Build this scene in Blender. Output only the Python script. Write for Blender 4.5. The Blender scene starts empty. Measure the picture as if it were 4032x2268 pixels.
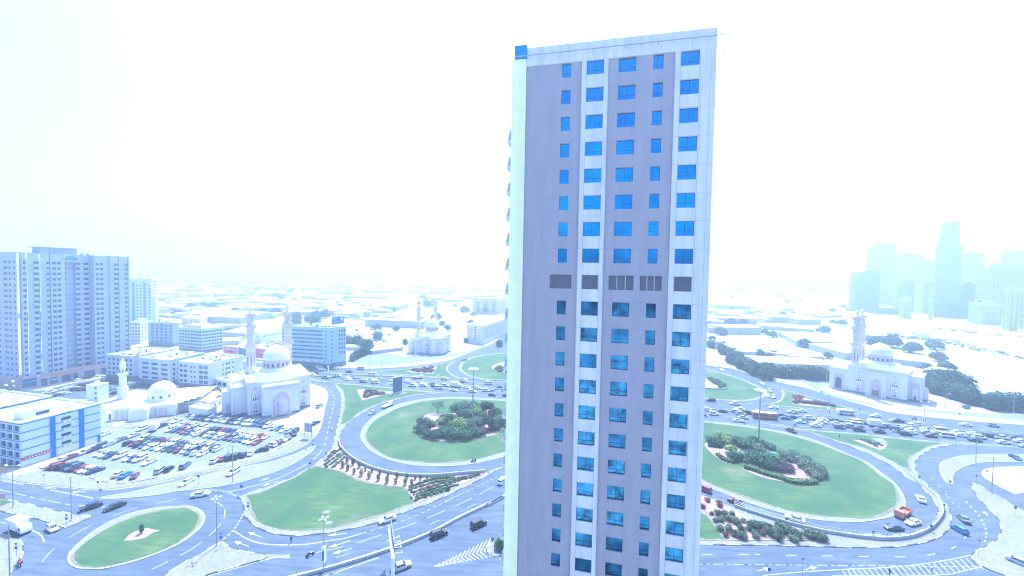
import bpy, math, random
from mathutils import Vector, Matrix
from mathutils.geometry import tessellate_polygon

# ------------------------------------------------------------------ camera, world, sun, exposure
sc = bpy.context.scene
COL = sc.collection
FPX = 1518.0; CAMH = 68.0
PIT = math.atan(51 / FPX); ROLL = math.atan(.018)
cam = bpy.data.cameras.new('camera'); camo = bpy.data.objects.new('camera', cam); COL.objects.link(camo)
cam.sensor_width = 36; cam.lens = 36 * FPX / 4032; cam.clip_start = .5; cam.clip_end = 20000
camo.matrix_world = Matrix.Translation((0, 0, CAMH)) @ Matrix.Rotation(math.pi / 2 - PIT, 4, 'X') @ Matrix.Rotation(ROLL, 4, 'Z')
sc.camera = camo
SUN_EL = math.radians(62); SUN_AZ = math.radians(7.3)      # azimuth measured from +Y towards +X
w = bpy.data.worlds.new("World"); sc.world = w; w.use_nodes = True
nt = w.node_tree; bg = nt.nodes['Background']
sky = nt.nodes.new('ShaderNodeTexSky'); sky.sky_type = 'NISHITA'; sky.sun_disc = False
sky.sun_elevation = SUN_EL; sky.sun_rotation = SUN_AZ; sky.altitude = 0; sky.dust_density = 4.5; sky.air_density = 1.0; sky.ozone_density = 1.5
nt.links.new(sky.outputs[0], bg.inputs[0]); bg.inputs[1].default_value = .15
sl = bpy.data.lights.new('sun', 'SUN'); sl.energy = 4.6; sl.angle = math.radians(.6); sl.color = (1, .965, .9)
slo = bpy.data.objects.new('sun', sl); COL.objects.link(slo); slo.location = (0, 0, 300)
sd = Vector((math.sin(SUN_AZ) * math.cos(SUN_EL), math.cos(SUN_AZ) * math.cos(SUN_EL), math.sin(SUN_EL)))
slo.rotation_euler = sd.to_track_quat('Z', 'Y').to_euler()
vs = sc.view_settings; sc.display_settings.display_device = 'sRGB'
vs.view_transform = 'Standard'; vs.look = 'None'; vs.gamma = 1; vs.exposure = 1.35
vs.use_white_balance = True; vs.white_balance_temperature = 4720; vs.white_balance_tint = 9
HAZE_DENSITY = .00075
cy = sc.cycles; cy.max_bounces = 5; cy.diffuse_bounces = 2; cy.glossy_bounces = 2; cy.transmission_bounces = 3; cy.volume_bounces = 0; cy.transparent_max_bounces = 6
cy.use_denoising = True; cy.pixel_filter_type = 'BLACKMAN_HARRIS'; cy.filter_width = 1.15
random.seed(7)

# ------------------------------------------------------------------ photo pixel -> ray -> ground
def ray(px, py):
    x = (px - 2016) / FPX; y = -(py - 1134) / FPX
    c, s = math.cos(ROLL), math.sin(ROLL); xr = x * c - y * s; yr = x * s + y * c
    cp, sp = math.cos(PIT), math.sin(PIT)
    return Vector((xr, cp + yr * sp, yr * cp - sp))
def G(px, py, z=0.0):
    d = ray(px, py); t = (z - CAMH) / d.z
    return Vector((d.x * t, d.y * t, z))
REG = dict(A=(0,950,3.677), B=(600,1050,3.677), C=(1300,1050,3.677), D=(0,1300,3.677), E=(700,1300,3.677), F=(1300,1400,3.677),
  g=(150,1600,3.677), H=(700,1600,3.677), I=(0,1850,3.677), J=(700,1874,3.677), K=(1300,1874,3.677), L=(2700,850,3.677), M=(3332,850,3.677),
  N=(2700,1150,3.677), O=(3332,1150,3.677), P=(2700,1500,3.677), Q=(3332,1500,3.677), R=(2700,1874,3.677), S=(3332,1874,3.677),
  U=(0,1480,4.6), V=(3550,1700,5.344), X=(0,2000,5.367), Y=(1150,1350,7.354), f=(1300,1680,3.677), W=(0,0,1))
def px(k, a, b): r = REG[k]; return (r[0] + a / r[2], r[1] + b / r[2])
def pxs(*segs):
    out = []
    for k, L in segs: out += [px(k, a, b) for a, b in L]
    return out
def gp(k, a, b, z=0.0): return G(*px(k, a, b), z)
def gl(*segs): return [G(*q) for q in pxs(*segs)]

# ------------------------------------------------------------------ materials
MATS = {}
def mat(name, col, rough=.85, var=0, scale=1.0, metal=0.0, col2=None, spec=.3, bump=0, objrand=0, stretch=None, detail=5):
    if name in MATS: return MATS[name]
    m = bpy.data.materials.new(name); m.use_nodes = True; t = m.node_tree; b = t.nodes['Principled BSDF']
    b.inputs['Roughness'].default_value = rough; b.inputs['Metallic'].default_value = metal
    b.inputs['Specular IOR Level'].default_value = spec
    c = (*col, 1); b.inputs['Base Color'].default_value = c; m.diffuse_color = c
    if var or col2 or bump:
        g = t.nodes.new('ShaderNodeNewGeometry'); n = t.nodes.new('ShaderNodeTexNoise'); n.inputs['Scale'].default_value = scale; n.inputs['Detail'].default_value = detail
        if stretch:
            mp = t.nodes.new('ShaderNodeMapping'); mp.inputs['Scale'].default_value = stretch
            t.links.new(g.outputs['Position'], mp.inputs[0]); t.links.new(mp.outputs[0], n.inputs[0])
        else: t.links.new(g.outputs['Position'], n.inputs[0])
        r = t.nodes.new('ShaderNodeValToRGB'); r.color_ramp.elements[0].position = .32; r.color_ramp.elements[1].position = .68
        a = col; d = col2 or col
        r.color_ramp.elements[0].color = (*[max(0, x * (1 - var)) for x in a], 1); r.color_ramp.elements[1].color = (*[min(1, x * (1 + var)) for x in d], 1)
        t.links.new(n.outputs[0], r.inputs[0]); last = r.outputs[0]
        if objrand:
            oi = t.nodes.new('ShaderNodeObjectInfo'); mr = t.nodes.new('ShaderNodeMapRange'); mr.inputs[3].default_value = 1 - objrand; mr.inputs[4].default_value = 1 + objrand
            hs = t.nodes.new('ShaderNodeHueSaturation'); t.links.new(oi.outputs['Random'], mr.inputs[0]); t.links.new(mr.outputs[0], hs.inputs['Value']); t.links.new(last, hs.inputs['Color']); last = hs.outputs[0]
        t.links.new(last, b.inputs['Base Color'])
        if bump:
            bp = t.nodes.new('ShaderNodeBump'); bp.inputs['Strength'].default_value = bump; bp.inputs['Distance'].default_value = .1
            t.links.new(n.outputs[0], bp.inputs['Height']); t.links.new(bp.outputs[0], b.inputs['Normal'])
    MATS[name] = m; return m
def layered(name, cols, scales, rough=.9, stretch=None, pos=(.35, .65)):
    """base colour mixed from a coarse and a fine noise: worn road, patchy lawn, dusty sand"""
    m = bpy.data.materials.new(name); m.use_nodes = True; t = m.node_tree; b = t.nodes['Principled BSDF']; b.inputs['Roughness'].default_value = rough; b.inputs['Specular IOR Level'].default_value = .15
    g = t.nodes.new('ShaderNodeNewGeometry'); last = None
    for i, s in enumerate(scales):
        n = t.nodes.new('ShaderNodeTexNoise'); n.inputs['Scale'].default_value = s; n.inputs['Detail'].default_value = 6
        mp = t.nodes.new('ShaderNodeMapping'); mp.inputs['Scale'].default_value = stretch if (stretch and i == 1) else (1, 1, 1); mp.inputs['Rotation'].default_value = (0, 0, .5)
        t.links.new(g.outputs['Position'], mp.inputs[0]); t.links.new(mp.outputs[0], n.inputs[0])
        r = t.nodes.new('ShaderNodeValToRGB'); r.color_ramp.elements[0].position, r.color_ramp.elements[1].position = pos
        if i == 0:
            r.color_ramp.elements[0].color = (*cols[0], 1); r.color_ramp.elements[1].color = (*cols[1], 1); t.links.new(n.outputs[0], r.inputs[0]); last = r.outputs[0]
        else:
            mx = t.nodes.new('ShaderNodeMixRGB'); mx.inputs[0].default_value = 0
            r.color_ramp.elements[0].color = (0, 0, 0, 1); r.color_ramp.elements[1].color = ((.95,) * 3 if i == 1 else (.6,) * 3) + (1,)
            if i == 2: r.color_ramp.elements[0].position, r.color_ramp.elements[1].position = .60, .72
            t.links.new(n.outputs[0], r.inputs[0])
            t.links.new(r.outputs[0], mx.inputs[0]); t.links.new(last, mx.inputs[1]); mx.inputs[2].default_value = (*cols[1 + i], 1); last = mx.outputs[0]
    t.links.new(last, b.inputs['Base Color']); MATS[name] = m; return m
M_sand = layered('sand', [(.34, .315, .30), (.47, .435, .41), (.28, .26, .25)], (.02, .35))
M_asph = layered('asphalt', [(.088, .102, .130), (.118, .132, .160), (.070, .082, .108)], (.035, .5), stretch=(.25, 1.6, 1))
M_lot = layered('lot_asphalt', [(.175, .185, .24), (.215, .225, .28), (.15, .16, .205)], (.06, .7))
M_pave = layered('paving', [(.205, .195, .205), (.245, .23, .238), (.165, .155, .165)], (.12, 1.3))
M_kerb = mat('kerb_concrete', (.33, .33, .34), .9, .2, .8)
M_kerbd = mat('kerb_dark_paint', (.05, .05, .055), .8, .2, 2)
M_grass = layered('grass_blades', [(.043, .100, .038), (.098, .148, .043), (.055, .078, .048), (.17, .14, .095)], (.09, .55, .05), stretch=(.35, 1.6, 1), pos=(.38, .72))
M_dry = layered('dry_turf', [(.17, .135, .09), (.26, .205, .15), (.10, .12, .06)], (.4, 2.2))
M_bed = layered('bed_sand', [(.31, .215, .185), (.38, .28, .24), (.21, .145, .125)], (.3, 2))
M_line = mat('road_paint', (.52, .54, .57), .7, .15, 3)
M_liney = mat('yellow_road_paint', (.70, .60, .36), .7, .1, 3)
M_white = mat('white_render', (.70, .71, .72), .85, .05, .3)
M_cream = mat('cream_render', (.62, .60, .58), .85, .06, .3)
M_grey = mat('grey_render', (.40, .42, .46), .85, .07, .3)
M_dgrey = mat('dark_grey_render', (.20, .21, .24), .85, .08, .3)
M_pink = mat('pink_stone', (.56, .49, .49), .85, .06, .5)
M_roof = mat('pale_roof', (.60, .58, .56), .9, .12, .15)
M_glass = mat('window_glass', (.05, .105, .20), .12, .35, .25, spec=.8)
M_dark = mat('dark_recess', (.06, .07, .095), .7, .3, .5)
M_metal = mat('galvanised_metal', (.34, .35, .37), .5, .08, 1, metal=.4)
M_black = mat('black_rubber', (.02, .02, .022), .8)
M_frame = mat('window_frame', (.05, .07, .10), .5)
M_trunk = mat('bark', (.12, .09, .07), .95, .2, 4)
M_leaf = mat('leaf_green', (.032, .078, .030), .8, .4, .8, col2=(.075, .145, .05), objrand=.25)
M_leafd = mat('leaf_dark', (.020, .054, .030), .8, .4, .9, col2=(.046, .098, .046), objrand=.2)
M_leafy = mat('leaf_yellow_green', (.085, .155, .035), .8, .35, 1, col2=(.21, .28, .07), objrand=.15)
M_leafg = mat('leaf_grey_green', (.055, .088, .058), .85, .35, 1, col2=(.125, .165, .10), objrand=.15)
M_leafp = mat('leaf_purple', (.085, .045, .055), .85, .3, 1, col2=(.15, .085, .09), objrand=.2)
M_leafr = mat('leaf_rust', (.15, .045, .04), .85, .3, 1, col2=(.26, .09, .07), objrand=.2)

# ------------------------------------------------------------------ object helpers
def tag(o, label=None, cat=None, group=None, kind=None):
    if label: o['label'] = label
    if cat: o['category'] = cat
    if group: o['group'] = group
    if kind: o['kind'] = kind
    return o
def empty(name, loc, rz=0):
    o = bpy.data.objects.new(name, None); o.location = loc; o.rotation_euler = (0, 0, rz); o.empty_display_size = .5; COL.objects.link(o); return o
def inst(name, me, parent=None, loc=(0, 0, 0), rz=0, sc_=1):
    o = bpy.data.objects.new(name, me); o.location = loc; o.rotation_euler = (0, 0, rz)
    o.scale = (sc_, sc_, sc_) if not isinstance(sc_, (tuple, list)) else sc_
    COL.objects.link(o); o.parent = parent; return o
class MB:
    def __init__(s): s.v = []; s.f = []; s.m = []; s.mi = 0; s.xf = None
    def add(s, vs_, fs):
        b = len(s.v)
        s.v += [tuple(s.xf @ Vector(p)) if s.xf else tuple(p) for p in vs_]
        for f in fs: s.f.append([b + i for i in f]); s.m.append(s.mi)
        return s
    def box(s, x0, x1, y0, y1, z0, z1):
        return s.add([(x0,y0,z0),(x1,y0,z0),(x1,y1,z0),(x0,y1,z0),(x0,y0,z1),(x1,y0,z1),(x1,y1,z1),(x0,y1,z1)],
                     [(0,3,2,1),(4,5,6,7),(0,1,5,4),(1,2,6,5),(2,3,7,6),(3,0,4,7)])
    def frus(s, a, z0, b, z1):   # a, b = (x0,x1,y0,y1)
        return s.add([(a[0],a[2],z0),(a[1],a[2],z0),(a[1],a[3],z0),(a[0],a[3],z0),(b[0],b[2],z1),(b[1],b[2],z1),(b[1],b[3],z1),(b[0],b[3],z1)],
                     [(0,3,2,1),(4,5,6,7),(0,1,5,4),(1,2,6,5),(2,3,7,6),(3,0,4,7)])
    def lathe(s, prof, cx=0, cy=0, n=16, rot=0):
        vs_ = []; fs = []
        for r, z in prof:
            for i in range(n):
                a = rot + 2 * math.pi * i / n; vs_.append((cx + r * math.cos(a), cy + r * math.sin(a), z))
        for k in range(len(prof) - 1):
            for i in range(n):
                j = (i + 1) % n; fs.append((k*n+i, k*n+j, (k+1)*n+j, (k+1)*n+i))
        fs.append(tuple(range(n - 1, -1, -1))); fs.append(tuple((len(prof)-1)*n + i for i in range(n)))
        return s.add(vs_, fs)
    def tube(s, p, q, r, n=6, r2=None):
        p = Vector(p); q = Vector(q); d = (q - p); 
        if d.length < 1e-6: return s
        m = d.to_track_quat('Z', 'Y').to_matrix(); r2 = r if r2 is None else r2
        vs_ = [p + m @ Vector((r*math.cos(2*math.pi*i/n), r*math.sin(2*math.pi*i/n), 0)) for i in range(n)] + [q + m @ Vector((r2*math.cos(2*math.pi*i/n), r2*math.sin(2*math.pi*i/n), 0)) for i in range(n)]
        return s.add(vs_, [(i, (i+1)%n, n+(i+1)%n, n+i) for i in range(n)] + [tuple(range(n-1,-1,-1)), tuple(range(n, 2*n))])
    def prism(s, poly, z0, z1, top=True, bottom=False):
        n = len(poly); P2 = [(p[0], p[1], 0) for p in poly]
        area = sum(P2[i][0]*P2[(i+1)%n][1] - P2[(i+1)%n][0]*P2[i][1] for i in range(n))
        if area < 0: P2 = P2[::-1]
        vs_ = [(p[0], p[1], z0) for p in P2] + [(p[0], p[1], z1) for p in P2]
        fs = [(i, (i+1)%n, n+(i+1)%n, n+i) for i in range(n)] if z1 > z0 else []
        tri = tessellate_polygon([[Vector(p) for p in P2]])
        for t in tri:
            a, b_, c = [Vector(P2[k]) for k in t]
            t = t if (b_ - a).cross(c - a).z > 0 else t[::-1]
            if top: fs.append(tuple(n + k for k in t))
            if bottom: fs.append(tuple(reversed(t)))
        return s.add(vs_, fs)
    def loft(s, secs, cap=True):
        n = len(secs[0]); vs_ = [p for q in secs for p in q]; fs = []
        for k in range(len(secs) - 1):
            for i in range(n):
                j = (i + 1) % n; fs.append((k*n+i, k*n+j, (k+1)*n+j, (k+1)*n+i))
        if cap: fs.append(tuple(range(n-1, -1, -1))); fs.append(tuple((len(secs)-1)*n + i for i in range(n)))
        return s.add(vs_, fs)
    def mesh(s, name, mats, smooth=False):
        me = bpy.data.meshes.new(name); me.from_pydata(s.v, [], s.f)
        for m in (mats if isinstance(mats, (list, tuple)) else [mats]): me.materials.append(m)
        me.polygons.foreach_set('material_index', s.m)
        if smooth: me.polygons.foreach_set('use_smooth', [True] * len(s.f))
        me.update(); return me
    def build(s, name, mats, parent=None, loc=(0, 0, 0), rz=0, smooth=False): return inst(name, s.mesh(name, mats, smooth), parent, loc, rz)
def catmull(P, closed=True, step=2.0, sharp=()):
    """smooth a polyline of world points"""
    out = []; n = len(P)
    for i in range(n if closed else n - 1):
        p1, p2 = P[i], P[(i+1) % n]
        p0 = P[(i-1) % n] if (closed or i > 0) else p1; p3 = P[(i+2) % n] if (closed or i + 2 < n) else p2
        def tang(a, b_, c):
            d1 = (b_ - a); d2 = (c - b_)
            if d1.length < 1e-6 or d2.length < 1e-6: return (c - a) * .5
            if d1.normalized().dot(d2.normalized()) < .55: return None
            return (c - a) / (d1.length + d2.length)
        L = (p2 - p1).length; k = max(1, int(L / step))
        t1 = tang(p0, p1, p2); t2 = tang(p1, p2, p3); u = (p2 - p1) / max(L, 1e-6)
        t1 = (u if t1 is None else t1) * L; t2 = (u if t2 is None else t2) * L
        for j in range(k):
            t = j / k; h = (2*t**3 - 3*t**2 + 1, t**3 - 2*t**2 + t, -2*t**3 + 3*t**2, t**3 - t**2)
            out.append(p1 * h[0] + t1 * h[1] + p2 * h[2] + t2 * h[3])
    if not closed: out.append(P[-1])
    return out
def inset(P, d):
    n = len(P); a = sum(P[i].x*P[(i+1)%n].y - P[(i+1)%n].x*P[i].y for i in range(n)); s = 1 if a > 0 else -1; out = []
    for i in range(n):
        e1 = (P[i] - P[i-1]); e2 = (P[(i+1)%n] - P[i]); t = (e1.normalized() + e2.normalized())
        if t.length < 1e-4: t = e2
        t.normalize(); out.append(Vector((P[i].x - s*t.y*d, P[i].y + s*t.x*d, 0)))
    return out
def resample(P, step):
    out = [P[0]]; acc = 0
    for a, b_ in zip(P, P[1:]):
        L = (b_ - a).length; t = step - acc
        while t <= L: out.append(a + (b_ - a) * (t / L)); t += step
        acc = (acc + L) % step if L > 0 else acc
    return out
def at_len(P, s):
    for a, b_ in zip(P, P[1:]):
        L = (b_ - a).length
        if s <= L: return a + (b_ - a) * (s / max(L, 1e-9))
        s -= L
    return P[-1].copy()
def plen(P): return sum((b_ - a).length for a, b_ in zip(P, P[1:]))
NUM = 'zeroth first second third fourth fifth sixth seventh eighth ninth tenth eleventh twelfth thirteenth fourteenth fifteenth sixteenth seventeenth eighteenth nineteenth'.split()
def ordn(n):
    if n < 20: return NUM[n]
    T = {2: 'twenty', 3: 'thirty', 4: 'forty', 5: 'fifty', 6: 'sixty', 7: 'seventy', 8: 'eighty', 9: 'ninety'}
    if n >= 100: return 'hundred and ' + ordn(n - 100) if n > 100 else 'hundredth'
    return (T[n // 10][:-1] + 'ieth') if n % 10 == 0 else T[n // 10] + '-' + NUM[n % 10]

# ------------------------------------------------------------------ ground, road sheets, islands
Z_ROAD, Z_MARK, Z_ISL, Z_GRASS, Z_BED = .012, .022, .14, .150, .158
g_ = MB(); N_ = 24
g_.add([(-9000, -600, 0), (9000, -600, 0), (9000, 9000, 0), (-9000, 9000, 0)], [(0, 1, 2, 3)])
tag(g_.build('ground', M_sand), kind='structure')
def sheet(name, P, z, m, kind='structure', smooth_=True, label=None, cat=None, step=2.0):
    P = catmull(P, True, step) if smooth_ else P
    o = MB().prism(P, z, z).build(name, m); tag(o, label, cat, kind=kind); return P
road_px = pxs(('W', [(-700, 2900), (-700, 1765)]), ('I', [(0,130),(300,185),(700,235),(1100,275),(1350,297),(1600,290),(2100,225),(2574,125)]),
  ('H', [(200,995),(700,900),(1100,820),(1500,710),(1800,590),(1950,480),(2040,370),(2100,200),(2140,0)]), ('E', [(2175,980),(2170,900),(2100,830),(1980,790),(1900,765),(1500,690),(1100,640),(0,560),(-2000,420),
  (-2000,330),(0,400),(1200,470)]), ('Y', [(0,640),(1230,708),(2000,738)]), ('F', [(300,190),(640,185),(1200,150),(1700,72)]), ('C', [(1900,1290),(2330,1120),(2574,960)]),
  ('W', [(2100,1290),(2300,1330),(2600,1410)]), ('N', [(290,1065),(600,1105),(900,1180),(1050,1225),(1300,1290),(1550,1350)]), ('P', [(1700,90),(2000,180),(2324,280),(2574,345)]),
  ('Q', [(600,445),(1000,500),(1500,550),(2000,595),(2574,640)]), ('W', [(4700,1755),(4700,2900)]))
sheet('road', [G(*p) for p in road_px], Z_ROAD, M_asph)
# parking ground by the two mosques, side streets
sheet('car_park', gl(('g', [(20,918),(260,815),(600,690),(880,525),(860,350),(700,150),(500,-100),(900,-50),(1120,335),(1350,310),(1900,190),(2180,90)]), ('H', [(700,100),(1200,190),(1400,250),(1700,325),(1850,395),(1500,555),(1190,725),(800,805),(300,890),(0,950)]), ('g', [(1600,1020),(1190,1085),(600,985)])), .008, M_lot, smooth_=False)
sheet('car_park', gl(('D', [(-100,900),(620,870),(1050,770),(1500,690),(1900,640),(2300,700),(2574,740),(2574,860),(2000,840),(1560,1000),(1000,1000),(300,1000)])), .008, M_asph, smooth_=False)
sheet('car_park', gl(('E', [(-60,780),(480,860),(680,880),(640,930),(300,960),(-100,900)])), .0085, M_asph, smooth_=False)
sheet('service_road', gl(('N', [(1250,1260),(1420,1225),(1700,1225),(2100,1270),(2060,1340)]), ('Q', [(-400,120),(0,240),(300,310),(650,390),(1000,405),(1500,440),(2000,470),(2700,500),(2700,590),(2000,530),(1500,485),(1000,430),(500,375),(0,275),(-300,200)]), ('P', [(1700,30),(1400,-40)])), .006, M_lot)
sheet('service_road', gl(('C', [(640,1449),(300,1380),(160,1360),(600,1270),(700,1250),(1100,1290),(1500,1270),(1900,1240),(2300,1110),(2150,1200),(1600,1330),(1100,1400)])), .006, M_lot)

PALE = []
def island(name_px, grass=None, beds=(), ins=None, two_tone=False, h=Z_ISL, paved=M_pave):
    P = catmull(name_px, True, 1.6)
    o = MB(); o.prism(P, 0, h); 
    n = len(P)
    for i, f in enumerate(o.f):     # side faces = kerb
        o.m[i] = 1 if i < n else 0
    if two_tone:
        for i in range(n): o.m[i] = 2 if (i // 2) % 2 else 1
    ob = o.build('pavement', [paved, M_kerb, M_kerbd]); tag(ob, kind='structure')
    kb = MB(); Q = inset(P, .28)       # raised kerb stones round the rim
    for i in range(n):
        j = (i + 1) % n; kb.mi = 1 if (two_tone and (i // 2) % 2) else 0
        a, b_, c, d = P[i], P[j], Q[j], Q[i]
        kb.add([(a.x, a.y, h + .012), (b_.x, b_.y, h + .012), (c.x, c.y, h + .012), (d.x, d.y, h + .012)], [(0, 1, 2, 3)])
    tag(kb.build('kerb', [M_kerb, M_kerbd]), kind='structure')
    gs = []
    if ins is not None: gs.append(inset(P, ins))
    for g0 in (grass or []): gs.append(catmull(g0, True, 1.6))
    for g0 in gs:
        tag(MB().prism(g0, h + .004, h + .05).build('grass', M_grass), kind='structure')
        rnd_ = random.Random(len(g0)); n_ = len(g0); ph = [rnd_.uniform(0, 6.28) for _ in range(3)]; wv = [max(.05, .42 + .3*math.sin(i*.23 + ph[0]) + .22*math.sin(i*.61 + ph[1]) + .15*rnd_.uniform(-1, 1)) for i in range(n_)]; em = MB()
        I1 = inset(g0, 1.0); Q1 = [g0[i].lerp(I1[i], wv[i]) for i in range(n_)]
        for i in range(n_):
            j = (i + 1) % n_; em.add([(*g0[i][:2], h + .054), (*g0[j][:2], h + .054), (*Q1[j][:2], h + .054), (*Q1[i][:2], h + .054)], [(0, 1, 2, 3)])
        tag(em.build('worn_turf_edge', M_dry), kind='structure')
    for b0 in beds:
        tag(MB().prism(catmull(b0, True, 1.2), h + .05, h + .09).build('planting_bed', M_bed), kind='structure')
    return P
isl_A = island(gl(('F', [(75,425),(130,402),(500,432),(870,470),(1300,512),(1560,535),(1645,545),(1250,580),(900,655),(650,740),(430,860),(280,960),(170,1090),(128,1200),(130,1300)]),
  ('f', [(150,305),(200,390),(280,460),(400,530),(560,590),(800,660),(1100,705),(1400,710),(1700,697),(2000,676),(2250,652),(2310,680),(2250,730),(2050,830),(1800,950),(1500,1090),(1200,1200),(950,1290),(700,1390)]),
  ('K', [(300,770),(0,825)]), ('J', [(1900,860),(1700,875),(1450,855),(1200,780),(1060,690),(980,600),(953,520),(948,420),(915,350),(860,302)]),
  ('H', [(1000,1265),(1300,1160),(1550,1070),(1800,950),(2000,830),(2150,700),(2206,640),(2266,465)]), ('F', [(95,1050),(140,850),(160,650),(145,560),(100,490)])),
  grass=[gl(('F', [(85,425),(140,408),(500,442),(870,480),(1300,522),(1540,545),(1250,568),(900,640),(600,745),(400,850),(240,980),(150,998),(175,850),(205,640),(190,530),(130,460)])),
    gl(('J', [(985,290),(1200,240),(1500,115),(1700,25)]), ('H', [(1900,900),(2020,865),(2150,890),(2350,940),(2574,1040)]), ('f', [(520,815),(850,872),(1060,890),(1150,970),(1210,1060),(1220,1110),(1050,1170),(850,1260)]),
       ('K', [(600,620),(300,700),(0,768)]), ('J', [(2000,790),(1700,805),(1450,770),(1200,690),(1080,590),(1030,470),(1020,400),(1000,330)]))],
  beds=[gl(('F', [(385,490),(600,500),(790,520),(860,545),(660,605),(460,655),(420,580)])),
    gl(('f', [(40,315),(130,300),(200,430),(330,530),(560,620),(900,700),(1200,745),(1500,745),(1800,725),(2230,675),(2180,720),(1800,890),(1500,1020),(1260,1115),(1190,1040),(1120,930),(1060,885),(850,865),(520,808),(300,720),(150,650),(0,610),(-160,580)]))], two_tone=True)
isl_loopL = island(gl(('F', [(438,1180),(470,1060),(560,950),(700,840),(950,720),(1300,640),(1700,605),(2100,612),(2574,645)]), ('W', [(2150,1590),(2300,1620),(2350,1660),(2280,1710),(2150,1755)]), ('f', [(2500,445),(2100,535),(1800,570),(1500,578),(1200,560),(900,500),(700,420),(560,330),(480,240)])),
  grass=[gl(('F', [(510,1180),(530,1080),(640,950),(800,850),(1050,740),(1350,665),(1700,630),(2100,635),(2574,665)]), ('W', [(2140,1596),(2270,1620),(2310,1655),(2250,1695),(2120,1745)]), ('f', [(2500,375),(2310,430),(2000,500),(1600,535),(1300,520),(1000,480),(800,420),(640,330),(540,230)]))],
  beds=[gl(('F', [(1240,1080),(1230,1000),(1300,920),(1420,850),(1560,840),(1720,870),(1740,820),(1850,800),(2200,780),(2430,800),(2440,880),(2540,950),(2500,1080),(2400,1150),(2200,1190),(2100,1230),(1800,1250),(1500,1230),(1330,1180)]))])
isl_loopR = island(gl(('W', [(2720,1655),(2680,1700),(2660,1790),(2700,1860)]), ('R', [(230,115),(500,235),(900,390),(1250,500),(1600,590),(2000,650),(2400,675)]), ('S', [(250,668),(450,640),(640,600),(790,530),(850,470),(860,390),(830,290),(760,170),(650,60)]),
  ('Q', [(520,1340),(300,1180),(0,1050)]), ('P', [(1900,870),(1500,760),(1200,700),(800,640),(260,585)])),
  grass=[gl(('R', [(235,60),(500,185),(900,330),(1250,440),(1600,530),(2000,590),(2300,605)]), ('S', [(250,622),(450,600),(620,540),(730,450),(770,340),(740,220),(640,90)]), ('Q', [(480,1370),(400,1290),(200,1150),(0,1070)]), ('P', [(1900,900),(1500,790),(1200,725),(800,665),(262,602)]), ('W', [(2730,1665),(2700,1710),(2680,1790),(2715,1860)]))],
  beds=[gl(('P', [(275,930),(320,890),(480,860),(700,840),(950,830),(1060,890),(1280,970),(1290,1010),(1180,1030),(1000,1010),(800,1000),(760,1050),(800,1150),(660,1210),(540,1180),(430,1100),(340,1020)])),
        gl(('P', [(840,1080),(1000,1060),(1280,1140),(1500,1260),(1700,1330),(1900,1440),(1750,1500),(1500,1480),(1100,1400),(820,1280),(900,1200)])), gl(('P', [(1390,1100),(1450,1050),(1700,1110),(1950,1260),(2020,1380),(2010,1450),(1900,1440),(1700,1330),(1500,1230)]))])
isl_B = island(gl(('P', [(1530,690),(1640,688),(2000,728),(2574,772)]), ('Q', [(700,825),(1330,885),(1460,905),(1560,930),(1300,970),(1150,1040),(1030,1130),(1000,1200),(1010,1280),(1060,1400)]),
  ('S', [(1150,100),(1270,220),(1370,310),(1440,400),(1510,520),(1530,620),(1520,720),(1440,830),(1300,920),(1050,990),(700,1035),(300,1045)]), ('R', [(2300,1040),(2000,1030),(1500,1020),(1000,1010),(190,1000)]), ('W', [(2640,2140),(2640,1940)]),
  ('R', [(215,262),(400,330),(560,400),(720,452),(900,505),(1400,650),(1900,765),(2300,820)]), ('S', [(250,835),(500,850),(750,848),(950,820),(1150,750),(1270,680),(1320,600),(1330,530),(1300,430),(1240,330),(1130,210),(1000,90)]),
  ('Q', [(860,1400),(780,1330),(700,1260),(500,1150),(250,1030),(0,930)]), ('P', [(2000,820),(1700,730)])),
  grass=[gl(('P', [(1590,699),(1650,700),(2000,740),(2574,788)]), ('Q', [(700,840),(1300,890),(1430,905),(1250,940),(1080,1010),(950,1110),(925,1200),(945,1310),(850,1290),(700,1190),(500,1080),(250,970),(0,905)]), ('P', [(2000,805),(1750,735)])),
    gl(('R', [(205,520),(330,590),(430,720),(540,870),(575,940),(195,940)]), ('W', [(2690,2120),(2690,2010)]))],
  beds=[gl(('R', [(220,300),(420,380),(560,460),(800,560),(1000,660),(1500,760),(1900,850),(2020,890),(2040,945),(600,945),(550,860),(440,700),(340,565),(215,480)])), gl(('Q', [(90,858),(330,880),(600,920),(560,980),(490,1008),(300,940)]))], two_tone=True)
isl_C1 = island(gl(('F', [(570,237),(1200,185),(1500,138),(1830,72),(1720,150),(1703,210),(1750,262),(1850,320),(1990,372),(1870,345),(1200,290)])), ins=.9, beds=[gl(('F', [(1090,235),(1300,195),(1550,160),(1490,270),(1300,258)]))])
isl_C2 = island(gl(('F', [(1870,190),(1900,110),(2000,50),(2150,10),(2350,-20),(2574,-35)]), ('W', [(2150,1385),(2500,1405)]), ('N', [(290,1110),(500,1165),(800,1260),(1000,1345),(1130,1410)]), ('P', [(1175,165),(1140,225),(1000,275),(800,295),(600,287),(275,262)]), ('W', [(2600,1560),(2200,1520)]), ('F', [(2574,385),(2250,350),(2050,310),(1920,250)])), ins=1.6,
  beds=[gl(('N', [(200,1350),(300,1250),(400,1235),(560,1340),(450,1400),(260,1410)])), gl(('F', [(2340,170),(2450,110),(2700,60),(2700,280),(2420,230)]))])
isl_C3 = island(gl(('P', [(1380,112),(1700,205),(2000,290),(2324,380)]), ('Q', [(300,460),(570,495)]), ('P', [(2574,470),(2000,425),(1500,380),(1090,345),(1200,338),(1350,290),(1400,220)])), ins=.8, beds=[gl(('P', [(1560,230),(1680,240),(1900,300),(2150,380),(1900,378),(1540,340)]))])
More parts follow.
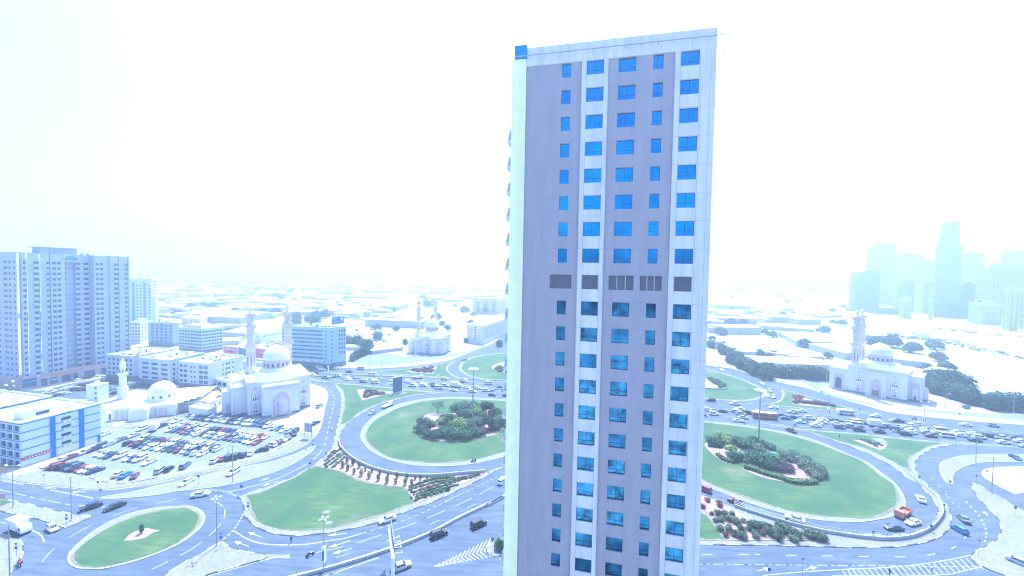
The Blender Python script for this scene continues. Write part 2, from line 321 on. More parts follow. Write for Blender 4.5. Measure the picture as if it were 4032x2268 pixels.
island(gl(('I', [(-400,520),(-100,440),(60,425),(400,490),(700,565),(1040,635),(1180,655),(1310,660),(1310,690),(1150,770),(950,850),(700,760),(400,690),(0,605),(-300,540)])), grass=[gl(('I', [(-300,520),(-100,455),(20,440),(190,468),(60,510),(-40,550)]))], two_tone=True)
island(gl(('I', [(-400,900),(0,930),(180,965),(290,1010),(345,1090),(350,1180),(310,1290),(200,1420),(100,1560),(-400,1800)])), two_tone=True)
island(gl(('I', [(1470,1440),(1250,1440),(1120,1435),(1020,1390),(968,1300),(1000,1200),(1110,1090),(1260,960),(1500,800),(1800,660),(2150,570),(2574,528)]), ('J', [(160,437),(280,465),(370,530),(400,600),(380,690),(300,790),(150,910),(0,1005)]), ('I', [(2200,1250),(1800,1375)])),
  grass=[gl(('I', [(1500,1415),(1280,1420),(1150,1400),(1060,1350),(1030,1290),(1060,1215),(1170,1110),(1500,885),(1850,715),(2200,610),(2574,548)]), ('J', [(100,460),(220,490),(330,570),(340,630),(290,740),(140,875),(0,975)]), ('I', [(2200,1225),(1800,1345)]))],
  beds=[gl(('I', [(1790,1040),(1860,960),(1960,900),(2130,850),(2200,870),(2320,890),(2200,930),(2090,1000),(1950,1030)]))])
island(gl(('g', [(830,1335),(1000,1300),(1400,1235),(1700,1160),(2100,1080),(2574,960)]), ('H', [(700,920),(1100,850),(1400,790),(1700,690),(1900,600),(2000,565),(1960,640),(1850,730),(1650,850),(1400,960),(1150,1035),(800,1130),(400,1190),(0,1235)]), ('g', [(1700,1290),(1300,1330),(1000,1345)])))
island(gl(('J', [(635,950),(300,1130),(0,1310),(-250,1480),(-300,1650),(200,1650),(420,1440),(900,1310),(1180,1230),(1285,1180),(1300,1140),(1240,1125),(1000,1100),(800,1040)])), two_tone=True)
island(gl(('K', [(2250,1040),(2300,985),(2400,960),(2520,930),(2800,900),(2800,1150),(2500,1150),(2380,1165),(2300,1150),(2255,1110)])), two_tone=True)
island(gl(('V', [(790,760),(830,650),(950,590),(1200,520),(1500,490),(2000,475),(2700,490),(2700,640),(2300,635),(1900,640),(1600,665),(1350,730),(1150,840),(1080,960),(1090,1120),(960,1090),(880,1000),(810,870)])))
island(gl(('S', [(1815,90),(1960,150),(2130,260),(2350,370),(2574,520),(2900,700),(2900,1500),(2300,1449),(2080,1370),(1960,1310),(1800,1155),(2000,1020),(2160,930),(2220,840),(2230,730),(2190,630),(2100,520),(1980,410),(1880,280),(1820,180)])), two_tone=True)
island(gl(('V', [(1680,880),(1720,810),(1850,770),(2100,745),(2800,740),(2800,1300),(2500,1300),(2390,1330),(2250,1260),(2000,1130),(1750,980)])), paved=M_sand)
# pavement strip between the car park and the street, traffic kerb of the lot
for poly in (gl(('g', [(-300,1000),(20,925),(600,995),(1190,1100),(1600,1035),(2022,965)]), ('H', [(300,905),(800,820),(1190,745),(1500,575),(1860,400),(2040,330),(1950,480),(1800,585),(1500,700),(1100,810),(700,890),(200,985)]), ('I', [(2574,118),(2100,215),(1600,280),(1350,288),(1100,266),(700,226),(300,176),(0,122),(-300,60)])),):
    P = MB().prism(poly, 0, .13); tag(P.build('pavement', M_pave), kind='structure')
for poly in (gl(('D', [(1660,1420),(1900,1420),(2300,1350),(2700,1230),(3100,1060),(3050,1050),(2574,1150),(2200,1290),(1900,1330),(1780,1360)])), gl(('F', [(800,528),(870,520),(1130,540),(1010,570),(900,592)])), gl(('Q', [(340,828),(520,840),(605,905),(470,895)]))):
    tag(MB().prism(poly, 0, .22).build('pavement', M_pave), kind='structure')

# ------------------------------------------------------------------ road markings
MK = {'w': MB(), 'y': MB()}
def seg_quad(mb, a, b_, wd, z=Z_MARK):
    d = (b_ - a); 
    if d.length < 1e-4: return
    d.normalize(); n = Vector((-d.y, d.x, 0)) * wd * .33
    mb.add([(a-n)[:2] + (z,), (b_-n)[:2] + (z,), (b_+n)[:2] + (z,), (a+n)[:2] + (z,)], [(0, 1, 2, 3)])
def dashes(P, dash=3, gap=6, wd=.16, k='w', z=Z_MARK, sm=True):
    if sm: P = catmull(P, False, 1.5)
    L = plen(P); s = 0
    while s < L:
        e = min(L, s + dash); q = [at_len(P, s + (e - s) * i / max(1, int((e-s)/1.5)+1)) for i in range(max(1, int((e-s)/1.5)+1) + 1)]
        for a, b_ in zip(q, q[1:]): seg_quad(MK[k], a, b_, wd, z)
        s += dash + gap
def solid(P, wd=.18, k='w', z=Z_MARK, sm=True):
    if sm: P = catmull(P, False, 1.5)
    for a, b_ in zip(P, P[1:]): seg_quad(MK[k], a, b_, wd, z)
dashes(gl(('K', [(470,830),(950,685),(1400,505),(1900,258),(2450,0)])), 1.1, .9)
dashes(gl(('K', [(-200,1110),(250,1010),(570,910),(870,810),(1150,710),(1420,605),(1660,500),(1890,400),(2100,298),(2290,195),(2500,90)])), 6, 3.2)
dashes(gl(('K', [(80,1185),(650,1000),(1050,860),(1410,715),(1750,570),(2060,430),(2340,285)])), 3, 9)
solid(gl(('K', [(-300,1520),(0,1425),(700,1185)])), .2, 'y')
solid(gl(('J', [(800,790),(1000,910),(1250,985),(1600,1000),(1900,985),(2200,935)]), ('K', [(200,905),(450,838)])), .3)
dashes(gl(('J', [(660,920),(800,790),(900,640),(950,550)])), .8, .6, .35); dashes(gl(('J', [(410,200),(600,210),(740,240),(860,300)])), .8, .6, .3)
dashes(gl(('J', [(530,360),(640,430),(685,530),(640,670),(450,870),(180,1075),(0,1170)]), ('I', [(2370,1360),(2200,1440)])), 5, 2.2, .2)
dashes(gl(('I', [(2574,420),(2000,545),(1500,720),(1200,865),(890,1055),(640,1285),(560,1440)])), 5, 4, .16)
dashes(gl(('I', [(0,290),(500,405),(1020,505),(1520,540)])), 5, 1.8, .2); dashes(gl(('I', [(-200,110),(0,150),(700,285),(1350,410)])), .9, .55, .5)
solid(gl(('I', [(0,755),(120,790)])), .2); solid(gl(('I', [(470,880),(560,920),(610,970),(640,1045)])), .35)
dashes(gl(('E', [(1900,745),(2010,770),(2100,800),(2170,840),(2220,880),(2255,930),(2265,980),(2255,1080),(2225,1230)]), ('H', [(2200,220),(2180,320),(2150,480),(2110,600),(2050,680)])), 2.4, 3.6, .28)
dashes(gl(('H', [(2050,680),(1950,780),(1800,870),(1680,940)])), 5, 3, .25); solid(gl(('H', [(1680,940),(1400,1060),(1000,1180),(730,1243)])), .25)
dashes(gl(('R', [(240,1135),(1000,1142),(2000,1158)]), ('S', [(0,1163),(600,1172),(950,1170),(1240,1137),(1480,1075),(1650,975),(1750,860)])), 2.6, 6.4, .2)
dashes(gl(('R', [(240,1278),(2574,1300)])), 1.6, 3.4, .15)
dashes(gl(('S', [(1230,20),(1480,310),(1640,450)])), 2, 4, .15); dashes(gl(('S', [(1730,370),(1890,530),(1990,690),(2030,840),(2000,980)])), .9, 1.8, .4)
solid(gl(('S', [(-1200,1440),(-700,1395),(0,1352),(600,1325),(1100,1275),(1500,1210),(1800,1150),(1960,1310)])), .2)
solid(gl(('S', [(-200,1449),(800,1449),(1500,1420),(1960,1315)])), .2)
for i in range(27):
    x = -60 + i * 78; y = 1356 - max(0, x - 300) * .09 - max(0, x - 1200) * .07
    solid([gp('S', x, y), gp('S', x + 60 + max(0, x) * .06, min(1449, y + 96 + x * .04))], .22, sm=False)
for i in range(14):   # chevrons ahead of the nose by the tower
    t = i / 13; a = gp('K', 2330 - 800 * t, 900 + 400 * t); b_ = gp('K', 2230 - 730 * t, 1085 + 225 * t); c = gp('K', 2330 - 740 * t, 1175 + 130 * t)
    solid([a, b_, c], .28, sm=False)
for i in range(7):
    t = i / 6; a = gp('f', 2510 - 200 * t, 580 + 50 * t); solid([a, gp('f', 2440 - 130 * t, 610 + 45 * t), gp('f', 2360 - 30 * t, 640 + 30 * t)], .2, sm=False)
for i in range(9):
    solid([gp('J', 1300 + 38 * i, 1140), gp('J', 1345 + 34 * i, 1165 + 3 * i), gp('J', 1260 + 20 * i, 1215 - 3 * i)], .16, sm=False)
solid(gl(('J', [(440,1449),(1200,1235),(1620,1140)])), .16)
# parking bays
def bays(a, b_, n, v, L=5.0, wd=.12, z=.013):
    for i in range(n + 1):
        p = a + (b_ - a) * (i / n); seg_quad(MK['w'], p, p + v * L, wd, z)
def u2(a, b_): d = b_ - a; d.z = 0; return d.normalized()
ax_lot = u2(gp('H', 1250, 325), gp('H', 1365, 262)) 
bays(gp('g', 100, 890), gp('g', 1180, 1080), 26, u2(gp('g', 600, 980), gp('g', 840, 900)))
bays(gp('g', 1260, 1075), gp('H', 1180, 730), 46, u2(gp('H', 500, 830), gp('H', 580, 760)))
bays(gp('H', 1230, 700), gp('H', 1840, 400), 22, u2(gp('H', 1400, 600), gp('H', 1300, 560)))
bays(gp('g', 1400, 700), gp('H', 700, 700), 24, ax_lot); bays(gp('E', 1960, 1300), gp('E', 2150, 1060), 12, u2(gp('E', 2120, 1200), gp('E', 1960, 1230)))
bays(gp('g', 1500, 1230), gp('H', 700, 970), 20, u2(gp('g', 2040, 1180), gp('g', 2250, 1070)), 4.5, z=Z_ISL + .015)
bays(gp('Q', 1000, 440), gp('Q', 2574, 570), 22, u2(gp('Q', 1500, 500), gp('Q', 1600, 460)), 5)
for k, L in (('g', [(-60,960),(0,890),(600,1005),(1190,1128),(1700,1045),(2574,880)]), ('H', [(0,965),(600,860),(1190,738),(1500,590),(1850,398)])):
    P = catmull(gl((k, L)), False, 1.5); mb = MB()
    for i, (a, b_) in enumerate(zip(P, P[1:])):
        d = u2(a, b_); n = Vector((-d.y, d.x, 0)) * .15; mb.mi = (i // 2) % 2
        mb.add([(a-n)[:2]+(.15,), (b_-n)[:2]+(.15,), (b_+n)[:2]+(.15,), (a+n)[:2]+(.15,), (a-n)[:2]+(0,), (b_-n)[:2]+(0,)], [(0,1,2,3), (4,5,1,0)])
    tag(mb.build('kerb', [M_kerb, M_kerbd]), kind='structure')
# arrows
def arrow(k, tail, head, L=5.5, bent=0, z=Z_MARK):
    a = gp(k, *tail); b_ = gp(k, *head); d = u2(a, b_); n = Vector((-d.y, d.x, 0))
    seg_quad(MK['w'], a, b_ - d * 1.6, .2, z); p = b_ - d * 1.8
    MK['w'].add([(p - n * .55)[:2] + (z,), (b_)[:2] + (z,), (p + n * .55)[:2] + (z,)], [(0, 1, 2)])
for k, a, b_ in (('J', (1215,888), (1020,815)), ('J', (1030,1020), (820,950)), ('J', (1450,75), (1220,145)), ('J', (2440,830), (2170,865)), ('J', (2490,945), (2180,1035)), ('K', (310,1050), (20,1130)),
     ('I', (815,268), (640,258)), ('I', (1240,320), (1040,322)), ('R', (1030,1375), (1240,1335)), ('R', (1715,1360), (1900,1320)), ('S', (2045,580), (1985,505)), ('H', (2235,300), (2230,370)), ('F', (25,1040), (25,1105)), ('J', (1170,75), (1330,32))):
    arrow(k, a, b_)
# ---- highway geometry: median, edges
MED = catmull(gl(('F', [(-2600,170),(-1200,225),(0,318),(740,352),(1560,422),(2080,468),(2574,512)]), ('P', [(265,408),(1060,475),(2060,558)]), ('Q', [(0,590),(1120,678),(1800,745),(2574,815),(3600,915)])), False, 4)
NEAR = catmull(gl(('F', [(-2600,200),(-1200,290),(0,388),(870,468),(1560,535),(2080,568),(2574,612)]), ('P', [(265,580),(1060,650),(1530,690),(2060,740)]), ('Q', [(0,748),(700,825),(1330,885),(1800,940),(2574,985),(3600,1100)])), False, 4)
FAR = catmull(gl(('F', [(-2600,130),(-1200,165),(0,222),(580,238),(1200,290),(1870,345),(2240,362),(2574,385)]), ('P', [(265,330),(700,330),(1090,345),(1500,380),(2060,430)]), ('Q', [(0,490),(570,497),(1300,570),(1800,615),(2574,690),(3600,800)])), False, 4)
def lerpline(A, B_, t):
    la, lb = plen(A), plen(B_); n = 80
    return [at_len(A, la * i / n).lerp(at_len(B_, lb * i / n), t) for i in range(n + 1)]
for t in (.27, .5, .75): dashes(lerpline(MED, NEAR, t), 3, 6, .17, sm=False)
for t in (.30, .55, .8): dashes(lerpline(MED, FAR, t), 3, 6, .17, sm=False)
solid(lerpline(MED, NEAR, .05), .16, 'y', sm=False); solid(lerpline(MED, NEAR, .96), .16, sm=False); solid(lerpline(MED, FAR, .06), .16, 'y', sm=False)
dashes(gl(('P', [(1090,600),(1300,640),(1500,662)])), .5, .5, .9); dashes(gl(('Q', [(1400,865),(1800,905),(2400,950)])), .5, .7, .9); dashes(gl(('Y', [(500,1050),(800,1100),(1000,1130)])), .5, .6, 1.2)
tag(MK['w'].build('road_marking', M_line), kind='structure'); tag(MK['y'].build('road_marking', M_liney), kind='structure')
# ------------------------------------------------------------------ facade helpers
class Face:
    """a vertical wall plane: s runs left to right as seen from outside, out is towards the viewer"""
    def __init__(f, o, u, org=Vector((0, 0, 0))):
        f.o = Vector((o.x, o.y, 0)) - Vector((org.x, org.y, 0)); f.u = Vector((u.x, u.y, 0)).normalized(); f.n = Vector((f.u.y, -f.u.x, 0)); f.rz = math.atan2(f.u.y, f.u.x); f.org = org
    def p(f, s, out, z): q = f.o + f.u * s + f.n * out; return (q.x, q.y, z)
    def quad(f, mb, s0, s1, z0, z1, out=0): mb.add([f.p(s0,out,z0), f.p(s1,out,z0), f.p(s1,out,z1), f.p(s0,out,z1)], [(0,1,2,3)])
    def box(f, mb, s0, s1, z0, z1, a=0, b=.1):
        P = [f.p(s0,b,z0), f.p(s1,b,z0), f.p(s1,a,z0), f.p(s0,a,z0), f.p(s0,b,z1), f.p(s1,b,z1), f.p(s1,a,z1), f.p(s0,a,z1)]
        mb.add(P, [(0,3,2,1),(4,5,6,7),(0,1,5,4),(1,2,6,5),(2,3,7,6),(3,0,4,7)])
    def poly(f, mb, pts, a, b):   # extruded polygon standing in the wall plane, from out=a to out=b
        n = len(pts); P3 = [Vector((s, z, 0)) for s, z in pts]
        ar = sum(P3[i].x*P3[(i+1)%n].y - P3[(i+1)%n].x*P3[i].y for i in range(n))
        if ar < 0: P3 = P3[::-1]
        vs_ = [f.p(q.x, b, q.y) for q in P3] + [f.p(q.x, a, q.y) for q in P3]; fs = [(i, n+i, n+(i+1)%n, (i+1)%n) for i in range(n)]
        for t in tessellate_polygon([P3]):
            A_, B_, C_ = [P3[k] for k in t]; t = t if (B_-A_).cross(C_-A_).z > 0 else t[::-1]; fs.append(tuple(t))
        mb.add(vs_, fs)
    def open_wall(f, mb, s0, s1, z0, z1, ops, out=0, rev=.22, rmi=None):
        """wall face with rectangular openings (sa,sb,za,zb) and their reveals"""
        ss = sorted({s0, s1, *[o[0] for o in ops if s0 < o[0] < s1], *[o[1] for o in ops if s0 < o[1] < s1]}); zs = sorted({z0, z1, *[o[2] for o in ops if z0 < o[2] < z1], *[o[3] for o in ops if z0 < o[3] < z1]})
        for i in range(len(zs) - 1):
            zc = (zs[i] + zs[i+1]) / 2; run = None
            row = [o for o in ops if o[2] < zc < o[3]]
            for j in range(len(ss) - 1):
                c = (ss[j] + ss[j+1]) / 2; solid_ = not any(o[0] < c < o[1] for o in row)
                if solid_ and run is None: run = ss[j]
                if (not solid_ or j == len(ss) - 2) and run is not None:
                    e = ss[j+1] if solid_ else ss[j]; f.quad(mb, run, e, zs[i], zs[i+1], out); run = None
        for a, b, c, d in ops:
            P = lambda s, o_, z: f.p(s, o_, z); r = out - rev
            mb.add([P(a,out,c),P(b,out,c),P(b,r,c),P(a,r,c)], [(0,1,2,3)]); mb.add([P(a,out,d),P(b,out,d),P(b,r,d),P(a,r,d)], [(3,2,1,0)])
            mb.add([P(a,out,c),P(a,r,c),P(a,r,d),P(a,out,d)], [(0,1,2,3)]); mb.add([P(b,out,c),P(b,r,c),P(b,r,d),P(b,out,d)], [(3,2,1,0)])
    def s_of(f, pxx, pyy):   # where the photo ray meets the wall plane -> (s, z)
        d = ray(pxx, pyy); o = f.o + Vector((f.org.x, f.org.y, 0)); t = (o.x*f.n.x + o.y*f.n.y) / (d.x*f.n.x + d.y*f.n.y)
        q = Vector((d.x*t, d.y*t, CAMH + d.z*t)); return ((q - Vector((o.x, o.y, 0))).dot(f.u), q.z)
WM = {}
def win_mesh(w_, h, kind='plain', glass=None):
    key = (round(w_, 1), round(h, 1), kind)
    if key in WM: return WM[key]
    mb = MB(); t = .07; a = w_ / 2
    for x0, x1, z0, z1 in ((-a, a, 0, t), (-a, a, h - t, h), (-a, -a + t, t, h - t), (a - t, a, t, h - t)): mb.box(x0, x1, 0, .06, z0, z1)
    if kind == 'cross': mb.box(-t/2, t/2, .005, .055, t, h - t); mb.box(-a + t, a - t, .01, .05, h*.30, h*.30 + t)
    elif kind == 'sill': mb.box(-a + t, a - t, .01, .05, h*.30, h*.30 + t)
    elif w_ > 1.6:
        k = int(w_ / 1.4)
        for i in range(1, k + 1): x = -a + i * w_ / (k + 1); mb.box(x - .03, x + .03, .01, .05, t, h - t)
    mb.mi = 1; mb.add([(-a, .04, 0), (a, .04, 0), (a, .04, h), (-a, .04, h)], [(0, 1, 2, 3)])
    WM[key] = mb.mesh('window', [M_frame, glass or M_glass]); return WM[key]
def put_windows(face, root, ops, limit=100, kind='plain', rev=.2, out=0):
    """each opening's window as a child; past the hundred nearest ones the rest become one part"""
    o2 = sorted(ops, key=lambda o: -o[3]) if len(ops) > limit else ops
    rest = MB()
    for i, (a, b, c, d) in enumerate(o2):
        if i < limit:
            q = face.p((a+b)/2, out - rev, c); inst('window', win_mesh(b - a, d - c, kind), root, q, face.rz)
        else:
            rest.mi = 0; face.quad(rest, a, b, c, d, out - rev + .01); rest.mi = 1; face.box(rest, (a+b)/2 - .03, (a+b)/2 + .03, c, d, out - rev + .012, out - rev + .05)
    if len(o2) > limit: tag(rest.build('windows', [M_glass, M_frame], root), kind='stuff')
    return min(len(o2), limit)
def roof_bits(root, A, B, C, h, seed, n=6, tank=True, stair=True):
    rnd = random.Random(seed); e1 = A - B; e2 = C - B
    def at(a, b): return B + e1 * a + e2 * b - root.location
    rz = math.atan2(e2.y, e2.x)
    if stair:
        q = at(.45, .5); mb = MB(); mb.box(-2.4, 2.4, -1.8, 1.8, 0, 2.6); mb.box(-2.6, 2.6, -2, 2, 2.6, 2.8); mb.mi = 1; mb.box(-.5, .5, -1.83, -1.8, 0, 2); mb.build('stair_house', [M_white, M_dark], root, (q.x, q.y, h - .7), rz)
    for i in range(n):
        q = at(rnd.uniform(.12, .88), rnd.uniform(.1, .9)); mb = MB()
        if i % 3 == 0 and tank: mb.lathe([(.9, 0), (.95, 1.3), (.8, 1.6), (.25, 1.75)], n=12); mb.build('water_tank', M_white, root, (q.x, q.y, h - .7))
        else:
            a = rnd.uniform(.5, 1.1); mb.box(-a, a, -.6, .6, .15, 1.1); mb.box(-a + .1, a - .1, -.5, .5, 0, .15); mb.mi = 1; mb.box(-a + .15, a - .15, -.62, -.6, .3, .95); mb.build('air_conditioner', [M_grey, M_dark], root, (q.x, q.y, h - .7), rz)
def block(name, label, cat, A, B, C, h, m_wall, faces, seed=0, group=None, bits=6, rim=.3, m_roof=None, kind='plain', tank=True, stair=True, plinth=None):
    """a box building seen corner on. A, B, C: ground points below the left, near and right roof corners"""
    A, B, C = [Vector((p.x, p.y, 0)) for p in (A, B, C)]; D = A + C - B
    root = tag(empty(name, B), label, cat, group); wall = MB(); F = []
    for o, e in ((A, B), (B, C), (C, D), (D, A)): F.append((Face(o, e - o, B), (e - o).length))
    nwin = 0
    for k, (f, L) in enumerate(F):
        ops = []
        for spec in (faces[k] if k < len(faces) and faces[k] else []):
            f0, f1, nc, frac, z0, fh, nr, wh = spec[:8]
            for r in range(nr):
                for c in range(nc):
                    cw = (f1 - f0) * L / nc; a = f0 * L + c * cw + cw * (1 - frac) / 2; ops.append((a, a + cw * frac, z0 + r * fh, z0 + r * fh + wh))
        f.open_wall(wall, 0, L, 0, h, ops)
        nwin += put_windows(f, root, ops, max(0, 100 - nwin), kind)
    for f, L in F: f.box(wall, rim if True else 0, L - rim, h - .7, h + .02, -rim, -.001)
    for f, L in F: f.box(wall, -.08, L + .08, h - .15, h + .03, .001, .08)
    wall.build('wall', m_wall, root)
    r = MB(); r.prism([p - B for p in (A, B, C, D)], h - .7, h - .7); r.build('roof', m_roof or M_roof, root)
    if plinth:
        mb = MB(); 
        for f, L in F[:2]: f.box(mb, 0, L, 0, plinth[0], .002, .12)
        mb.build('plinth', plinth[1], root)
    roof_bits(root, A, B, C, h, seed, bits, tank, stair)
    return root, F

# ------------------------------------------------------------------ the near tower
M_lil = mat('lilac_render', (.335, .328, .365), .9, .055, 1.1, stretch=(1.2, 1.2, .16))
M_pan = mat('pale_concrete_panel', (.60, .615, .60), .85, .11, .8, stretch=(1.6, 1.6, .18))
M_bright = mat('bright_white', (.86, .90, .92), .6, .03, .4)  # brighter light on the corner strip is put into this whiter tone
M_joint = mat('panel_joint', (.25, .24, .28), .9)
M_tglass = mat('blue_mirror_glass', (.05, .27, .62), .06, .2, .18, metal=.9, col2=(.07, .32, .68))
M_tglass2 = mat('curtain_reflection_glass', (.03, .09, .17), .12, .5, .9, metal=.75, col2=(.07,.25,.42))  # noise tones stand for curtains and for painted reflections of buildings
M_tglass3 = mat('dim_reflection_glass', (.035, .14, .27), .08, .45, .7, metal=.85, col2=(.05, .18, .33))  # darker lower panes: dimmer reflections of low sky and ground put into the tint
M_louv = mat('louvre_slat', (.34, .33, .37), .6)
TP = Vector((21.5, 45.7, 0)); TU = Vector((.97649, -.21558, 0)); tower = tag(empty('tower_block', TP), 'tall lilac and white tower block with blue glass windows, standing closest and highest', 'tower block')
tf = Face(TP, TU, TP)
SX0, SX1, TOP = -20.62, 1.62, 94.57; COLS = [(-16.12, -14.98), (-13.04, -11.0), (-9.26, -7.22), (-5.26, -4.12), (-2.2, -.16)]
LOUV = [(-17.1, -14.3), (-13.04, -11.04), (-9.8, -6.75), (-6.1, -3.5), (-2.2, -.2)]
rows = [TOP - 3.3 * k for k in range(29)]
dk = MB(); wt = MB(); jt = MB(); wz = []
for a, b, mb, out, cols in ((SX0, -13.64, dk, 0, (0,)), (-10.46, -2.79, dk, 0, (2, 3)), (-13.64, -10.46, wt, .14, (1,)), (-2.79, SX1, wt, .14, (4,))):
    ops = []
    for k in range(28):
        if k > 20: continue
        for c in cols:
            s0, s1 = (LOUV if k == 8 else COLS)[c]; z1 = rows[k] + (0 if out else .0) - .02; ops.append((s0, s1, z1 - 1.74, z1)); wz.append((c, k, s0, s1, z1 - 1.74, z1, out))
    zs = [TOP] + [r - .0 for r in rows[1:]] + [0]
    for z1, z0 in zip(zs, zs[1:]):
        tf.open_wall(mb, a, b, z0 + .02, z1, [o for o in ops if z0 < o[2] < z1], out, .20)
        tf.quad(jt, a, b, z0, z0 + .021, out - .015)
for s_ in (-19.32, -18.9): tf.box(jt, s_, s_ + .03, 0, TOP, .001, .006)
for s_ in (-13.08, -10.99, -.08, 1.0, -2.25): tf.box(jt, s_, s_ + .025, 0, TOP, .141, .146)
for s_ in (-13.64, -10.5): tf.box(wt, s_, s_ + .04, 0, TOP, .0, .19)
tf.box(wt, -2.83, -2.79, 0, TOP, 0, .17)
tf.box(wt, SX0, SX1, TOP + .003, 96.85, -.35, .16); tf.box(jt, SX0 + .05, SX1, 95.86, 95.89, .161, .165)
side = MB()
tf.box(side, SX0, SX1, 0, TOP - .1, -16, -.6)       # the body behind the facade panels
tf.box(side, -20.9, SX0 - .01, 0, TOP, -16, -.05); tf.box(side, SX1 - .02, SX1 + .0, 0, TOP + .001, -16, .13); tf.box(side, SX0, SX1, 96.0, 96.84, -16, -15.6); tf.box(side, SX1 - .35, SX1, TOP + .01, 96.8, -15.6, -.36)
side.build('side_wall', M_pan, tower); dk.build('wall', M_lil, tower); wt.build('pale_band', M_pan, tower); jt.build('panel_joint', M_joint, tower)
st = MB(); tf.box(st, -22.46, SX0 - .02, 0, 95.55, -1.6, .22)
for s_ in (-21.55, -21.2, -20.95): tf.box(st, s_, s_ + .05, 0, 95.5, .22, .27)
for k in range(28): tf.box(st, -22.47, SX0 - .01, rows[k] - .05, rows[k] - .03, .22, .235)
st.build('corner_strip', M_bright, tower)
rf = MB(); rf.add([tf.p(SX0,-.3,95.9), tf.p(SX1,-.3,95.9), tf.p(SX1,-16,95.9), tf.p(SX0,-16,95.9)], [(0,1,2,3)]); rf.build('roof', M_roof, tower)
fb = MB(); tf.box(fb, -22.15, -20.55, 95.5, 97.25, -1.6, .24); tf.box(fb, -21.38, -21.33, 95.5, 97.25, .24, .27); fb.build('glass_box', M_tglass, tower)
ch = MB(); q = tf.p(-9.9, -2.0, 0); ch.lathe([(.42, 96), (.42, 97.1), (.25, 97.3), (.25, 98.1)], q[0], q[1], 8); ch.build('roof_vent', M_grey, tower)
def tower_win(c, w_):   # frame mesh and pane mesh, window face towards local -Y
    h = 1.74; a = w_ / 2; t = .045; mb = MB()
    for x0, x1, z0, z1 in ((-a, a, 0, t), (-a, a, h - t, h), (-a, -a + t, t, h - t), (a - t, a, t, h - t), (-a + t, a - t, .53, .53 + t)): mb.box(x0, x1, .03, .06, z0, z1)
    if w_ > 1.5: mb.box(-t/2, t/2, .025, .055, t, .53); mb.box(-t/2, t/2, .025, .055, .53 + t, h - t)
    pn = MB().add([(-a + .02, .05, .02), (a - .02, .05, .02), (a - .02, .05, h - .02), (-a + .02, .05, h - .02)], [(0, 1, 2, 3)])
    return mb.mesh('window_frame', M_frame), pn
wmesh = {}
for c, k, s0, s1, z0, z1, out in wz:
    q = tf.p((s0 + s1) / 2, out - .18, z0)
    if k == 8:
        mb = MB(); a = (s1 - s0) / 2; n = 3 if c in (2, 3) else 1
        for i in range(n):
            x0 = -a + 2 * a * i / n; x1 = -a + 2 * a * (i + 1) / n; mb.box(x0, x0 + .07, 0, .12, 0, 1.74); mb.box(x1 - .07, x1, 0, .12, 0, 1.74)
            for j in range(17): mb.add([(x0 + .07, 0, .03 + j*.1), (x1 - .07, 0, .03 + j*.1), (x1 - .07, .07, .10 + j*.1), (x0 + .07, .07, .10 + j*.1)], [(0,1,2,3)])
        mb.mi = 1; mb.add([(-a, .14, 0), (a, .14, 0), (a, .14, 1.74), (-a, .14, 1.74)], [(0,1,2,3)]); mb.build('louvre', [M_louv, M_dark], tower, q, tf.rz); continue
    key = c
    if key not in wmesh:
        fm, pn = tower_win(c, s1 - s0); wmesh[key] = (fm, pn.mesh('pane', M_tglass), pn.mesh('pane', M_tglass2), pn.mesh('pane', M_tglass3))
    fr = inst('window', wmesh[key][0], tower, q, tf.rz)
    inst('pane', wmesh[key][(2 if (c in (1, 2, 4) and (k * 7 + c * 3) % 4) else 3) if k > 7 else 1], fr)
bm_, gm_ = MB(), MB()
bm_.box(-.15, .44, .3, 2.6, -.45, 0); gm_.frus((-.1, .4, .35, 2.55), 0, (.12, .4, .35, 2.55), 1.15)
bmm, gmm = bm_.mesh('balcony', M_pan), gm_.mesh('glass_screen', mat('balcony_glass', (.34, .44, .50), .25, spec=.6))
for k in range(2, 22):
    q = tf.p(-22.9, .1, rows[k] - 2.4); b = inst('balcony', bmm, tower, q, tf.rz); inst('glass_screen', gmm, b)
rp = MB()   # rope access rail bracketed round the parapet
for s0, s1 in ((-22.6, 2.6),): rp.tube(tf.p(s0, .55, 95.72), tf.p(s1, .55, 95.72), .055)
for e, d in ((-22.6, -1), (2.6, 1)):
    P = [tf.p(e, .55, 95.72), tf.p(e + d*.45, .2, 95.5), tf.p(e + d*.3, -.2, 95.05), tf.p(e - d*.6, -.3, 93.2)]
    for a, b in zip(P, P[1:]): rp.tube(a, b, .05)
    rp.tube(tf.p(e + d*.3, -.2, 95.05), tf.p(e - d*1.1, 0, 95.1), .02); rp.tube(tf.p(e, -.2, 94.3), tf.p(e - d*.7, 0, 94.35), .02)
for i in range(12): rp.tube(tf.p(-20 + i*1.9, .16, 95.5), tf.p(-20 + i*1.9, .55, 95.72), .02)
rp.build('access_rail', M_metal, tower)
dr = MB()
for i in range(12):
    q = tf.p(-18.2 + i*1.72, .14, 95.3); dr.mi = 0; tf.box(dr, -18.25 + i*1.72, -18.17 + i*1.72, 95.28, 95.38, .161, .24)
dr.build('drain_spout', M_louv, tower)

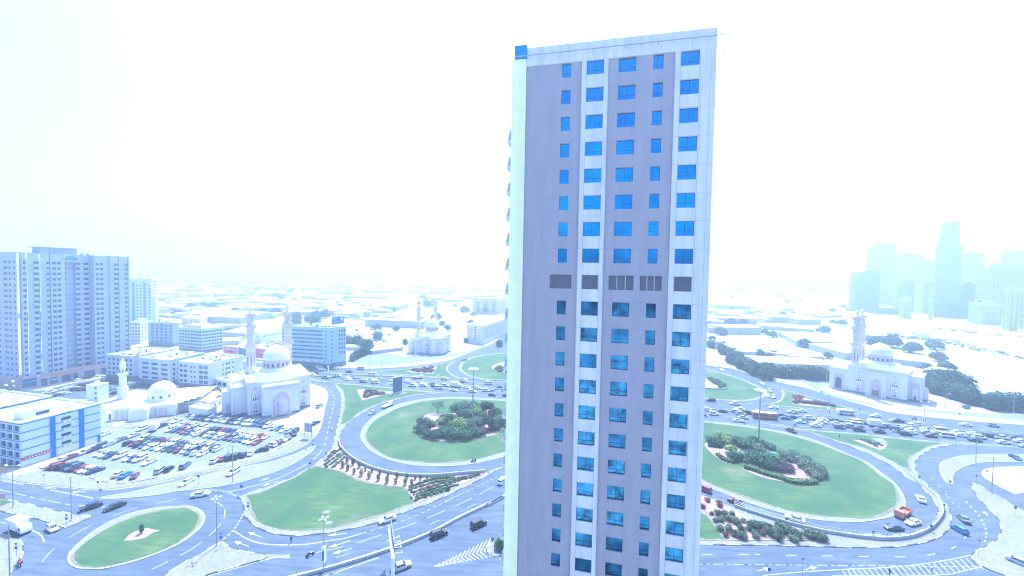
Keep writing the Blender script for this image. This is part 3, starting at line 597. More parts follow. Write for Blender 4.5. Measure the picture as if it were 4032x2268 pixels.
# ------------------------------------------------------------------ the blue and white office block at the left edge
M_bwhite = mat('white_cladding_board', (.62, .70, .74), .6, .04, .3); M_blue = mat('blue_cladding', (.03, .17, .56), .45, .1, .6); M_blued = mat('blue_trim', (.04, .13, .36), .5); M_redb = mat('red_brown_sign', (.32, .09, .07), .7, .3, 1)
def blue_block(label, B, C, dist, h, first):
    u = (C - B).normalized(); back = Vector((-u.y, u.x, 0)); A = B + back * dist
    root = tag(empty('office_block', B), label, 'office building', 'blue and white office blocks'); fl, fr = Face(A, B - A, B), Face(B, C - B, B); L = (C - B).length
    wall = MB(); ops = []
    fz = [(.45, .64)]
    for k in range(4):
        z = h - 1.5 - 2.95 * k
        ops.append((L*.47, L*.60, z - 1.55, z - .35))
    fr.open_wall(wall, 0, L, 0, h, ops, 0, .8)
    lops = [(dist - .6 - (c+1)*3.4 + .3, dist - .6 - c*3.4 - .3, h - 3.0*(k+1) - .2, h - 3.0*k - 1.2) for k in range(5) for c in range(0, 6)]
    fl.open_wall(wall, 0, dist, 0, h, [o for o in lops if o[0] > 0], 0, .6)
    D = A + (C - B); Face(C, D - C, B).quad(wall, 0, dist, 0, h); Face(D, A - D, B).quad(wall, 0, L, 0, h)
    for a, b in ((A, B), (B, C), (C, D), (D, A)):
        f = Face(a, b - a, B); f.box(wall, .3, (b - a).length - .3, h - .8, h + .01, -.3, -.001); f.box(wall, -.1, (b - a).length + .1, h - .35, h + .02, .001, .12)
    wall.build('wall', M_bwhite, root)
    MB().prism([p - B for p in (A, B, C, D)], h - .8, h - .8).build('roof', M_roof, root)
    for o in ops:
        inst('window', win_mesh(o[1] - o[0], o[3] - o[2]), root, fr.p((o[0]+o[1])/2, -.75, o[2]), fr.rz)
        for s_ in (.35, .8):
            mb = MB(); mb.box(-.45, .45, -.4, 0, 0, .6); mb.mi = 1; mb.lathe([(.2, 0), (.2, .01)], 0, 0, 8); mb.build('air_conditioner', [M_white, M_dark], root, fr.p(o[0] + (o[1]-o[0])*s_, .02, o[2] - .55), fr.rz)
    for o in lops:
        if o[0] > 0: inst('balcony_window', win_mesh(o[1] - o[0], o[3] - o[2]), root, fl.p((o[0]+o[1])/2, -.5, o[2]), fl.rz)
    tr = MB()
    for k in range(5):
        z = h - .55 - 2.95 * k
        for a, b in ((0, .335), (.395, .70), (.765, 1)): fr.box(tr, L*a, L*b, z - .12, z + .12, .002, .1)
        fl.box(tr, 0, dist, z - .1, z + .1, .002, .08)
    for s_ in (.49, .57):
        fr.poly(tr, [(L*s_ - 1, h - .5), (L*s_ + 1, h - .5), (L*s_, h + .05)], .13, .2)
    tr.build('blue_trim', M_blued, root)
    for a, b in ((.335, .395), (.70, .765), (.955, .985)):
        mb = MB(); fr.box(mb, L*a, L*b, 0 if a < .9 else 0, h - .5 if a < .9 else 2.9, .002, .3); mb.build('blue_panel', M_blue, root)
    mb = MB(); fr.box(mb, -.1, L*.33, 2.2, 3.2, .1, .35); mb.mi = 1
    for i in range(9): fr.box(mb, .8 + i*.75, 1.2 + i*.75, 2.5, 2.9, .351, .36)
    mb.build('shop_sign', [M_redb, M_white], root)
    mb = MB()
    for a, b in ((.42, .54), (.56, .69), (.78, .95)): fr.box(mb, L*a, L*b, .1, 2.6, .002, .05)
    mb.build('shop_front', M_white, root)
    q = (B + (A - B) * .35 + u * L * .35) - B
    mb = MB(); mb.box(-4, 4, -2.5, 2.5, 0, 2.6); mb.mi = 1; mb.box(-4.3, 4.3, -2.8, 2.8, 2.6, 2.8); mb.mi = 2; mb.box(-1, 2.5, -2.54, -2.5, .5, 1.6); mb.build('plant_room', [M_white, M_roof, M_dark], root, (q.x, q.y, h - .8), fr.rz)
    for dx, dy in ((.3, .45), (.55, .62), (.8, .35)):
        q = (B + (A - B) * dy + u * L * dx) - B; MB().lathe([(1.1, 0), (1.15, 1.2), (.9, 1.7), (.3, 1.9)], n=12).build('water_tank', M_white, root, (q.x, q.y, h - .8))
    return root
bB, bC = gp('U', 370, 855, 15.2), gp('U', 1815, 492, 15.2); bu = u2(bB, bC)
bB0 = Vector((bB.x, bB.y, 0)); bC0 = Vector((bC.x, bC.y, 0))
blue_block('white office block with two blue stripes, red sign and roof plant at the left edge', bB0, bC0, 24, 15.2, True)
p2 = gp('U', 940, 362, 15.2); p2.z = 0; blue_block('second white office block with blue trim, mostly hidden behind the nearer one', p2 - bu * 30, p2, 24, 15.2, False)
p3 = gp('U', 140, 262, 15.2); p3.z = 0; blue_block('third white office block, only its roof corner showing beyond the second', p3 - bu * 26, p3, 20, 15.2, False)

# ------------------------------------------------------------------ big apartment tower at left
M_apt = mat('apartment_render', (.39, .425, .53), .85, .06, .25); M_aptb = mat('podium_stone', (.40, .33, .33), .85, .1, .4); M_aptl = mat('pale_fin', (.30, .33, .42), .8)
LB = gp('D', 285, 870); LU = Vector((.25, .968, 0)).normalized(); LN = 50.0; LH = 75.6
apt = tag(empty('apartment_tower', LB), 'huge lilac grey apartment tower with bay windows and an arched centre above shops', 'apartment tower')
fr = Face(LB, LU, LB); LW = Vector((-LU.y, LU.x, 0)); fl = Face(LB + LW * 34, -LW, LB)
def sA(x, y=330): return fr.s_of(*px('A', x, y))[0]
bayx = [(290, 368, 1.3), (368, 556, 1.3), (556, 706, 1.3), (706, 935, .25), (935, 1150, -5.5), (1150, 1355, -4.0), (1355, 1572, .3), (1572, 1702, 1.3), (1702, 1832, 1.3), (1832, 1866, .6)]
wall = MB(); cwn = MB(); fins = MB(); roofm = MB(); nW = 0; rest = MB()
winx = {0: [(305, 345)], 1: [(460, 540)], 2: [(648, 692)], 3: [(750, 805), (822, 876)], 4: [(945, 1040)], 5: [(1155, 1222), (1272, 1345)], 6: [(1380, 1428), (1442, 1490)], 7: [(1628, 1690)], 8: [(1783, 1822)], 9: []}
ex = [(362, 382), (552, 596), (700, 716), (905, 928), (1526, 1576), (1700, 1724)]
ZR = [70.9 - 3.12 * k for k in range(21)]
allops = []
for i, (xa, xb, off) in enumerate(bayx):
    a, b = sA(xa), sA(xb); ch_ = .5 if off == 1.3 else 0; ops = []
    for x0, x1 in winx[i]:
        w0, w1 = sA(x0), sA(x1)
        w1 = min(w1, b - ch_ - .15); w0 = max(w0, a + .1)
        for z in ZR: ops.append((w0, w1, z - 1.5, z))
    fr.open_wall(wall, a, b - ch_, 7, LH, ops, off, .35)
    allops += [(o, off) for o in ops]
    nxt = bayx[i+1][2] if i + 1 < len(bayx) else -20
    prev = bayx[i-1][2] if i else -1
    # left return and right chamfer or return
    wall.add([fr.p(a, max(off, prev), 7), fr.p(a, min(off, prev), 7), fr.p(a, min(off, prev), LH), fr.p(a, max(off, prev), LH)], [(0,1,2,3),(3,2,1,0)][:1])
    if ch_:
        for z in ZR: cwn.add([fr.p(b - ch_ - .02, off + .03, z - 1.5), fr.p(b + .03, off - ch_ + .02, z - 1.5), fr.p(b + .03, off - ch_ + .02, z), fr.p(b - ch_ - .02, off + .03, z)], [(0,1,2,3)])
        fins.add([fr.p(b - ch_, off, 7), fr.p(b, off - ch_, 7), fr.p(b, off - ch_, LH - 3.2), fr.p(b - ch_, off, LH - 3.2)], [(0,1,2,3)])
        fins.add([fr.p(b - ch_, off, LH - 3.2), fr.p(b, off - ch_, LH - 3.2), fr.p(b - .01, off - 1.25, LH - 3.2), fr.p(b - ch_ - 1.4, off + .0, LH)], [(0,1,3)])
    wall.add([fr.p(a, off, LH), fr.p(b, off, LH), fr.p(b, -20, LH), fr.p(a, -20, LH)], [(0,1,2,3)])
Lend = sA(1866)
fr.quad(wall, 0, .01, 7, LH)
wall.add([fr.p(Lend, .6, 0), fr.p(Lend, -20, 0), fr.p(Lend, -20, LH), fr.p(Lend, .6, LH)], [(0,1,2,3)])
lopsx = []
def sL(x, y=330): return fl.s_of(*px('A', x, y))[0]
for x0, x1 in ((47, 100), (120, 150), (190, 215)):
    for z in ZR: lopsx.append((sL(x0), sL(x1), z - 1.4, z))
for s_ in (4, 9, 12, 17):
    for z in ZR: lopsx.append((s_, s_ + 2, z - 1.4, z))
fl.open_wall(wall, 0, 34, 7, LH, lopsx, 0, .3)
wall.build('wall', M_apt, apt); fins.build('bay_corner', M_aptl, apt); tag(cwn.build('corner_windows', M_glass, apt), kind='stuff')
rest = MB()
cand = sorted([(-o[3], o, off, fr) for o, off in allops] + [(-o[3], o, 0, fl) for o in lopsx], key=lambda t: t[0])
for i, (_, o, off, f) in enumerate(cand):
    if i < 100: inst('window', win_mesh(o[1]-o[0], o[3]-o[2]), apt, f.p((o[0]+o[1])/2, off - .3, o[2]), f.rz)
    else:
        rest.mi = 0; f.quad(rest, o[0], o[1], o[2], o[3], off - .28); rest.mi = 1; f.box(rest, (o[0]+o[1])/2 - .04, (o[0]+o[1])/2 + .04, o[2], o[3], off - .27, off - .22)
tag(rest.build('windows', [M_glass, M_frame], apt), kind='stuff')
# balcony fronts and balcony fronts
for i, (xa, xb, off) in enumerate(bayx[:-1]):
    a, b = sA(xa), sA(xb)
    for z in ZR:
        if i in (1, 2, 7, 8, 4, 5): bd = MB(); fr.box(bd, max(a + .1, sA(winx[i][0][0]) - .3), min(b - 1.3, sA(winx[i][-1][1]) + .3) if i in (1,2,7,8) else b - .2, z - 2.55, z - 1.55, off + .002, off + .6); bd.build('balcony_front', mat('balcony_render', (.44, .47, .57), .85), apt)
pod = MB(); pops = []
for s0, s1, z0, z1 in ((.3, 5.8, 1, 3.6), (.3, 5.8, 4.2, 5.8), (7.5, 10, .2, 4.4), (11, 14.5, .3, 4), (16, 20, .3, 4.2), (21, 23, .3, 4.2), (26, 31, .4, 4.4), (34, 39, .4, 4.4), (41, 46, .4, 4.4)): pops.append((s0, s1, z0, z1))
fr.open_wall(pod, 0, LN, 0, 7.0, pops, 1.6, .5); fl.open_wall(pod, 0, 34, 0, 7.0, [(26, 30, 4, 5), (27, 31, 1.2, 2.4), (20, 24, 1.2, 2.4)], 0, .4)
pod.add([fr.p(0, 1.6, 7), fr.p(LN, 1.6, 7), fr.p(LN, -8, 7), fr.p(0, -8, 7)], [(0,1,2,3)]); pod.add([fr.p(0, 0, 0), fr.p(0, 1.6, 0), fr.p(0, 1.6, 7), fr.p(0, 0, 7)], [(0,1,2,3)])
fr.box(pod, 0, LN, 6.6, 7.4, 1.601, 1.8); pod.build('podium', M_aptb, apt)
for o in pops: inst('shop_window', win_mesh(o[1]-o[0], o[3]-o[2]), apt, fr.p((o[0]+o[1])/2, 1.2, o[2]), fr.rz)
for s0, s1, m_, z0 in ((11, 23, mat('orange_sign', (.62, .22, .10), .6), 5.2), (.5, 5.6, mat('blue_sign', (.08, .28, .55), .6), 3.7), (11.2, 14.2, mat('teal_sign', (.22, .55, .60), .6), 2.6)):
    mb = MB(); fr.box(mb, s0, s1, z0, z0 + .7, 1.81, 2.05); mb.build('shop_sign', m_, apt)
cr = MB(); s0, s1 = sA(895), sA(1150); cz = 72.3; pts = [(s0 + (s1 - s0) * (.5 - .5*math.cos(math.pi*i/14)), cz + 3.4*math.sin(math.pi*i/14)) for i in range(15)]
inn = [(s0 + .9 + (s1 - s0 - 1.8) * (.5 + .5*math.cos(math.pi*i/14)), cz + 2.2*math.sin(math.pi*i/14)) for i in range(15)]
fr.poly(cr, pts + inn, -.6, .6); fr.box(cr, s0, s1, cz - 1.2, cz - .3, -.6, .6); cr.build('arch', M_apt, apt)
mb = MB(); fr.poly(mb, inn, -.9, -.5); mb.build('arch_window', mat('arch_glass', (.10, .36, .60), .15, metal=.5), apt)
mb = MB(); sa, sb = sA(620), sA(1150); fr.box(mb, sa, sb, LH, LH + 3.2, -9, -2); mb.mi = 1; fr.box(mb, sa - 1.5, sb + 1.5, LH + 3.2, LH + 3.7, -11, -.6); mb.build('roof_house', [M_apt, M_aptl], apt)
for x in (1265, 1355):
    q = fr.p(sA(x), -5, LH); MB().lathe([(.5, 0), (.9, .7), (1.0, 1.0)], n=10).build('satellite_dish', M_aptl, apt, q)

# ------------------------------------------------------------------ town blocks behind (A left, B near, C right roof corners)
def rp3(h, *L): return [gp(k, a, b, h) for k, a, b in L]
M_stripe = mat('pale_striped_render', (.50, .56, .62), .8, .05, .3); M_bl = mat('blue_grey_panel', (.16, .24, .36), .6, .1, .3)
A_, B_, C_ = G(509, 1097, 57), G(596, 1098, 57), G(617, 1099, 57)
r, F_ = block('apartment_tower', 'white apartment tower with dark blue vertical strips behind the huge lilac tower', 'apartment tower', A_ + Vector((-8, 0, 0)), B_, B_ + Vector((-7, 15, 0)), 57, M_stripe, [[(.0, .28, 2, .55, 6, 3.3, 14, 1.5), (.45, .68, 2, .6, 6, 3.3, 14, 1.5), (.88, .98, 1, .8, 6, 3.3, 14, 1.5)], [(.1, .9, 1, .8, 40, 3.3, 5, 1.2)]], 3, bits=3)
mb = MB()
for f0, f1 in ((.34, .43), (.72, .81)): F_[0][0].box(mb, F_[0][1]*f0, F_[0][1]*f1, 4, 53, .01, .25)
F_[1][0].box(mb, 1.2, 4, 4, 38, .01, .25); F_[1][0].box(mb, 6, 9, 4, 38, .01, .25); mb.build('dark_strip', M_bl, r)
a = rp3(20, ('A', 1868, 1172), ('B', -10, 800), ('B', 0, 790)); A1 = gp('A', 1868, 1165, 20); B1 = gp('A', 2030, 1165, 20); C1 = gp('A', 2215, 1138, 20)
block('apartment_block', 'cream six storey block with balconies squeezed between the two tall towers', 'apartment block', A1, B1, C1, 20, M_cream, [[(.02, .98, 4, .72, 2.2, 2.9, 6, 1.6)], [(.05, .95, 4, .4, 2.2, 2.9, 6, 1.3)]], 4, bits=5)
A1, B1, C1 = rp3(20.5, ('B', -60, 806), ('B', 300, 822), ('B', 385, 812))
r, F_ = block('apartment_block', 'blue grey block with dark balcony strips, left of the hotel like block', 'apartment block', A1, B1, C1, 20.5, mat('blue_grey_render', (.34, .38, .46), .85, .05, .3), [[(.08, .98, 5, .62, 3.2, 2.8, 6, 2.0)], []], 5, bits=4, plinth=(3, M_dgrey))
A1, B1, C1 = rp3(19.6, ('B', 378, 880), ('B', 715, 905), ('B', 1018, 872))
r, F_ = block('apartment_block', 'seven storey white block with ribbon balconies and a pink tiled roof', 'apartment block', A1, B1, C1, 19.6, M_stripe, [[(.01, .99, 8, .88, 3.4, 2.6, 6, 1.35)], [(.01, .99, 7, .85, 3.4, 2.6, 6, 1.35)]], 6, bits=0, stair=False, plinth=(2.6, M_dgrey))
mb = MB(); q = (A1 + C1) / 2 - B1; e = [x - B1 for x in (A1, B1, C1, A1 + C1 - B1)]; cc = sum(e, Vector()) / 4; cc.z = 0
lo = [cc + (Vector((x.x, x.y, 0)) - cc) * .86 for x in e]; hi = [cc + (Vector((x.x, x.y, 0)) - cc) * .70 for x in e]
mb.add([(*x[:2], 19.6) for x in lo] + [(*x[:2], 22) for x in hi], [(0,1,5,4),(1,2,6,5),(2,3,7,6),(3,0,4,7),(4,5,6,7)]); mb.build('pink_roof', M_pink, r)
M_low = mat('greyish_white_render', (.50, .53, .56), .85, .10, .35)
WB = [[(.04, .96, 6, .62, 3.6, 2.75, 4, 1.5)], [(.3, .95, 5, .4, 3.6, 2.75, 4, 1.4)]]
A1, B1, C1 = rp3(15.4, ('D', 1535, 345), ('D', 1935, 378), ('D', 2560, 270))
block('apartment_block', 'low white block with balconies directly right of the big lilac tower', 'apartment block', A1, B1, C1, 15.4, M_low, [WB[0], []], 7, 'low white blocks in a row', plinth=(3.2, M_dgrey))
A1, B1, C1 = rp3(15.6, ('D', 2005, 392), ('D', 2455, 434), ('B', 755, 1245))
block('apartment_block', 'low white block with grouped windows, second of three in a row', 'apartment block', A1, B1, C1, 15.6, M_low, [[(.06, .98, 3, .7, 3.6, 2.75, 4, 1.3)], [(.05, .95, 7, .5, 3.6, 2.75, 4, 1.3)]], 8, 'low white blocks in a row', bits=8, plinth=(3.2, M_dgrey))
A1, B1, C1 = rp3(15.5, ('E', 8, 445), ('E', 447, 483), ('E', 950, 362))
block('apartment_block', 'low white block with open balconies and roof chimneys beside the large twin minaret mosque', 'apartment block', A1, B1, C1, 15.5, M_low, [[(.02, .30, 2, .8, 3.7, 2.8, 4, 1.7), (.38, .58, 2, .6, 3.7, 2.8, 4, 1.2), (.66, .98, 2, .85, 3.7, 2.8, 4, 1.8)], [(.36, .42, 1, .7, 3.7, 2.8, 4, 1), (.45, .60, 2, .75, 3.7, 2.8, 4, 1.4), (.64, .72, 1, .6, 3.7, 2.8, 4, 1)]], 9, 'low white blocks in a row', bits=12, plinth=(3.2, M_dgrey))
A1, B1, C1 = rp3(6, ('E', 558, 700), ('E', 745, 735), ('E', 985, 600))
block('mosque_annex', 'low white annex with two dark bays beside the large mosque wing', 'annex', A1, B1, C1, 6, M_white, [[(.05, .8, 2, .85, 2.4, 3, 1, 2)], []], 10, bits=10, stair=False)
A1, B1, C1 = rp3(4, ('E', 335, 1028), ('E', 470, 1045), ('E', 800, 900))
block('wash_house', 'small flat roofed wash house between the white block and the large mosque', 'outbuilding', A1, B1, C1, 4, M_white, [[], [(.1, .9, 4, .3, 1, 3, 1, 1.4)]], 11, bits=2, stair=False, tank=False)
A1, B1, C1 = rp3(4.2, ('E', 158, 1105), ('E', 440, 1150), ('E', 562, 1100))
block('utility_building', 'square windowless white utility hut with dark plinth behind the parked cars', 'outbuilding', A1, B1, C1, 4.2, M_white, [[], []], 12, bits=0, stair=False, plinth=(.8, M_dgrey))
# long low white buildings and faint far blocks
for lab, h, pts, faces, m_ in (
    ('long two storey white building behind the red hoardings', 9.4, (('B', 1480, 940), ('B', 1565, 968), ('B', 1875, 912)), [[(.1, .9, 2, .3, 4.6, 3, 2, 1.2)], [(.04, .96, 10, .45, 5.6, 3, 1, 1.3)]], M_white),
    ('long white apartment block along the street behind the middle mosque', 18, (('C', 1978, 830), ('C', 2215, 862), ('C', 2700, 700)), [[(.15, .35, 2, .3, 5, 2.8, 4, 1.2), (.45, .62, 1, .6, 4, 2.8, 5, 1.7), (.7, .95, 2, .3, 5, 2.8, 4, 1.2)], [(.02, .98, 16, .45, 5, 2.8, 4, 1.2)]], M_cream),
    ('faint pink apartment block far beyond the middle mosque', 27, (('C', 2065, 455), ('C', 2430, 462), ('C', 2570, 450)), [[(.12, .3, 1, .8, 4, 3, 6, 1.5), (.42, .6, 1, .8, 4, 3, 6, 1.5), (.74, .92, 1, .8, 4, 3, 6, 1.5)], [(.1, .9, 4, .4, 4, 3, 6, 1.4)]], M_pink),
    ('small white house with dark windows behind the striped blocks', 9, (('B', 800, 840), ('B', 1030, 855), ('B', 1370, 838)), [[(.1, .9, 4, .4, 2, 3, 2, 1.2)], [(.1, .9, 5, .5, 5, 3, 1, 1.2)]], M_cream),
    ('low pale house with a pink wall behind the small block roofs', 8, (('B', 420, 740), ('B', 700, 760), ('B', 820, 712)), [[(.1, .9, 3, .3, 2, 3, 2, 1.2)], [(.1, .9, 3, .5, 4, 3, 1, 1.2)]], M_pink)):
    A1, B1, C1 = rp3(h, *pts); block('apartment_block' if h > 12 else 'low_building', lab, 'apartment block' if h > 12 else 'building', A1, B1, C1, h, m_, faces, 13, bits=3, stair=False)
# office block with ribbon windows and a roof hoarding
A1, B1, C1 = rp3(28.3, ('B', 1878, 852), ('B', 2560, 885), ('C', 232, 868)); M_off = mat('pale_blue_panel', (.38, .52, .60), .7, .05, .3)
r, F_ = block('office_block', 'pale blue office block with ribbon windows and a billboard on its roof', 'office building', A1, B1, C1, 28.3, M_off, [[(.0, .86, 5, .99, 5.6, 2.75, 8, 1.15), (.9, .94, 1, .7, 5.6, 2.75, 8, 1.2)], [(.12, .2, 1, .8, 4, 2.9, 8, 1.5), (.55, .95, 4, .6, 9, 3.1, 6, 2.0)]], 14, bits=8, plinth=(3, M_dgrey))
mb = MB(); f0, L0 = F_[0]; f0.box(mb, L0*.1, L0*.86, 3.1, 4.9, .13, .4); mb.mi = 1
for i, s_ in enumerate((.17, .19, .30, .315, .33, .345, .36, .45, .465, .48, .50, .62, .64, .655, .67, .685, .78, .79, .80, .815, .83)): f0.box(mb, L0*s_, L0*s_ + .35, 3.6, 4.4 - .2*(i % 2), .401, .42)
mb.build('shop_fascia', [M_white, M_dgrey], r); mb = MB(); f0.box(mb, L0*.88, L0 + 1.5, 2.8, 3.4, .13, 2.2); mb.build('canopy', M_off, r)
# ------------------------------------------------------------------ text helper
def text_mesh(s, size, m_, ext=.02):
    c = bpy.data.curves.new('lettering', 'FONT'); c.body = s; c.size = size; c.extrude = ext; c.align_x = 'CENTER'; c.align_y = 'CENTER'
    o = bpy.data.objects.new('lettering', c); COL.objects.link(o); dg = bpy.context.evaluated_depsgraph_get(); dg.update(); me = bpy.data.meshes.new_from_object(o.evaluated_get(dg)); bpy.data.objects.remove(o); me.materials.clear(); me.materials.append(m_); return me
def put_text(s, size, m_, face, root, s_, z, out):
    o = inst('lettering', text_mesh(s, size, m_), root, face.p(s_, out, z)); o.rotation_euler = (math.pi/2, 0, face.rz); return o
# roof billboard
M_bb = mat('billboard_blue', (.05, .13, .26), .6, .15, .4); M_bbl = mat('billboard_pale', (.45, .60, .70), .6); M_redh = mat('hoarding_red', (.62, .20, .24), .7, .06, .2); M_hblue = mat('hoarding_photo', (.16, .24, .36), .7, .6, .5)
P0 = gp('C', 25, 860, 28.5); P1 = gp('C', 198, 832, 28.5); d_ = (P0 + P1).length / 2; bw = (P1 - P0).length
bb = tag(empty('roof_billboard', P0), 'dark blue billboard with a car picture on the roof of the pale office block', 'billboard'); bf = Face(P0, P1 - P0, Vector((P0.x, P0.y, 0))); bf.o = Vector((0, 0, 0))
bh = bf.s_of(*px('C', 30, 760))[1] - 28.5 if False else 5.6
mb = MB(); bf.box(mb, 0, bw, .8, .8 + bh, -.3, 0); mb.build('panel', M_bb, bb); mb = MB()
for s_ in (.5, bw*.33, bw*.66, bw - .5): mb.tube(bf.p(s_, -.2, 0), bf.p(s_, -.2, 1), .1); mb.tube(bf.p(s_, -2, 0), bf.p(s_, -.3, 5), .07)
mb.build('support_frame', M_metal, bb); mb = MB()
arc = [(bw*(.08 + .5*i/12), 2.5 + 1.5*math.sin(math.pi*i/12)) for i in range(13)]
for a, b in zip(arc, arc[1:]): mb.tube(bf.p(a[0], .06, a[1]), bf.p(b[0], .06, b[1]), .09)
mb.tube(bf.p(bw*.06, .06, 2.5), bf.p(bw*.6, .06, 2.6), .09); mb.tube(bf.p(bw*.1, .06, 1.3), bf.p(bw*.55, .06, 1.4), .09)
for s_ in (.13, .5): mb.lathe([(.5, 0), (.5, .01)], *bf.p(bw*s_, .1, 0)[:2], 8)
bf.poly(mb, [(bw*.66, 6), (bw*.98, 6), (bw*.82, 1.9)], .01, .05); mb.build('car_drawing', M_bbl, bb); put_text('RENT', 1.5, M_white, bf, bb, bw*.25, 5.2, .03)
# red hoardings on the street
for lab, a, b, top, txt in (('red street hoarding with white lettering beside the first minaret', (1027, 1255), (1232, 1275), 1150, 'BACK TO'), ('red street hoarding with an oval emblem between the minaret and the dome', (1492, 1325), (1720, 1345), 1180, 'Lucca'),
      ('blue picture hoarding between the two red ones', (1240, 1275), (1488, 1325), 1165, None)):
    A1, B1 = gp('B', a[0], a[1] + 12), gp('B', b[0], b[1] + 12); f = Face(A1, B1 - A1, A1); L = (B1 - A1).length; z1 = f.s_of(*px('B', a[0], top))[1]; z0 = .8
    o = tag(empty('hoarding', A1), lab, 'hoarding'); mb = MB(); f.box(mb, 0, L, z0, z1, -.25, 0); mb.build('panel', M_redh if txt else M_hblue, o)
    mb = MB(); [mb.tube(f.p(L*t, -.3, 0), f.p(L*t, -.3, z1 - .2), .12) for t in (.05, .35, .65, .95)]; mb.build('post', M_metal, o)
    if txt:
        put_text(txt, L*.15, M_white, f, o, L*.5, z0 + (z1-z0)*.62, .03); mb = MB(); pts = [(L*.5 + L*.24*math.cos(t*.524), z0 + (z1-z0)*.33 + .9*math.sin(t*.524)) for t in range(12)]; f.poly(mb, pts, .01, .04); mb.build('emblem', mat('hoarding_dark_red', (.42, .10, .14), .7), o)
# ------------------------------------------------------------------ mosques
M_mos = mat('mosque_plaster', (.74, .72, .72), .85, .04, .4); M_mosp = mat('mosque_pink_stone', (.60, .50, .51), .85, .08, .6); M_dome = mat('dome_tile', (.72, .71, .74), .6, .04, 1)
M_mwin = mat('mosque_window', (.10, .10, .15), .3); M_plin = mat('granite_plinth', (.22, .24, .29), .8, .1, .6)
def archpts(s0, s1, z0, zt, point=.35, n=8):
    c = (s0 + s1) / 2; r = (s1 - s0) / 2; zs = zt - r * (1 + point); P = [(s0, z0), (s1, z0), (s1, zs)]
    for i in range(1, n * 2): t = math.pi * i / (2*n); P.append((c + r*math.cos(t), zs + r*(1 + point*math.sin(t)) * math.sin(t) ** (1 if point == 0 else .9)))
    P.append((s0, zs)); return P
def crenels(f, mb, L, z, step=.9, s0=.3):
    n = int((L - 2*s0) / step)
    for i in range(n):
        s_ = s0 + i * step; f.poly(mb, [(s_, z), (s_ + step*.62, z), (s_ + step*.62, z + .35), (s_ + step*.31, z + .75), (s_, z + .35)], -.28, -.02)
    f.box(mb, -.15, L + .15, z - .55, z + .02, .001, .35); f.box(mb, -.05, L + .05, z - .95, z - .56, .001, .16)
    for i in range(int(L / .5)): f.box(mb, i*.5 + .1, i*.5 + .32, z - 1.25, z - .96, .001, .14)
def minaret(root, x, y, z0):
    m = MB(); r = 2.05
    m.lathe([(2.6, z0 - 1), (2.6, z0 + .8), (2.25, z0 + 1.2), (r, z0 + 1.4), (r, 28), (2.1, 28.2)], x, y, 8, math.pi/8)
    m.lathe([(1.75, 30.6), (1.7, 38.2)], x, y, 12)
    m.lathe([(1.75, 45.0), (1.5, 45.2), (.6, 46.4), (.55, 47.2), (1.05, 48.4), (1.0, 49.0), (.45, 50.1), (.08, 50.7)], x, y, 12)
    for k in range(8):
        a = 2*math.pi*k/8; m.tube((x + 1.35*math.cos(a), y + 1.35*math.sin(a), 39.4), (x + 1.35*math.cos(a), y + 1.35*math.sin(a), 44.2), .26)
    m.lathe([(.55, 39.4), (.55, 44.2)], x, y, 8)
    o = m.build('minaret', M_mos, root)
    b = MB()
    for z, ra in ((28, 2.9), (38, 2.55), (44, 2.3)):
        b.lathe([(1.9, z), (ra, z + 1.0), (ra, z + 1.35)], x, y, 8, math.pi/8); b.lathe([(ra, z + 1.35), (ra, z + 2.1), (ra - .15, z + 2.1), (ra - .15, z + 1.36)], x, y, 8, math.pi/8)
    b.build('balcony', M_mosp, o)
    w_ = MB()
    for k in range(8):
        a = math.pi/4*k; c, s_ = math.cos(a), math.sin(a); d = 1.93; px_, py_ = x + c*d, y + s_*d; w_.xf = Matrix.Translation((px_, py_, 0)) @ Matrix.Rotation(a - math.pi/2, 4, 'Z'); w_.box(-.55, .55, -.04, .03, z0 + 2.5, 26.5); w_.mi = 1; w_.box(-.2, .2, .03, .06, z0 + 3.4, 24); w_.mi = 0
    w_.xf = None
    for z in range(8):
        w_.lathe([(1.82, 30.9 + z*.95), (1.82, 31.4 + z*.95)], x, y, 12)
    w_.build('stone_panel', [M_mosp, M_dgrey], o)
    fn = MB(); fn.tube((x, y, 50.6), (x, y, 53), .05); 
    for i in range(9):
        a0, a1 = -2.6 + i*.5, -2.1 + i*.5; fn.tube((x + .5*math.cos(a0 + 1.57), y, 53.4 + .5*math.sin(a0 + 1.57)), (x + .5*math.cos(a1 + 1.57), y, 53.4 + .5*math.sin(a1 + 1.57)), .05)
    fn.build('finial', mat('brass', (.35, .25, .12), .4, metal=.7), o)
def pend_(m, root): m.build('window_panel', [M_mosp, M_mos, M_mwin], root)
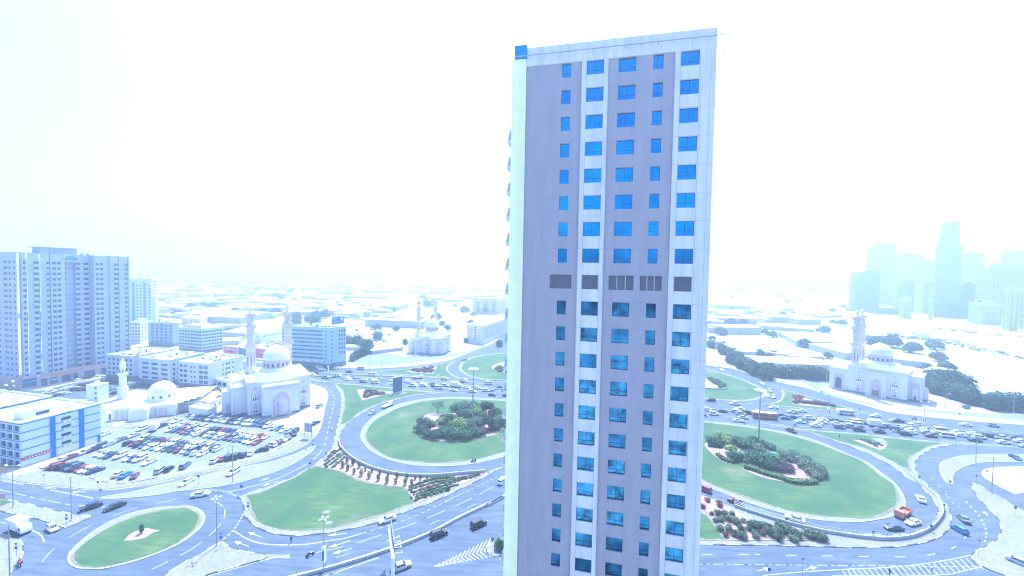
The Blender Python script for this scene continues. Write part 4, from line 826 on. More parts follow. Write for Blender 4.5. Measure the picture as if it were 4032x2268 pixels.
def mosque(label, loc, rz, wing, W_=26, D_=26, sc_=1.0):
    root = tag(empty('mosque', loc, rz), label, 'mosque', 'large mosques with two minarets'); root.scale = (sc_,)*3; Hh = 16.3
    V = lambda x, y: Vector((x, y, 0)); fs = [(Face(V(0, 0), V(1, 0)), W_), (Face(V(W_, 0), V(0, 1)), D_), (Face(V(W_, D_), V(-1, 0)), W_), (Face(V(0, D_), V(0, -1)), D_)]
    wall = MB(); wall.box(0, W_, 0, D_, 0, Hh - 1.0); par = MB()
    for f, L in fs: f.box(wall, .35, L - .35, Hh - 1.0, Hh, -.35, -.001); crenels(f, par, L, Hh)
    wall.build('wall', M_mos, root)
    # front apse block and its niche
    ap = MB(); ap.box(5.2, 20.2, -5.3, -.001, 0, 14.4); f2 = Face(V(5.2, -5.3), V(1, 0)); f2.box(ap, -.3, 15.3, 13.9, 14.7, .001, .5); ap.box(8.5, 17, -5.6, -5.3, 0, 12.6)
    ap.mi = 1; f2.poly(ap, archpts(4.0, 10.8, .9, 11.2, .25), .302, .42); ap.mi = 0; f2.poly(ap, archpts(4.8, 10.0, .9, 8.6, 0), .421, .62)
    ap.mi = 1; ap.lathe([(2.1, .9), (2.1, 6.2), (1.7, 7.2), (.9, 7.9), (.1, 8.1)], 12.6, -5.5, 18); ap.mi = 0; ap.mi = 1
    for i in range(22): f2.box(ap, .2 + i*.68, .5 + i*.68, 13.3, 13.88, .001, .1)
    ap.build('apse', [M_mos, M_mosp], root)
    def wpanel(f, s_, tall=11):   # pink window panel
        pan = MB()
        pan.mi = 0; f.box(pan, s_ - 1.7, s_ + 1.7, 1.2, tall, .002, .07); pan.mi = 1
        f.box(pan, s_ - 1.4, s_ + 1.4, 1.5, tall - .4, .071, .09); pan.mi = 2
        for dx in (-.75, 0, .75): f.poly(pan, archpts(s_ + dx - .25, s_ + dx + .25, tall - 3.6, tall - 2.2, .3, 3), .092, .12)
        for dx, dz in ((0, 1.0), (-.4, 1.55), (.4, 1.55), (0, 2.0)): f.poly(pan, [(s_ + dx + .2*math.cos(t*1.05), tall - 2.7 + dz*.55 + .4 + .2*math.sin(t*1.05)) for t in range(6)], .092, .12)
        for dx in (-.42, .42): f.box(pan, s_ + dx - .28, s_ + dx + .28, 1.7, 2.9, .092, .12)
        pan.mi = 0; f.poly(pan, archpts(s_ - .8, s_ + .8, 3.3, 6.2, .3, 4), .092, .13)
        f.poly(pan, [(s_ + .75*math.cos(t*.5236), tall + 2.0 + .75*math.sin(t*.5236)) for t in range(12)], .002, .06); pan.build('window_panel', [M_mosp, M_mos, M_mwin], root)
    f0 = fs[0][0]; wpanel(f0, 2.9); wpanel(f0, 22.9)
    fL = fs[3][0]
    if wing:
        wg = MB(); wg.box(-5.8, -.001, 5, 21, 0, 13.0); wg.box(-9, -5.801, 9, 17, 0, 11); wg.build('side_wing', M_mos, root)
        for f, L in ((Face(V(-5.8, 5), V(1, 0)), 5.7), (Face(V(-5.8, 21), V(0, -1)), 16)): crenels(f, par, L, 13.6)
        MB().box(-5.7, -.1, 5.1, 20.9, 13.0, 13.01).build('wing_roof', M_roof, root)
        f3 = Face(V(-9, 9), V(1, 0)); f3.box(par, -.2, 3.3, 10.8, 11.4, .001, .3); f4 = Face(V(-9, 17), V(0, -1)); f4.box(par, -.2, 8.2, 10.8, 11.4, .001, .3)
        for ff, fn_ in ((f3, lambda m: f3.box(m, 1.4, 2.8, .3, 5.4, .002, .08)), (f4, lambda m: f4.poly(m, archpts(2.2, 5.8, .2, 8, .3), .002, .1)), (f4, lambda m: Face(V(-5.8, 5), V(1, 0)).box(m, .9, 1.3, 1, 9.5, .002, .08))): pan = MB(); fn_(pan); pend_(pan, root)
    else:
        for s_ in (5.2, 20.8): wpanel(fL, s_)
        pt = MB(); fL.box(pt, 8.5, 17.5, 0, 13.6, .001, .9); f5 = Face(V(-.9, D_ - 8.5), V(0, -1)); crenels(f5, par, 9, 14.2, .8)
        pt.mi = 1; fL.poly(pt, archpts(10.6, 15.4, .5, 10.6, .7), .901, 1.0); pt.mi = 0; pt.build('portal', [M_mos, M_mosp], root)
        mb = MB(); fL.box(mb, 11.5, 14.5, .5, 3.9, 1.001, 1.08); mb.build('door', mat('bronze_door', (.24, .17, .20), .5), root)
        for s_ in (7.2, 19): pan = MB(); fL.box(pan, s_ - .35, s_ + .35, 1.4, 8.5, .002, .08); pend_(pan, root)
        wg = MB(); wg.box(1, 9, D_ + .001, D_ + 9, 0, 13); wg.build('side_wing', M_mos, root); f6 = Face(V(1, D_ + 9), V(0, -1)); crenels(f6, par, 8.9, 13.4)
        pan = MB(); f6.box(pan, 2.2, 6.8, .6, 9.5, .002, .08); pan.mi = 2; f6.poly(pan, archpts(3, 6, .6, 7.5, .3), .082, .12); pend_(pan, root)
        f7 = Face(V(5.2, 0), V(0, -1)); pan = MB(); f7.box(pan, .8, 4.6, .6, 10.5, .002, .08); pan.mi = 1; f7.poly(pan, archpts(1.4, 4.0, .6, 7.5, .1), .082, .12); pan.mi = 2; f7.box(pan, 2.2, 3.3, .6, 3, .122, .16); pend_(pan, root)
    par.build('parapet', M_mos, root)
    st = MB(); c = (13.2, 13.6); st.frus((c[0]-9, c[0]+9, c[1]-9, c[1]+9), Hh - 1, (c[0]-8.2, c[0]+8.2, c[1]-8.2, c[1]+8.2), Hh + 1.8); st.lathe([(7.4, Hh + 1.8), (7.2, Hh + 2.5), (6.5, Hh + 3.0), (6.3, Hh + 3.4)], c[0], c[1], 24); st.build('dome_base', M_mos, root)
    dr = MB(); dr.lathe([(5.7, Hh + 3.4), (5.7, Hh + 6.2), (5.95, Hh + 6.3), (5.95, Hh + 6.9)], c[0], c[1], 24); dr.mi = 1
    for k in range(16):
        a = 2*math.pi*k/16; dr.xf = Matrix.Translation((c[0] + 5.68*math.cos(a), c[1] + 5.68*math.sin(a), 0)) @ Matrix.Rotation(a + math.pi/2, 4, 'Z'); ff = Face(V(0, 0), V(1, 0)); dr.mi = 1; ff.poly(dr, archpts(-.42, .42, Hh + 3.9, Hh + 5.7, .3, 3), .02, .08); dr.mi = 0
        a += math.pi/16; dr.xf = Matrix.Translation((c[0] + 5.7*math.cos(a), c[1] + 5.7*math.sin(a), 0)) @ Matrix.Rotation(a + math.pi/2, 4, 'Z'); dr.box(-.2, .2, -.25, .05, Hh + 3.4, Hh + 6.2)
    dr.xf = None; dr.build('drum', [M_mosp, M_mwin], root)
    dm = MB(); n = 64; prof = [(5.6, 0), (5.85, 1.2), (5.75, 2.4), (5.35, 3.6), (4.6, 4.8), (3.5, 5.8), (2.2, 6.5), (1.0, 7.0), (.35, 7.5)]; secs = []
    for r_, z in prof: secs.append([(c[0] + (r_ + (.13 if i % 4 == 0 else 0)*min(1, r_/2)) * math.cos(2*math.pi*i/n), c[1] + (r_ + (.13 if i % 4 == 0 else 0)*min(1, r_/2)) * math.sin(2*math.pi*i/n), Hh + 6.9 + z) for i in range(n)])
    dm.loft(secs); d = dm.build('dome', M_dome, root); fn = MB(); fn.lathe([(.12, Hh + 14.3), (.3, Hh + 14.8), (.1, Hh + 15.2), (.03, Hh + 16.4)], c[0], c[1], 6); fn.build('finial', MATS['brass'] if 'brass' in MATS else M_metal, d)
    pl = MB()
    for f, L in fs: f.box(pl, -.1, L + .1, 0, 1.0, .001, .16)
    Face(V(5.2, -5.3), V(1, 0)).box(pl, -.1, 15.1, 0, 1.0, .001, .18); Face(V(5.2, 0), V(0, -1)).box(pl, 0, 5.3, 0, 1, .001, .15); Face(V(20.2, -5.3), V(0, 1)).box(pl, 0, 5.3, 0, 1, .001, .15)
    if wing: Face(V(-5.8, 5), V(1, 0)).box(pl, 0, 5.8, 0, 1, .001, .15); Face(V(-9, 9), V(1, 0)).box(pl, 0, 3.2, 0, 1, .001, .15); Face(V(-5.8, 21), V(0, -1)).box(pl, 0, 4, 0, 1, .001, .15)
    pl.build('plinth', M_plin, root)
    minaret(root, 3.3, 23.4, Hh); minaret(root, 19.8, 23.4, Hh)
    rb = MB(); rnd = random.Random(4)
    for i in range(5): x, y = rnd.choice([(rnd.uniform(1.5, 3.5), rnd.uniform(3, 16)), (rnd.uniform(22.8, 24.5), rnd.uniform(3, 20))]); rb.box(x - .7, x + .7, y - .5, y + .5, Hh - 1, Hh + .2)
    rb.build('roof_plant', M_white, root)
    return root
MR = math.radians(39.3)
mosque('large white mosque with ribbed dome and two tall minarets behind the packed car park', (-120.8, 175.8, 0), MR, True)
mosque('middle distance white mosque with two minarets, standing alone on pale sand', (-73.0, 321.5, 0), math.radians(33), True, sc_=.93)
mosque('large white mosque beside the dark tree belt, right of the tall tower', (225, 216.5, 0), MR, False)
# small mosque with one minaret
sm0 = gp('D', 1860, 1320); smu = u2(gp('D', 1670, 1290), gp('D', 2290, 1240)); rzs = math.atan2(smu.y, smu.x)
sm = tag(empty('mosque', sm0, rzs), 'small white mosque with a plain dome and one short minaret', 'mosque'); V = lambda x, y: Vector((x, y, 0))
wl = MB(); wl.box(-7.5, 16, 3, 19, 0, 5.0); wl.box(0, 6.6, 0, 2.999, 0, 4.6); f = Face(V(-7.5, 3), V(1, 0)); wl.box(16.001, 26, 8, 24, 0, 4.6); wl.box(-6, 20, 19.001, 30, 0, 4.2)
wl.build('wall', M_mos, sm); pr = MB()
for i in range(8): f.poly(pr, [(.3 + i*.85, 5), (.9 + i*.85, 5), (.6 + i*.85, 5.6)], -.3, 0); f.poly(pr, [(15.2 + i*.85, 5), (15.8 + i*.85, 5), (15.5 + i*.85, 5.6)], -.3, 0)
pr.lathe([(3, 4.6), (2.7, 5.5), (1.7, 6.2), (.5, 6.5)], 3.3, 2.2, 16); pr.build('parapet', M_mos, sm)
an = MB()
for s_ in (1.2, 3.2, 5.2, 15.2, 17.0, 18.8): f.poly(an, archpts(s_, s_ + 1.4, .4, 4.2, 0), .002, .08)
for i in range(7): Face(V(16, 8), V(1, 0)).poly(an, archpts(.6 + i*1.3, 1.4 + i*1.3, .4, 3.8, 0), .002, .08)
an.build('arched_panel', M_pink, sm); dw = MB(); f.poly(dw, archpts(-.9, -.1, .6, 3.2, .2), .002, .09); dw.build('window', M_mwin, sm)
rfm = MB()
for i in range(5): rfm.box(-7.4 + i*1.6, 15.9 + i*2, 3.2 + i*1.3, 18.8 + i*2, 5.001 + i*.32, 5.32 + i*.32)
rfm.build('stepped_roof', M_white, sm)
dd = MB(); dd.lathe([(5.1, 6.0), (4.9, 6.6), (4.9, 9.2), (5.15, 9.3), (5.1, 10.2), (4.7, 11.4), (3.9, 12.6), (2.8, 13.5), (1.5, 14.1), (.3, 14.4)], 7, 12, 36); o = dd.build('dome', M_mos, sm); dw = MB()
for k in range(10): a = 2*math.pi*k/10; dw.xf = Matrix.Translation((7 + 4.9*math.cos(a), 12 + 4.9*math.sin(a), 0)) @ Matrix.Rotation(a + math.pi/2, 4, 'Z'); Face(V(0,0), V(1,0)).poly(dw, archpts(-.45, .45, 7.2, 8.5, .3, 3), .02, .1)
dw.xf = None; dw.build('window', M_mwin, o); MB().lathe([(.1, 14.3), (.3, 14.7), (.04, 15.8)], 7, 12, 6).build('finial', M_metal, o)
mp_ = gp('D', 1780, 905, 3); mn = MB(); q = sm.matrix_world; loc = Matrix.Rotation(-rzs, 3, 'Z') @ (Vector((mp_.x, mp_.y, 0)) - sm0)
mx, my = loc.x, loc.y
mn.lathe([(2.1, 0), (2.1, 5.5), (1.45, 7), (1.4, 12)], mx, my, 8, .39); mn.lathe([(1.4, 12), (2.1, 12.6), (2.1, 13.4), (1.9, 13.4)], mx, my, 8, .39); mn.lathe([(1.2, 12.6), (1.2, 17.2), (1.3, 17.4), (1.15, 18.6), (.6, 19.6), (.35, 20.5), (.05, 21.3)], mx, my, 12)
o = mn.build('minaret', M_mos, sm); dw = MB()
for k in range(6): a = math.pi/3*k; dw.xf = Matrix.Translation((mx + 1.2*math.cos(a), my + 1.2*math.sin(a), 0)) @ Matrix.Rotation(a + math.pi/2, 4, 'Z'); Face(V(0,0), V(1,0)).poly(dw, archpts(-.25, .25, 13.6, 15.4, .2, 3), -.05, .06)
dw.xf = None; dw.build('window', M_mwin, o); MB().tube((mx, my, 21.2), (mx, my, 22.6), .04).build('finial', M_metal, o)
sh = tag(empty('stair_building', gp('D', 1415, 1020)), 'small white three storey stair building behind the blue striped block', 'outbuilding'); mb = MB(); mb.box(-3, 3, -2.5, 2.5, 0, 8.5); mb.box(-3.1, 3.1, -2.6, 2.6, 8.5, 8.8); mb.build('wall', M_white, sh); mb = MB(); [mb.box(1.2, 2.2, -2.53, -2.5, z, z + 1.2) for z in (1.5, 4, 6.6)]; mb.build('window', M_mwin, sh); MB().lathe([(.9, 8.8), (.9, 10), (.5, 10.3)], 0, 0, 10).build('water_tank', M_white, sh)

# ------------------------------------------------------------------ barriers, walls, railings
def ribbon_wall(name, label, cat, P, h, t, m_, post=None, rail=None, z0=0, postm=None, maxposts=100, posth=1.1, jm=None):
    root = tag(empty(name, P[0]), label, cat); o0 = P[0]; mb = MB()
    L = [p - o0 for p in P]; n = len(L); nn = []
    for i in range(n):
        d = (L[min(i+1, n-1)] - L[max(i-1, 0)]); d.z = 0; d.normalize(); nn.append(Vector((-d.y, d.x, 0)) * t / 2)
    secs = [[(L[i] - nn[i])[:2] + (z0,), (L[i] + nn[i])[:2] + (z0,), (L[i] + nn[i])[:2] + (z0 + h,), (L[i] - nn[i])[:2] + (z0 + h,)] for i in range(n)]
    mb.loft(secs); mb.build('wall', m_, root)
    if jm:
        j = MB(); s = 0; T = plen(L)
        while s < T:
            a = at_len(L, s); b = at_len(L, min(T, s + .2)); d = (b - a)
            if d.length > 1e-3: d.normalize(); nv = Vector((-d.y, d.x, 0)); q = a - nv * (t/2 + .012); j.add([(q - d*.025)[:2] + (z0 + .05,), (q + d*.025)[:2] + (z0 + .05,), (q + d*.025)[:2] + (z0 + h - .05,), (q - d*.025)[:2] + (z0 + h - .05,)], [(0,1,2,3)])
            s += jm
        j.build('joint', M_joint, root)
    if post:
        pm = MB(); pm.box(-.05, .05, -.05, .05, 0, posth); me = pm.mesh('post', postm or M_metal); s = 0; T = plen(L); c = 0; rest_ = MB()
        step = post
        while s < T:
            q = at_len(L, s)
            if c < maxposts: inst('post', me, root, (q.x, q.y, z0 + h))
            s += step; c += 1
    if rail:
        for hz in rail:
            rm = MB(); 
            for a, b in zip(L, L[1:]): rm.tube((a.x, a.y, z0 + h + hz), (b.x, b.y, z0 + h + hz), .045, 5)
            rm.build('rail', postm or M_metal, root)
    return root
M_parap = mat('parapet_concrete', (.42, .43, .47), .85, .08, .5)
ribbon_wall('median_barrier', 'concrete median barrier with thin posts between the near carriageways, bottom of the photo', 'barrier', catmull(gl(('J', [(1500,1530),(1850,1445)]), ('K', [(0,1350),(780,1105),(1450,845),(1900,605),(2490,325),(3000,60)])), False, 3), .75, .5, M_parap, post=2.9, posth=1.1, maxposts=24)
ribbon_wall('median_barrier', 'low concrete median kerb wall along the crowded highway', 'barrier', [p for p in MED], .6, .7, mat('barrier_grey', (.24, .26, .31), .85), None)
ribbon_wall('post_fence', 'low chain fence on short posts beside the far carriageway of the highway', 'fence', catmull(gl(('F', [(1680,378),(2080,415),(2574,440)]), ('P', [(275,345),(700,375),(1500,435),(2324,530)]), ('Q', [(250,552),(1120,610),(1800,680),(2700,765)])), False, 4), .06, .08, M_metal, post=1.6, maxposts=100, posth=.9)
ribbon_wall('retaining_wall', 'curved concrete retaining wall below the left loop road', 'wall', catmull(gl(('f', [(125,200),(140,290),(200,370),(300,460),(450,550),(650,630),(900,692),(1200,728),(1500,730),(1850,700),(2240,668)])), False, 2), 1.15, .3, M_parap, jm=5, post=16, maxposts=6, posth=.9)
loopw = catmull(gl(('R', [(700,448),(900,520),(1400,675),(1900,800),(2300,870)]), ('S', [(250,905),(500,930),(750,925),(950,895),(1150,820),(1270,740),(1350,650),(1400,560),(1395,480),(1360,400),(1290,300),(1130,170),(950,20)]), ('Q', [(840,1300)])), False, 2)
ribbon_wall('parapet', 'long curved concrete parapet with two tube rails round the right loop road', 'parapet', loopw, .95, .3, M_parap, jm=4, post=3.6, rail=(.45, .9), posth=.9)
ribbon_wall('guard_rail', 'steel guard rail leading to the loop parapet beside the two dark red bushes', 'guard rail', catmull(gl(('R', [(215,262),(400,330),(560,402),(700,450)])), False, 2), .06, .06, M_metal, rail=None, z0=.55, post=None)
ribbon_wall('guard_rail', 'long guard rail round the outer edge of the far right ramp', 'guard rail', catmull(gl(('N', [(290,1068),(600,1110),(900,1190),(1100,1260),(1250,1340),(1380,1420)])), False, 3), .5, .12, M_parap, post=4, rail=(.5,), posth=.55)
ribbon_wall('boundary_wall', 'long white compound wall crossing the sand left of the middle mosque', 'wall', catmull(gl(('C', [(680,775),(860,745),(1050,700)])), False, 8), 2.6, .3, M_white)
ribbon_wall('boundary_wall', 'white compound wall below the hedge left of the middle mosque', 'wall', catmull(gl(('C', [(230,750),(440,775),(620,770)])), False, 8), 2.6, .3, M_white)

# ------------------------------------------------------------------ lamps and signs
def lamp(k, x, y, label, h=12, arms=2, cat='street lamp', dirv=None, box=False, red=False):
    p = gp(k, x, y); o = tag(empty('street_lamp', p), label, cat, 'street lamps'); mb = MB(); mb.tube((0,0,0), (0,0,h), .14, 8, .08); mb.lathe([(.28, 0), (.28, .3), (.16, .4)], 0, 0, 8); mb.build('pole', M_metal, o)
    if arms == 1: D = [(1.8, 0)]
    elif arms == 2: D = [(1.8, 0), (-1.8, 0)]
    elif arms == 4: D = [(.55, .55), (-.55, .55), (.55, -.55), (-.55, -.55)]
    am = MB(); [am.tube((0,0,h - .1), (x_, y_, h + .15), .05, 5) for x_, y_ in D]; am.build('arm', M_metal, o)
    for x_, y_ in D: mb = MB(); mb.frus((-.36, .36, -.2, .2), .0, (-.28, .28, -.14, .14), .16); mb.build('lamp_head', M_bright, o, (x_, y_, h + .08), math.atan2(y_, x_))
    if box: mb = MB(); mb.box(-.32, .32, -.45, .45, 2.0, 5.6); mb.mi = 1; mb.box(-.33, -.32, -.3, .3, 2.6, 4.6); mb.box(-.25, .25, -.46, -.45, 2.6, 4.8); mb.build('advert_box', [M_bright, mat('red_advert', (.5, .12, .12), .6) if red else M_dgrey], o)
    return o
lamp('I', 1035, 738, 'tall street lamp on the paved wedge near the two dark cars'); lamp('I', 192, 548, 'street lamp at the far left edge of the paved median'); lamp('H', 797, 1100, 'street lamp on the kerb below the car park centre')
lamp('J', 565, 1017, 'street lamp at the tip of the paved triangle beside the oval grass island', arms=4); lamp('J', 2115, 1370, 'street lamp with four square heads and an advert box on the median barrier', arms=4, box=True)
lamp('I', 143, 1560, 'street lamp with one long arm in the bottom left corner', arms=1, h=12); lamp('F', 741, 345, 'street lamp on the highway median left of the dark billboard', box=True); lamp('F', 1567, 412, 'street lamp on the highway median above the crowded lanes', box=True)
lamp('P', 2062, 552, 'street lamp with a red advert on the highway median near the minibus', box=True, red=True); lamp('Q', 1122, 672, 'street lamp with a red advert on the highway median further right', box=True, red=True)
lamp('Q', 1875, 1168, 'street lamp on the curved pavement at the lower right', arms=1); lamp('S', 2105, 255, 'street lamp beside the parking bays at the lower right edge', arms=1); lamp('Q', 2418, 480, 'street lamp in front of the tree belt at the right edge', arms=1, h=10)
lamp('Q', 1437, 400, 'slim lamp on the sand right of the right hand mosque', arms=1, h=8); lamp('Y', 1040, 915, 'street lamp on the highway median right of the large mosque roof', box=True); lamp('N', 1497, 1235, 'street lamp before the tree belt beside a parked pale car', arms=1, h=8)
lamp('N', 2035, 1300, 'street lamp on the forecourt left of the right hand mosque', arms=1, h=8); lamp('N', 1468, 1310, 'slim street lamp on the paved forecourt tip', arms=1, h=8); lamp('F', 567, 172, 'street lamp on the sand strip behind the highway, left one', arms=1, h=8); lamp('F', 1197, 140, 'street lamp on the sand strip behind the highway, right one', arms=1, h=8)
lamp('Q', 665, 365, 'street lamp before the right hand mosque portal', arms=1, h=8); lamp('O', 1080, 700, 'tall white mast among the far parked cars at right', arms=1, h=22)
for k, x, y, h, lab in (('F', 2062, 992, 25.3, 'high mast light ring rising from the shrubs inside the left loop'), ('P', 1053, 905, 22.3, 'high mast light ring rising from the shrubs inside the right loop')):
    o = tag(empty('mast_light', gp(k, x, y)), lab, 'mast light', 'high mast lights'); MB().tube((0,0,0), (0,0,h), .38, 10, .16).build('mast', mat('mast_grey', (.26, .28, .32), .5), o); mb = MB()
    for i in range(16):
        a, b = 2*math.pi*i/16, 2*math.pi*(i+1)/16; mb.tube((1.6*math.cos(a), 1.6*math.sin(a), h), (1.6*math.cos(b), 1.6*math.sin(b), h), .06, 5)
        if i % 4 == 0: mb.tube((0, 0, h), (1.6*math.cos(a), 1.6*math.sin(a), h), .05, 5)
    mb.build('ring', M_bright, o); me = MB().frus((-.25, .25, -.2, .2), -.15, (-.3, .3, -.25, .25), .15).mesh('lamp_head', M_bright)
    for i in range(12): a = 2*math.pi*i/12; inst('lamp_head', me, o, (2*math.cos(a), 2*math.sin(a), h), a)
def sign(k, x, y, h, shape, label, col=(.1, .14, .3), two=False, wd=.75):
    o = tag(empty('road_sign', gp(k, x, y)), label, 'road sign', 'small road signs'); MB().tube((0,0,0), (0,0,h + .3), .045, 6).build('post', M_metal, o); m_ = mat('sign_%d_%d_%d' % tuple(int(c*99) for c in col), col, .5); f = Face(V(-2, 0), V(1, 0))
    for i, (sh_, z) in enumerate(((shape, h), ('disc', h - .85)) if two else ((shape, h),)):
        mb = MB(); c = 2; r = wd / 2
        if sh_ == 'disc': pts = [(c + r*math.cos(t*.5236), z + r*math.sin(t*.5236)) for t in range(12)]
        elif sh_ == 'tri': pts = [(c - r, z + r*.8), (c + r, z + r*.8), (c, z - r*.8)]
        else: pts = [(c - r, z - r), (c + r, z - r), (c + r, z + r), (c - r, z + r)]
        f.poly(mb, pts, .05, .09); mb.build('plate', m_, o)
B_ = (.08, .10, .22); Rd = (.5, .06, .08)
for a in (('I', 968, 820, 3.0, 'tri', 'yield sign above a dark disc near the white van corner', (.10,.11,.2), True), ('I', 240, 1255, 3.0, 'tri', 'yield sign above a dark disc at the bottom left kerb', (.10,.11,.2), True), ('J', 630, 1030, 3.4, 'tri', 'yield sign over a blue disc on the tip of the paved triangle', (.06,.16,.5), True),
   ('J', 1020, 565, 3.4, 'tri', 'yield sign over a blue disc on the strip beside the big lawn', (.06,.16,.5), True), ('J', 925, 285, 2.9, 'sq', 'narrow dark sign at the left tip of the big lawn', B_), ('I', 640, 195, 2.6, 'disc', 'pale round sign on the pavement below the car park', (.5,.5,.55)),
   ('I', 1422, 275, 2.2, 'disc', 'small round sign on the pavement corner below the car park', (.3,.1,.15)), ('I', 1462, 405, 2.4, 'sq', 'thin post sign at the tip of the bay island', (.3,.3,.35)), ('H', 303, 1145, 3.0, 'sq', 'dark square sign beside the parking bays', B_), ('H', 1855, 725, 2.6, 'tri', 'small triangular sign near the end of the paved wedge', B_),
   ('H', 2250, 655, 2.8, 'tri', 'triangular sign at the corner of the planted bed', B_), ('H', 2150, 740, 1.6, 'sq', 'low sign beside the planted bed rows', (.3,.3,.35)), ('H', 1915, 905, 2.0, 'sq', 'square dark sign on the upper rim of the big lawn', B_), ('H', 1955, 600, 1.2, 'disc', 'low disc sign at the very tip of the paved wedge', (.2,.2,.25)),
   ('K', 1175, 455, 2.9, 'sq', 'slim dark sign where lawn meets the kerb', B_), ('K', 2345, 1080, 3.0, 'sq', 'blue sign on the small paved nose by the tower', (.08,.2,.45)), ('S', 1913, 1160, 4.0, 'tri', 'red triangular sign on the paved corner at lower right', Rd), ('R', 1687, 1449, 4.0, 'tri', 'warning triangle at the bottom edge below the loop', (.3,.12,.14)),
   ('R', 1202, 1449, 1.6, 'sq', 'short dark marker at the bottom edge below the loop', B_), ('S', 1230, 1440, 1.6, 'disc', 'small bent marker on the hatched strip', (.5,.5,.5)), ('S', 1880, 105, 2.6, 'disc', 'round sign on the paved tip at the lower right', Rd), ('Q', 2030, 1405, 2.6, 'disc', 'red round sign on the pale lot at the lower right', Rd),
   ('S', 2195, 285, 2.4, 'tri', 'pale triangular sign beside the parking bays', (.4,.4,.45)), ('S', 2440, 580, 2.6, 'sq', 'blue square sign near the right edge bays', B_), ('R', 1457, 700, 1.6, 'sq', 'chevron marker beside the white coupe on the loop', B_), ('S', 385, 905, 1.7, 'sq', 'chevron marker on the loop parapet under the dark car', B_),
   ('S', 1222, 810, 1.7, 'sq', 'chevron marker on the parapet curve', B_), ('S', 1408, 500, 1.7, 'sq', 'chevron marker where the parapet turns up', B_), ('S', 1052, 90, 1.7, 'sq', 'chevron marker near the start of the ramp rail', B_), ('S', 1502, 130, 1.2, 'sq', 'small pink marker on the paved island tip', (.35,.12,.16)),
   ('Q', 1640, 540, 2.2, 'sq', 'blue sign on the bay strip beyond the highway', B_), ('Q', 1355, 390, 1.8, 'disc', 'small sign on the sand near the right hand mosque', (.3,.3,.35)), ('Q', 190, 450, 1.6, 'sq', 'dark marker on the far right triangle lawn', B_), ('P', 1965, 200, 1.8, 'sq', 'dark marker on the paving above the far triangle lawn', B_)):
    sign(*a[:6], col=a[6] if len(a) > 6 else B_, two=a[7] if len(a) > 7 else False)
for k, x, y, lab in (('I', 20, 520, 'orange board on two posts by the grass at the far left edge'), ('W', 14, 1885, 'small orange board on the pavement at the far left edge')):
    o = tag(empty('sign_board', gp(k, x, y)), lab, 'sign board', 'orange boards'); mb = MB(); mb.box(-1.1, 1.1, -.05, .05, 2.2, 3.5); mb.mi = 1
    for i in range(3): mb.box(-.9, .9, -.07, -.051, 2.4 + i*.36, 2.52 + i*.36)
    mb.build('panel', [mat('orange_board', (.55, .27, .10), .6), M_white], o); me = MB().box(-.05, .05, -.05, .05, 0, 2.2).mesh('post', M_metal); inst('post', me, o, (-.8, 0, 0)); inst('post', me, o, (.8, 0, 0))
# big dark billboard beside the highway
A1, B1 = gp('F', 915, 562), gp('F', 1042, 530); f = Face(A1, B1 - A1, A1); L = (B1 - A1).length; o = tag(empty('billboard', A1), 'large blank dark blue billboard on a concrete plinth beside the highway', 'billboard')
mb = MB(); f.box(mb, 0, L, .9, 9.2, -.6, 0); mb.build('panel', mat('billboard_back', (.10, .13, .20), .7, .08, .3), o); mb = MB(); f.box(mb, -.25, L + .25, 9.2, 9.5, -.7, .1); f.box(mb, L, L + .25, .9, 9.2, -.7, .1); mb.build('frame', M_bright, o); mb = MB(); f.box(mb, -.4, L + .4, 0, .9, -1.6, 1.0); mb.build('plinth', M_parap, o)
# two leg sign board at the car park
A1, B1 = gp('H', 1838, 458), gp('H', 1940, 470); f = Face(A1, B1 - A1, A1); L = (B1 - A1).length; o = tag(empty('sign_board', A1), 'grey backed sign board on three posts at the car park corner', 'sign board'); mb = MB(); f.box(mb, -.2, L + .1, 2.6, 6.3, -.1, 0); mb.build('panel', M_grey, o); me = MB().box(-.07, .07, -.07, .07, 0, 6.3).mesh('post', M_metal)
for t in (.02, .5, .95): inst('post', me, o, f.p(L*t, .08, 0), f.rz)
# direction gantry at the bottom edge
gb = G(1546, 2330); o = tag(empty('sign_gantry', gb), 'white gantry column carrying a blue direction sign over the near carriageway', 'sign gantry')
gt = ray(*px('K', 825, 980)); tt = (gb.y) / gt.y; zt = CAMH + gt.z * tt; zt = min(max(zt, 9), 14); mb = MB(); mb.tube((0,0,0), (0,0,7.6), .42, 12, .36)
gdir = u2(gp('K', 880, 1449), gp('K', 826, 990)); mb2 = MB(); mb.tube((0,0,7.4), tuple(gdir*9.5) [:2] + (8.0,), .34, 12, .26); mb.build('column', M_bright, o)
mb = MB(); q = Face(V(0,0), gdir, V(0,0)); q.box(mb, 2.5, 9.8, 6.0, 9.3, .45, .55); mb.mi = 1; q.box(mb, 2.45, 9.85, 5.95, 9.35, .4, .449); mb.build('sign_panel', [mat('sign_blue', (.10, .26, .48), .5), M_metal], o)
for i in range(4): mb = MB(); mb.tube(q.p(3.2 + i*1.8, .5, 6.0), q.p(3.2 + i*1.8, 2.25, 5.9), .05, 5); mb.tube(q.p(2.8 + i*1.8, 2.2, 5.9), q.p(3.7 + i*1.8, 2.2, 5.9), .11, 6); mb.build('sign_lamp', M_metal, o)
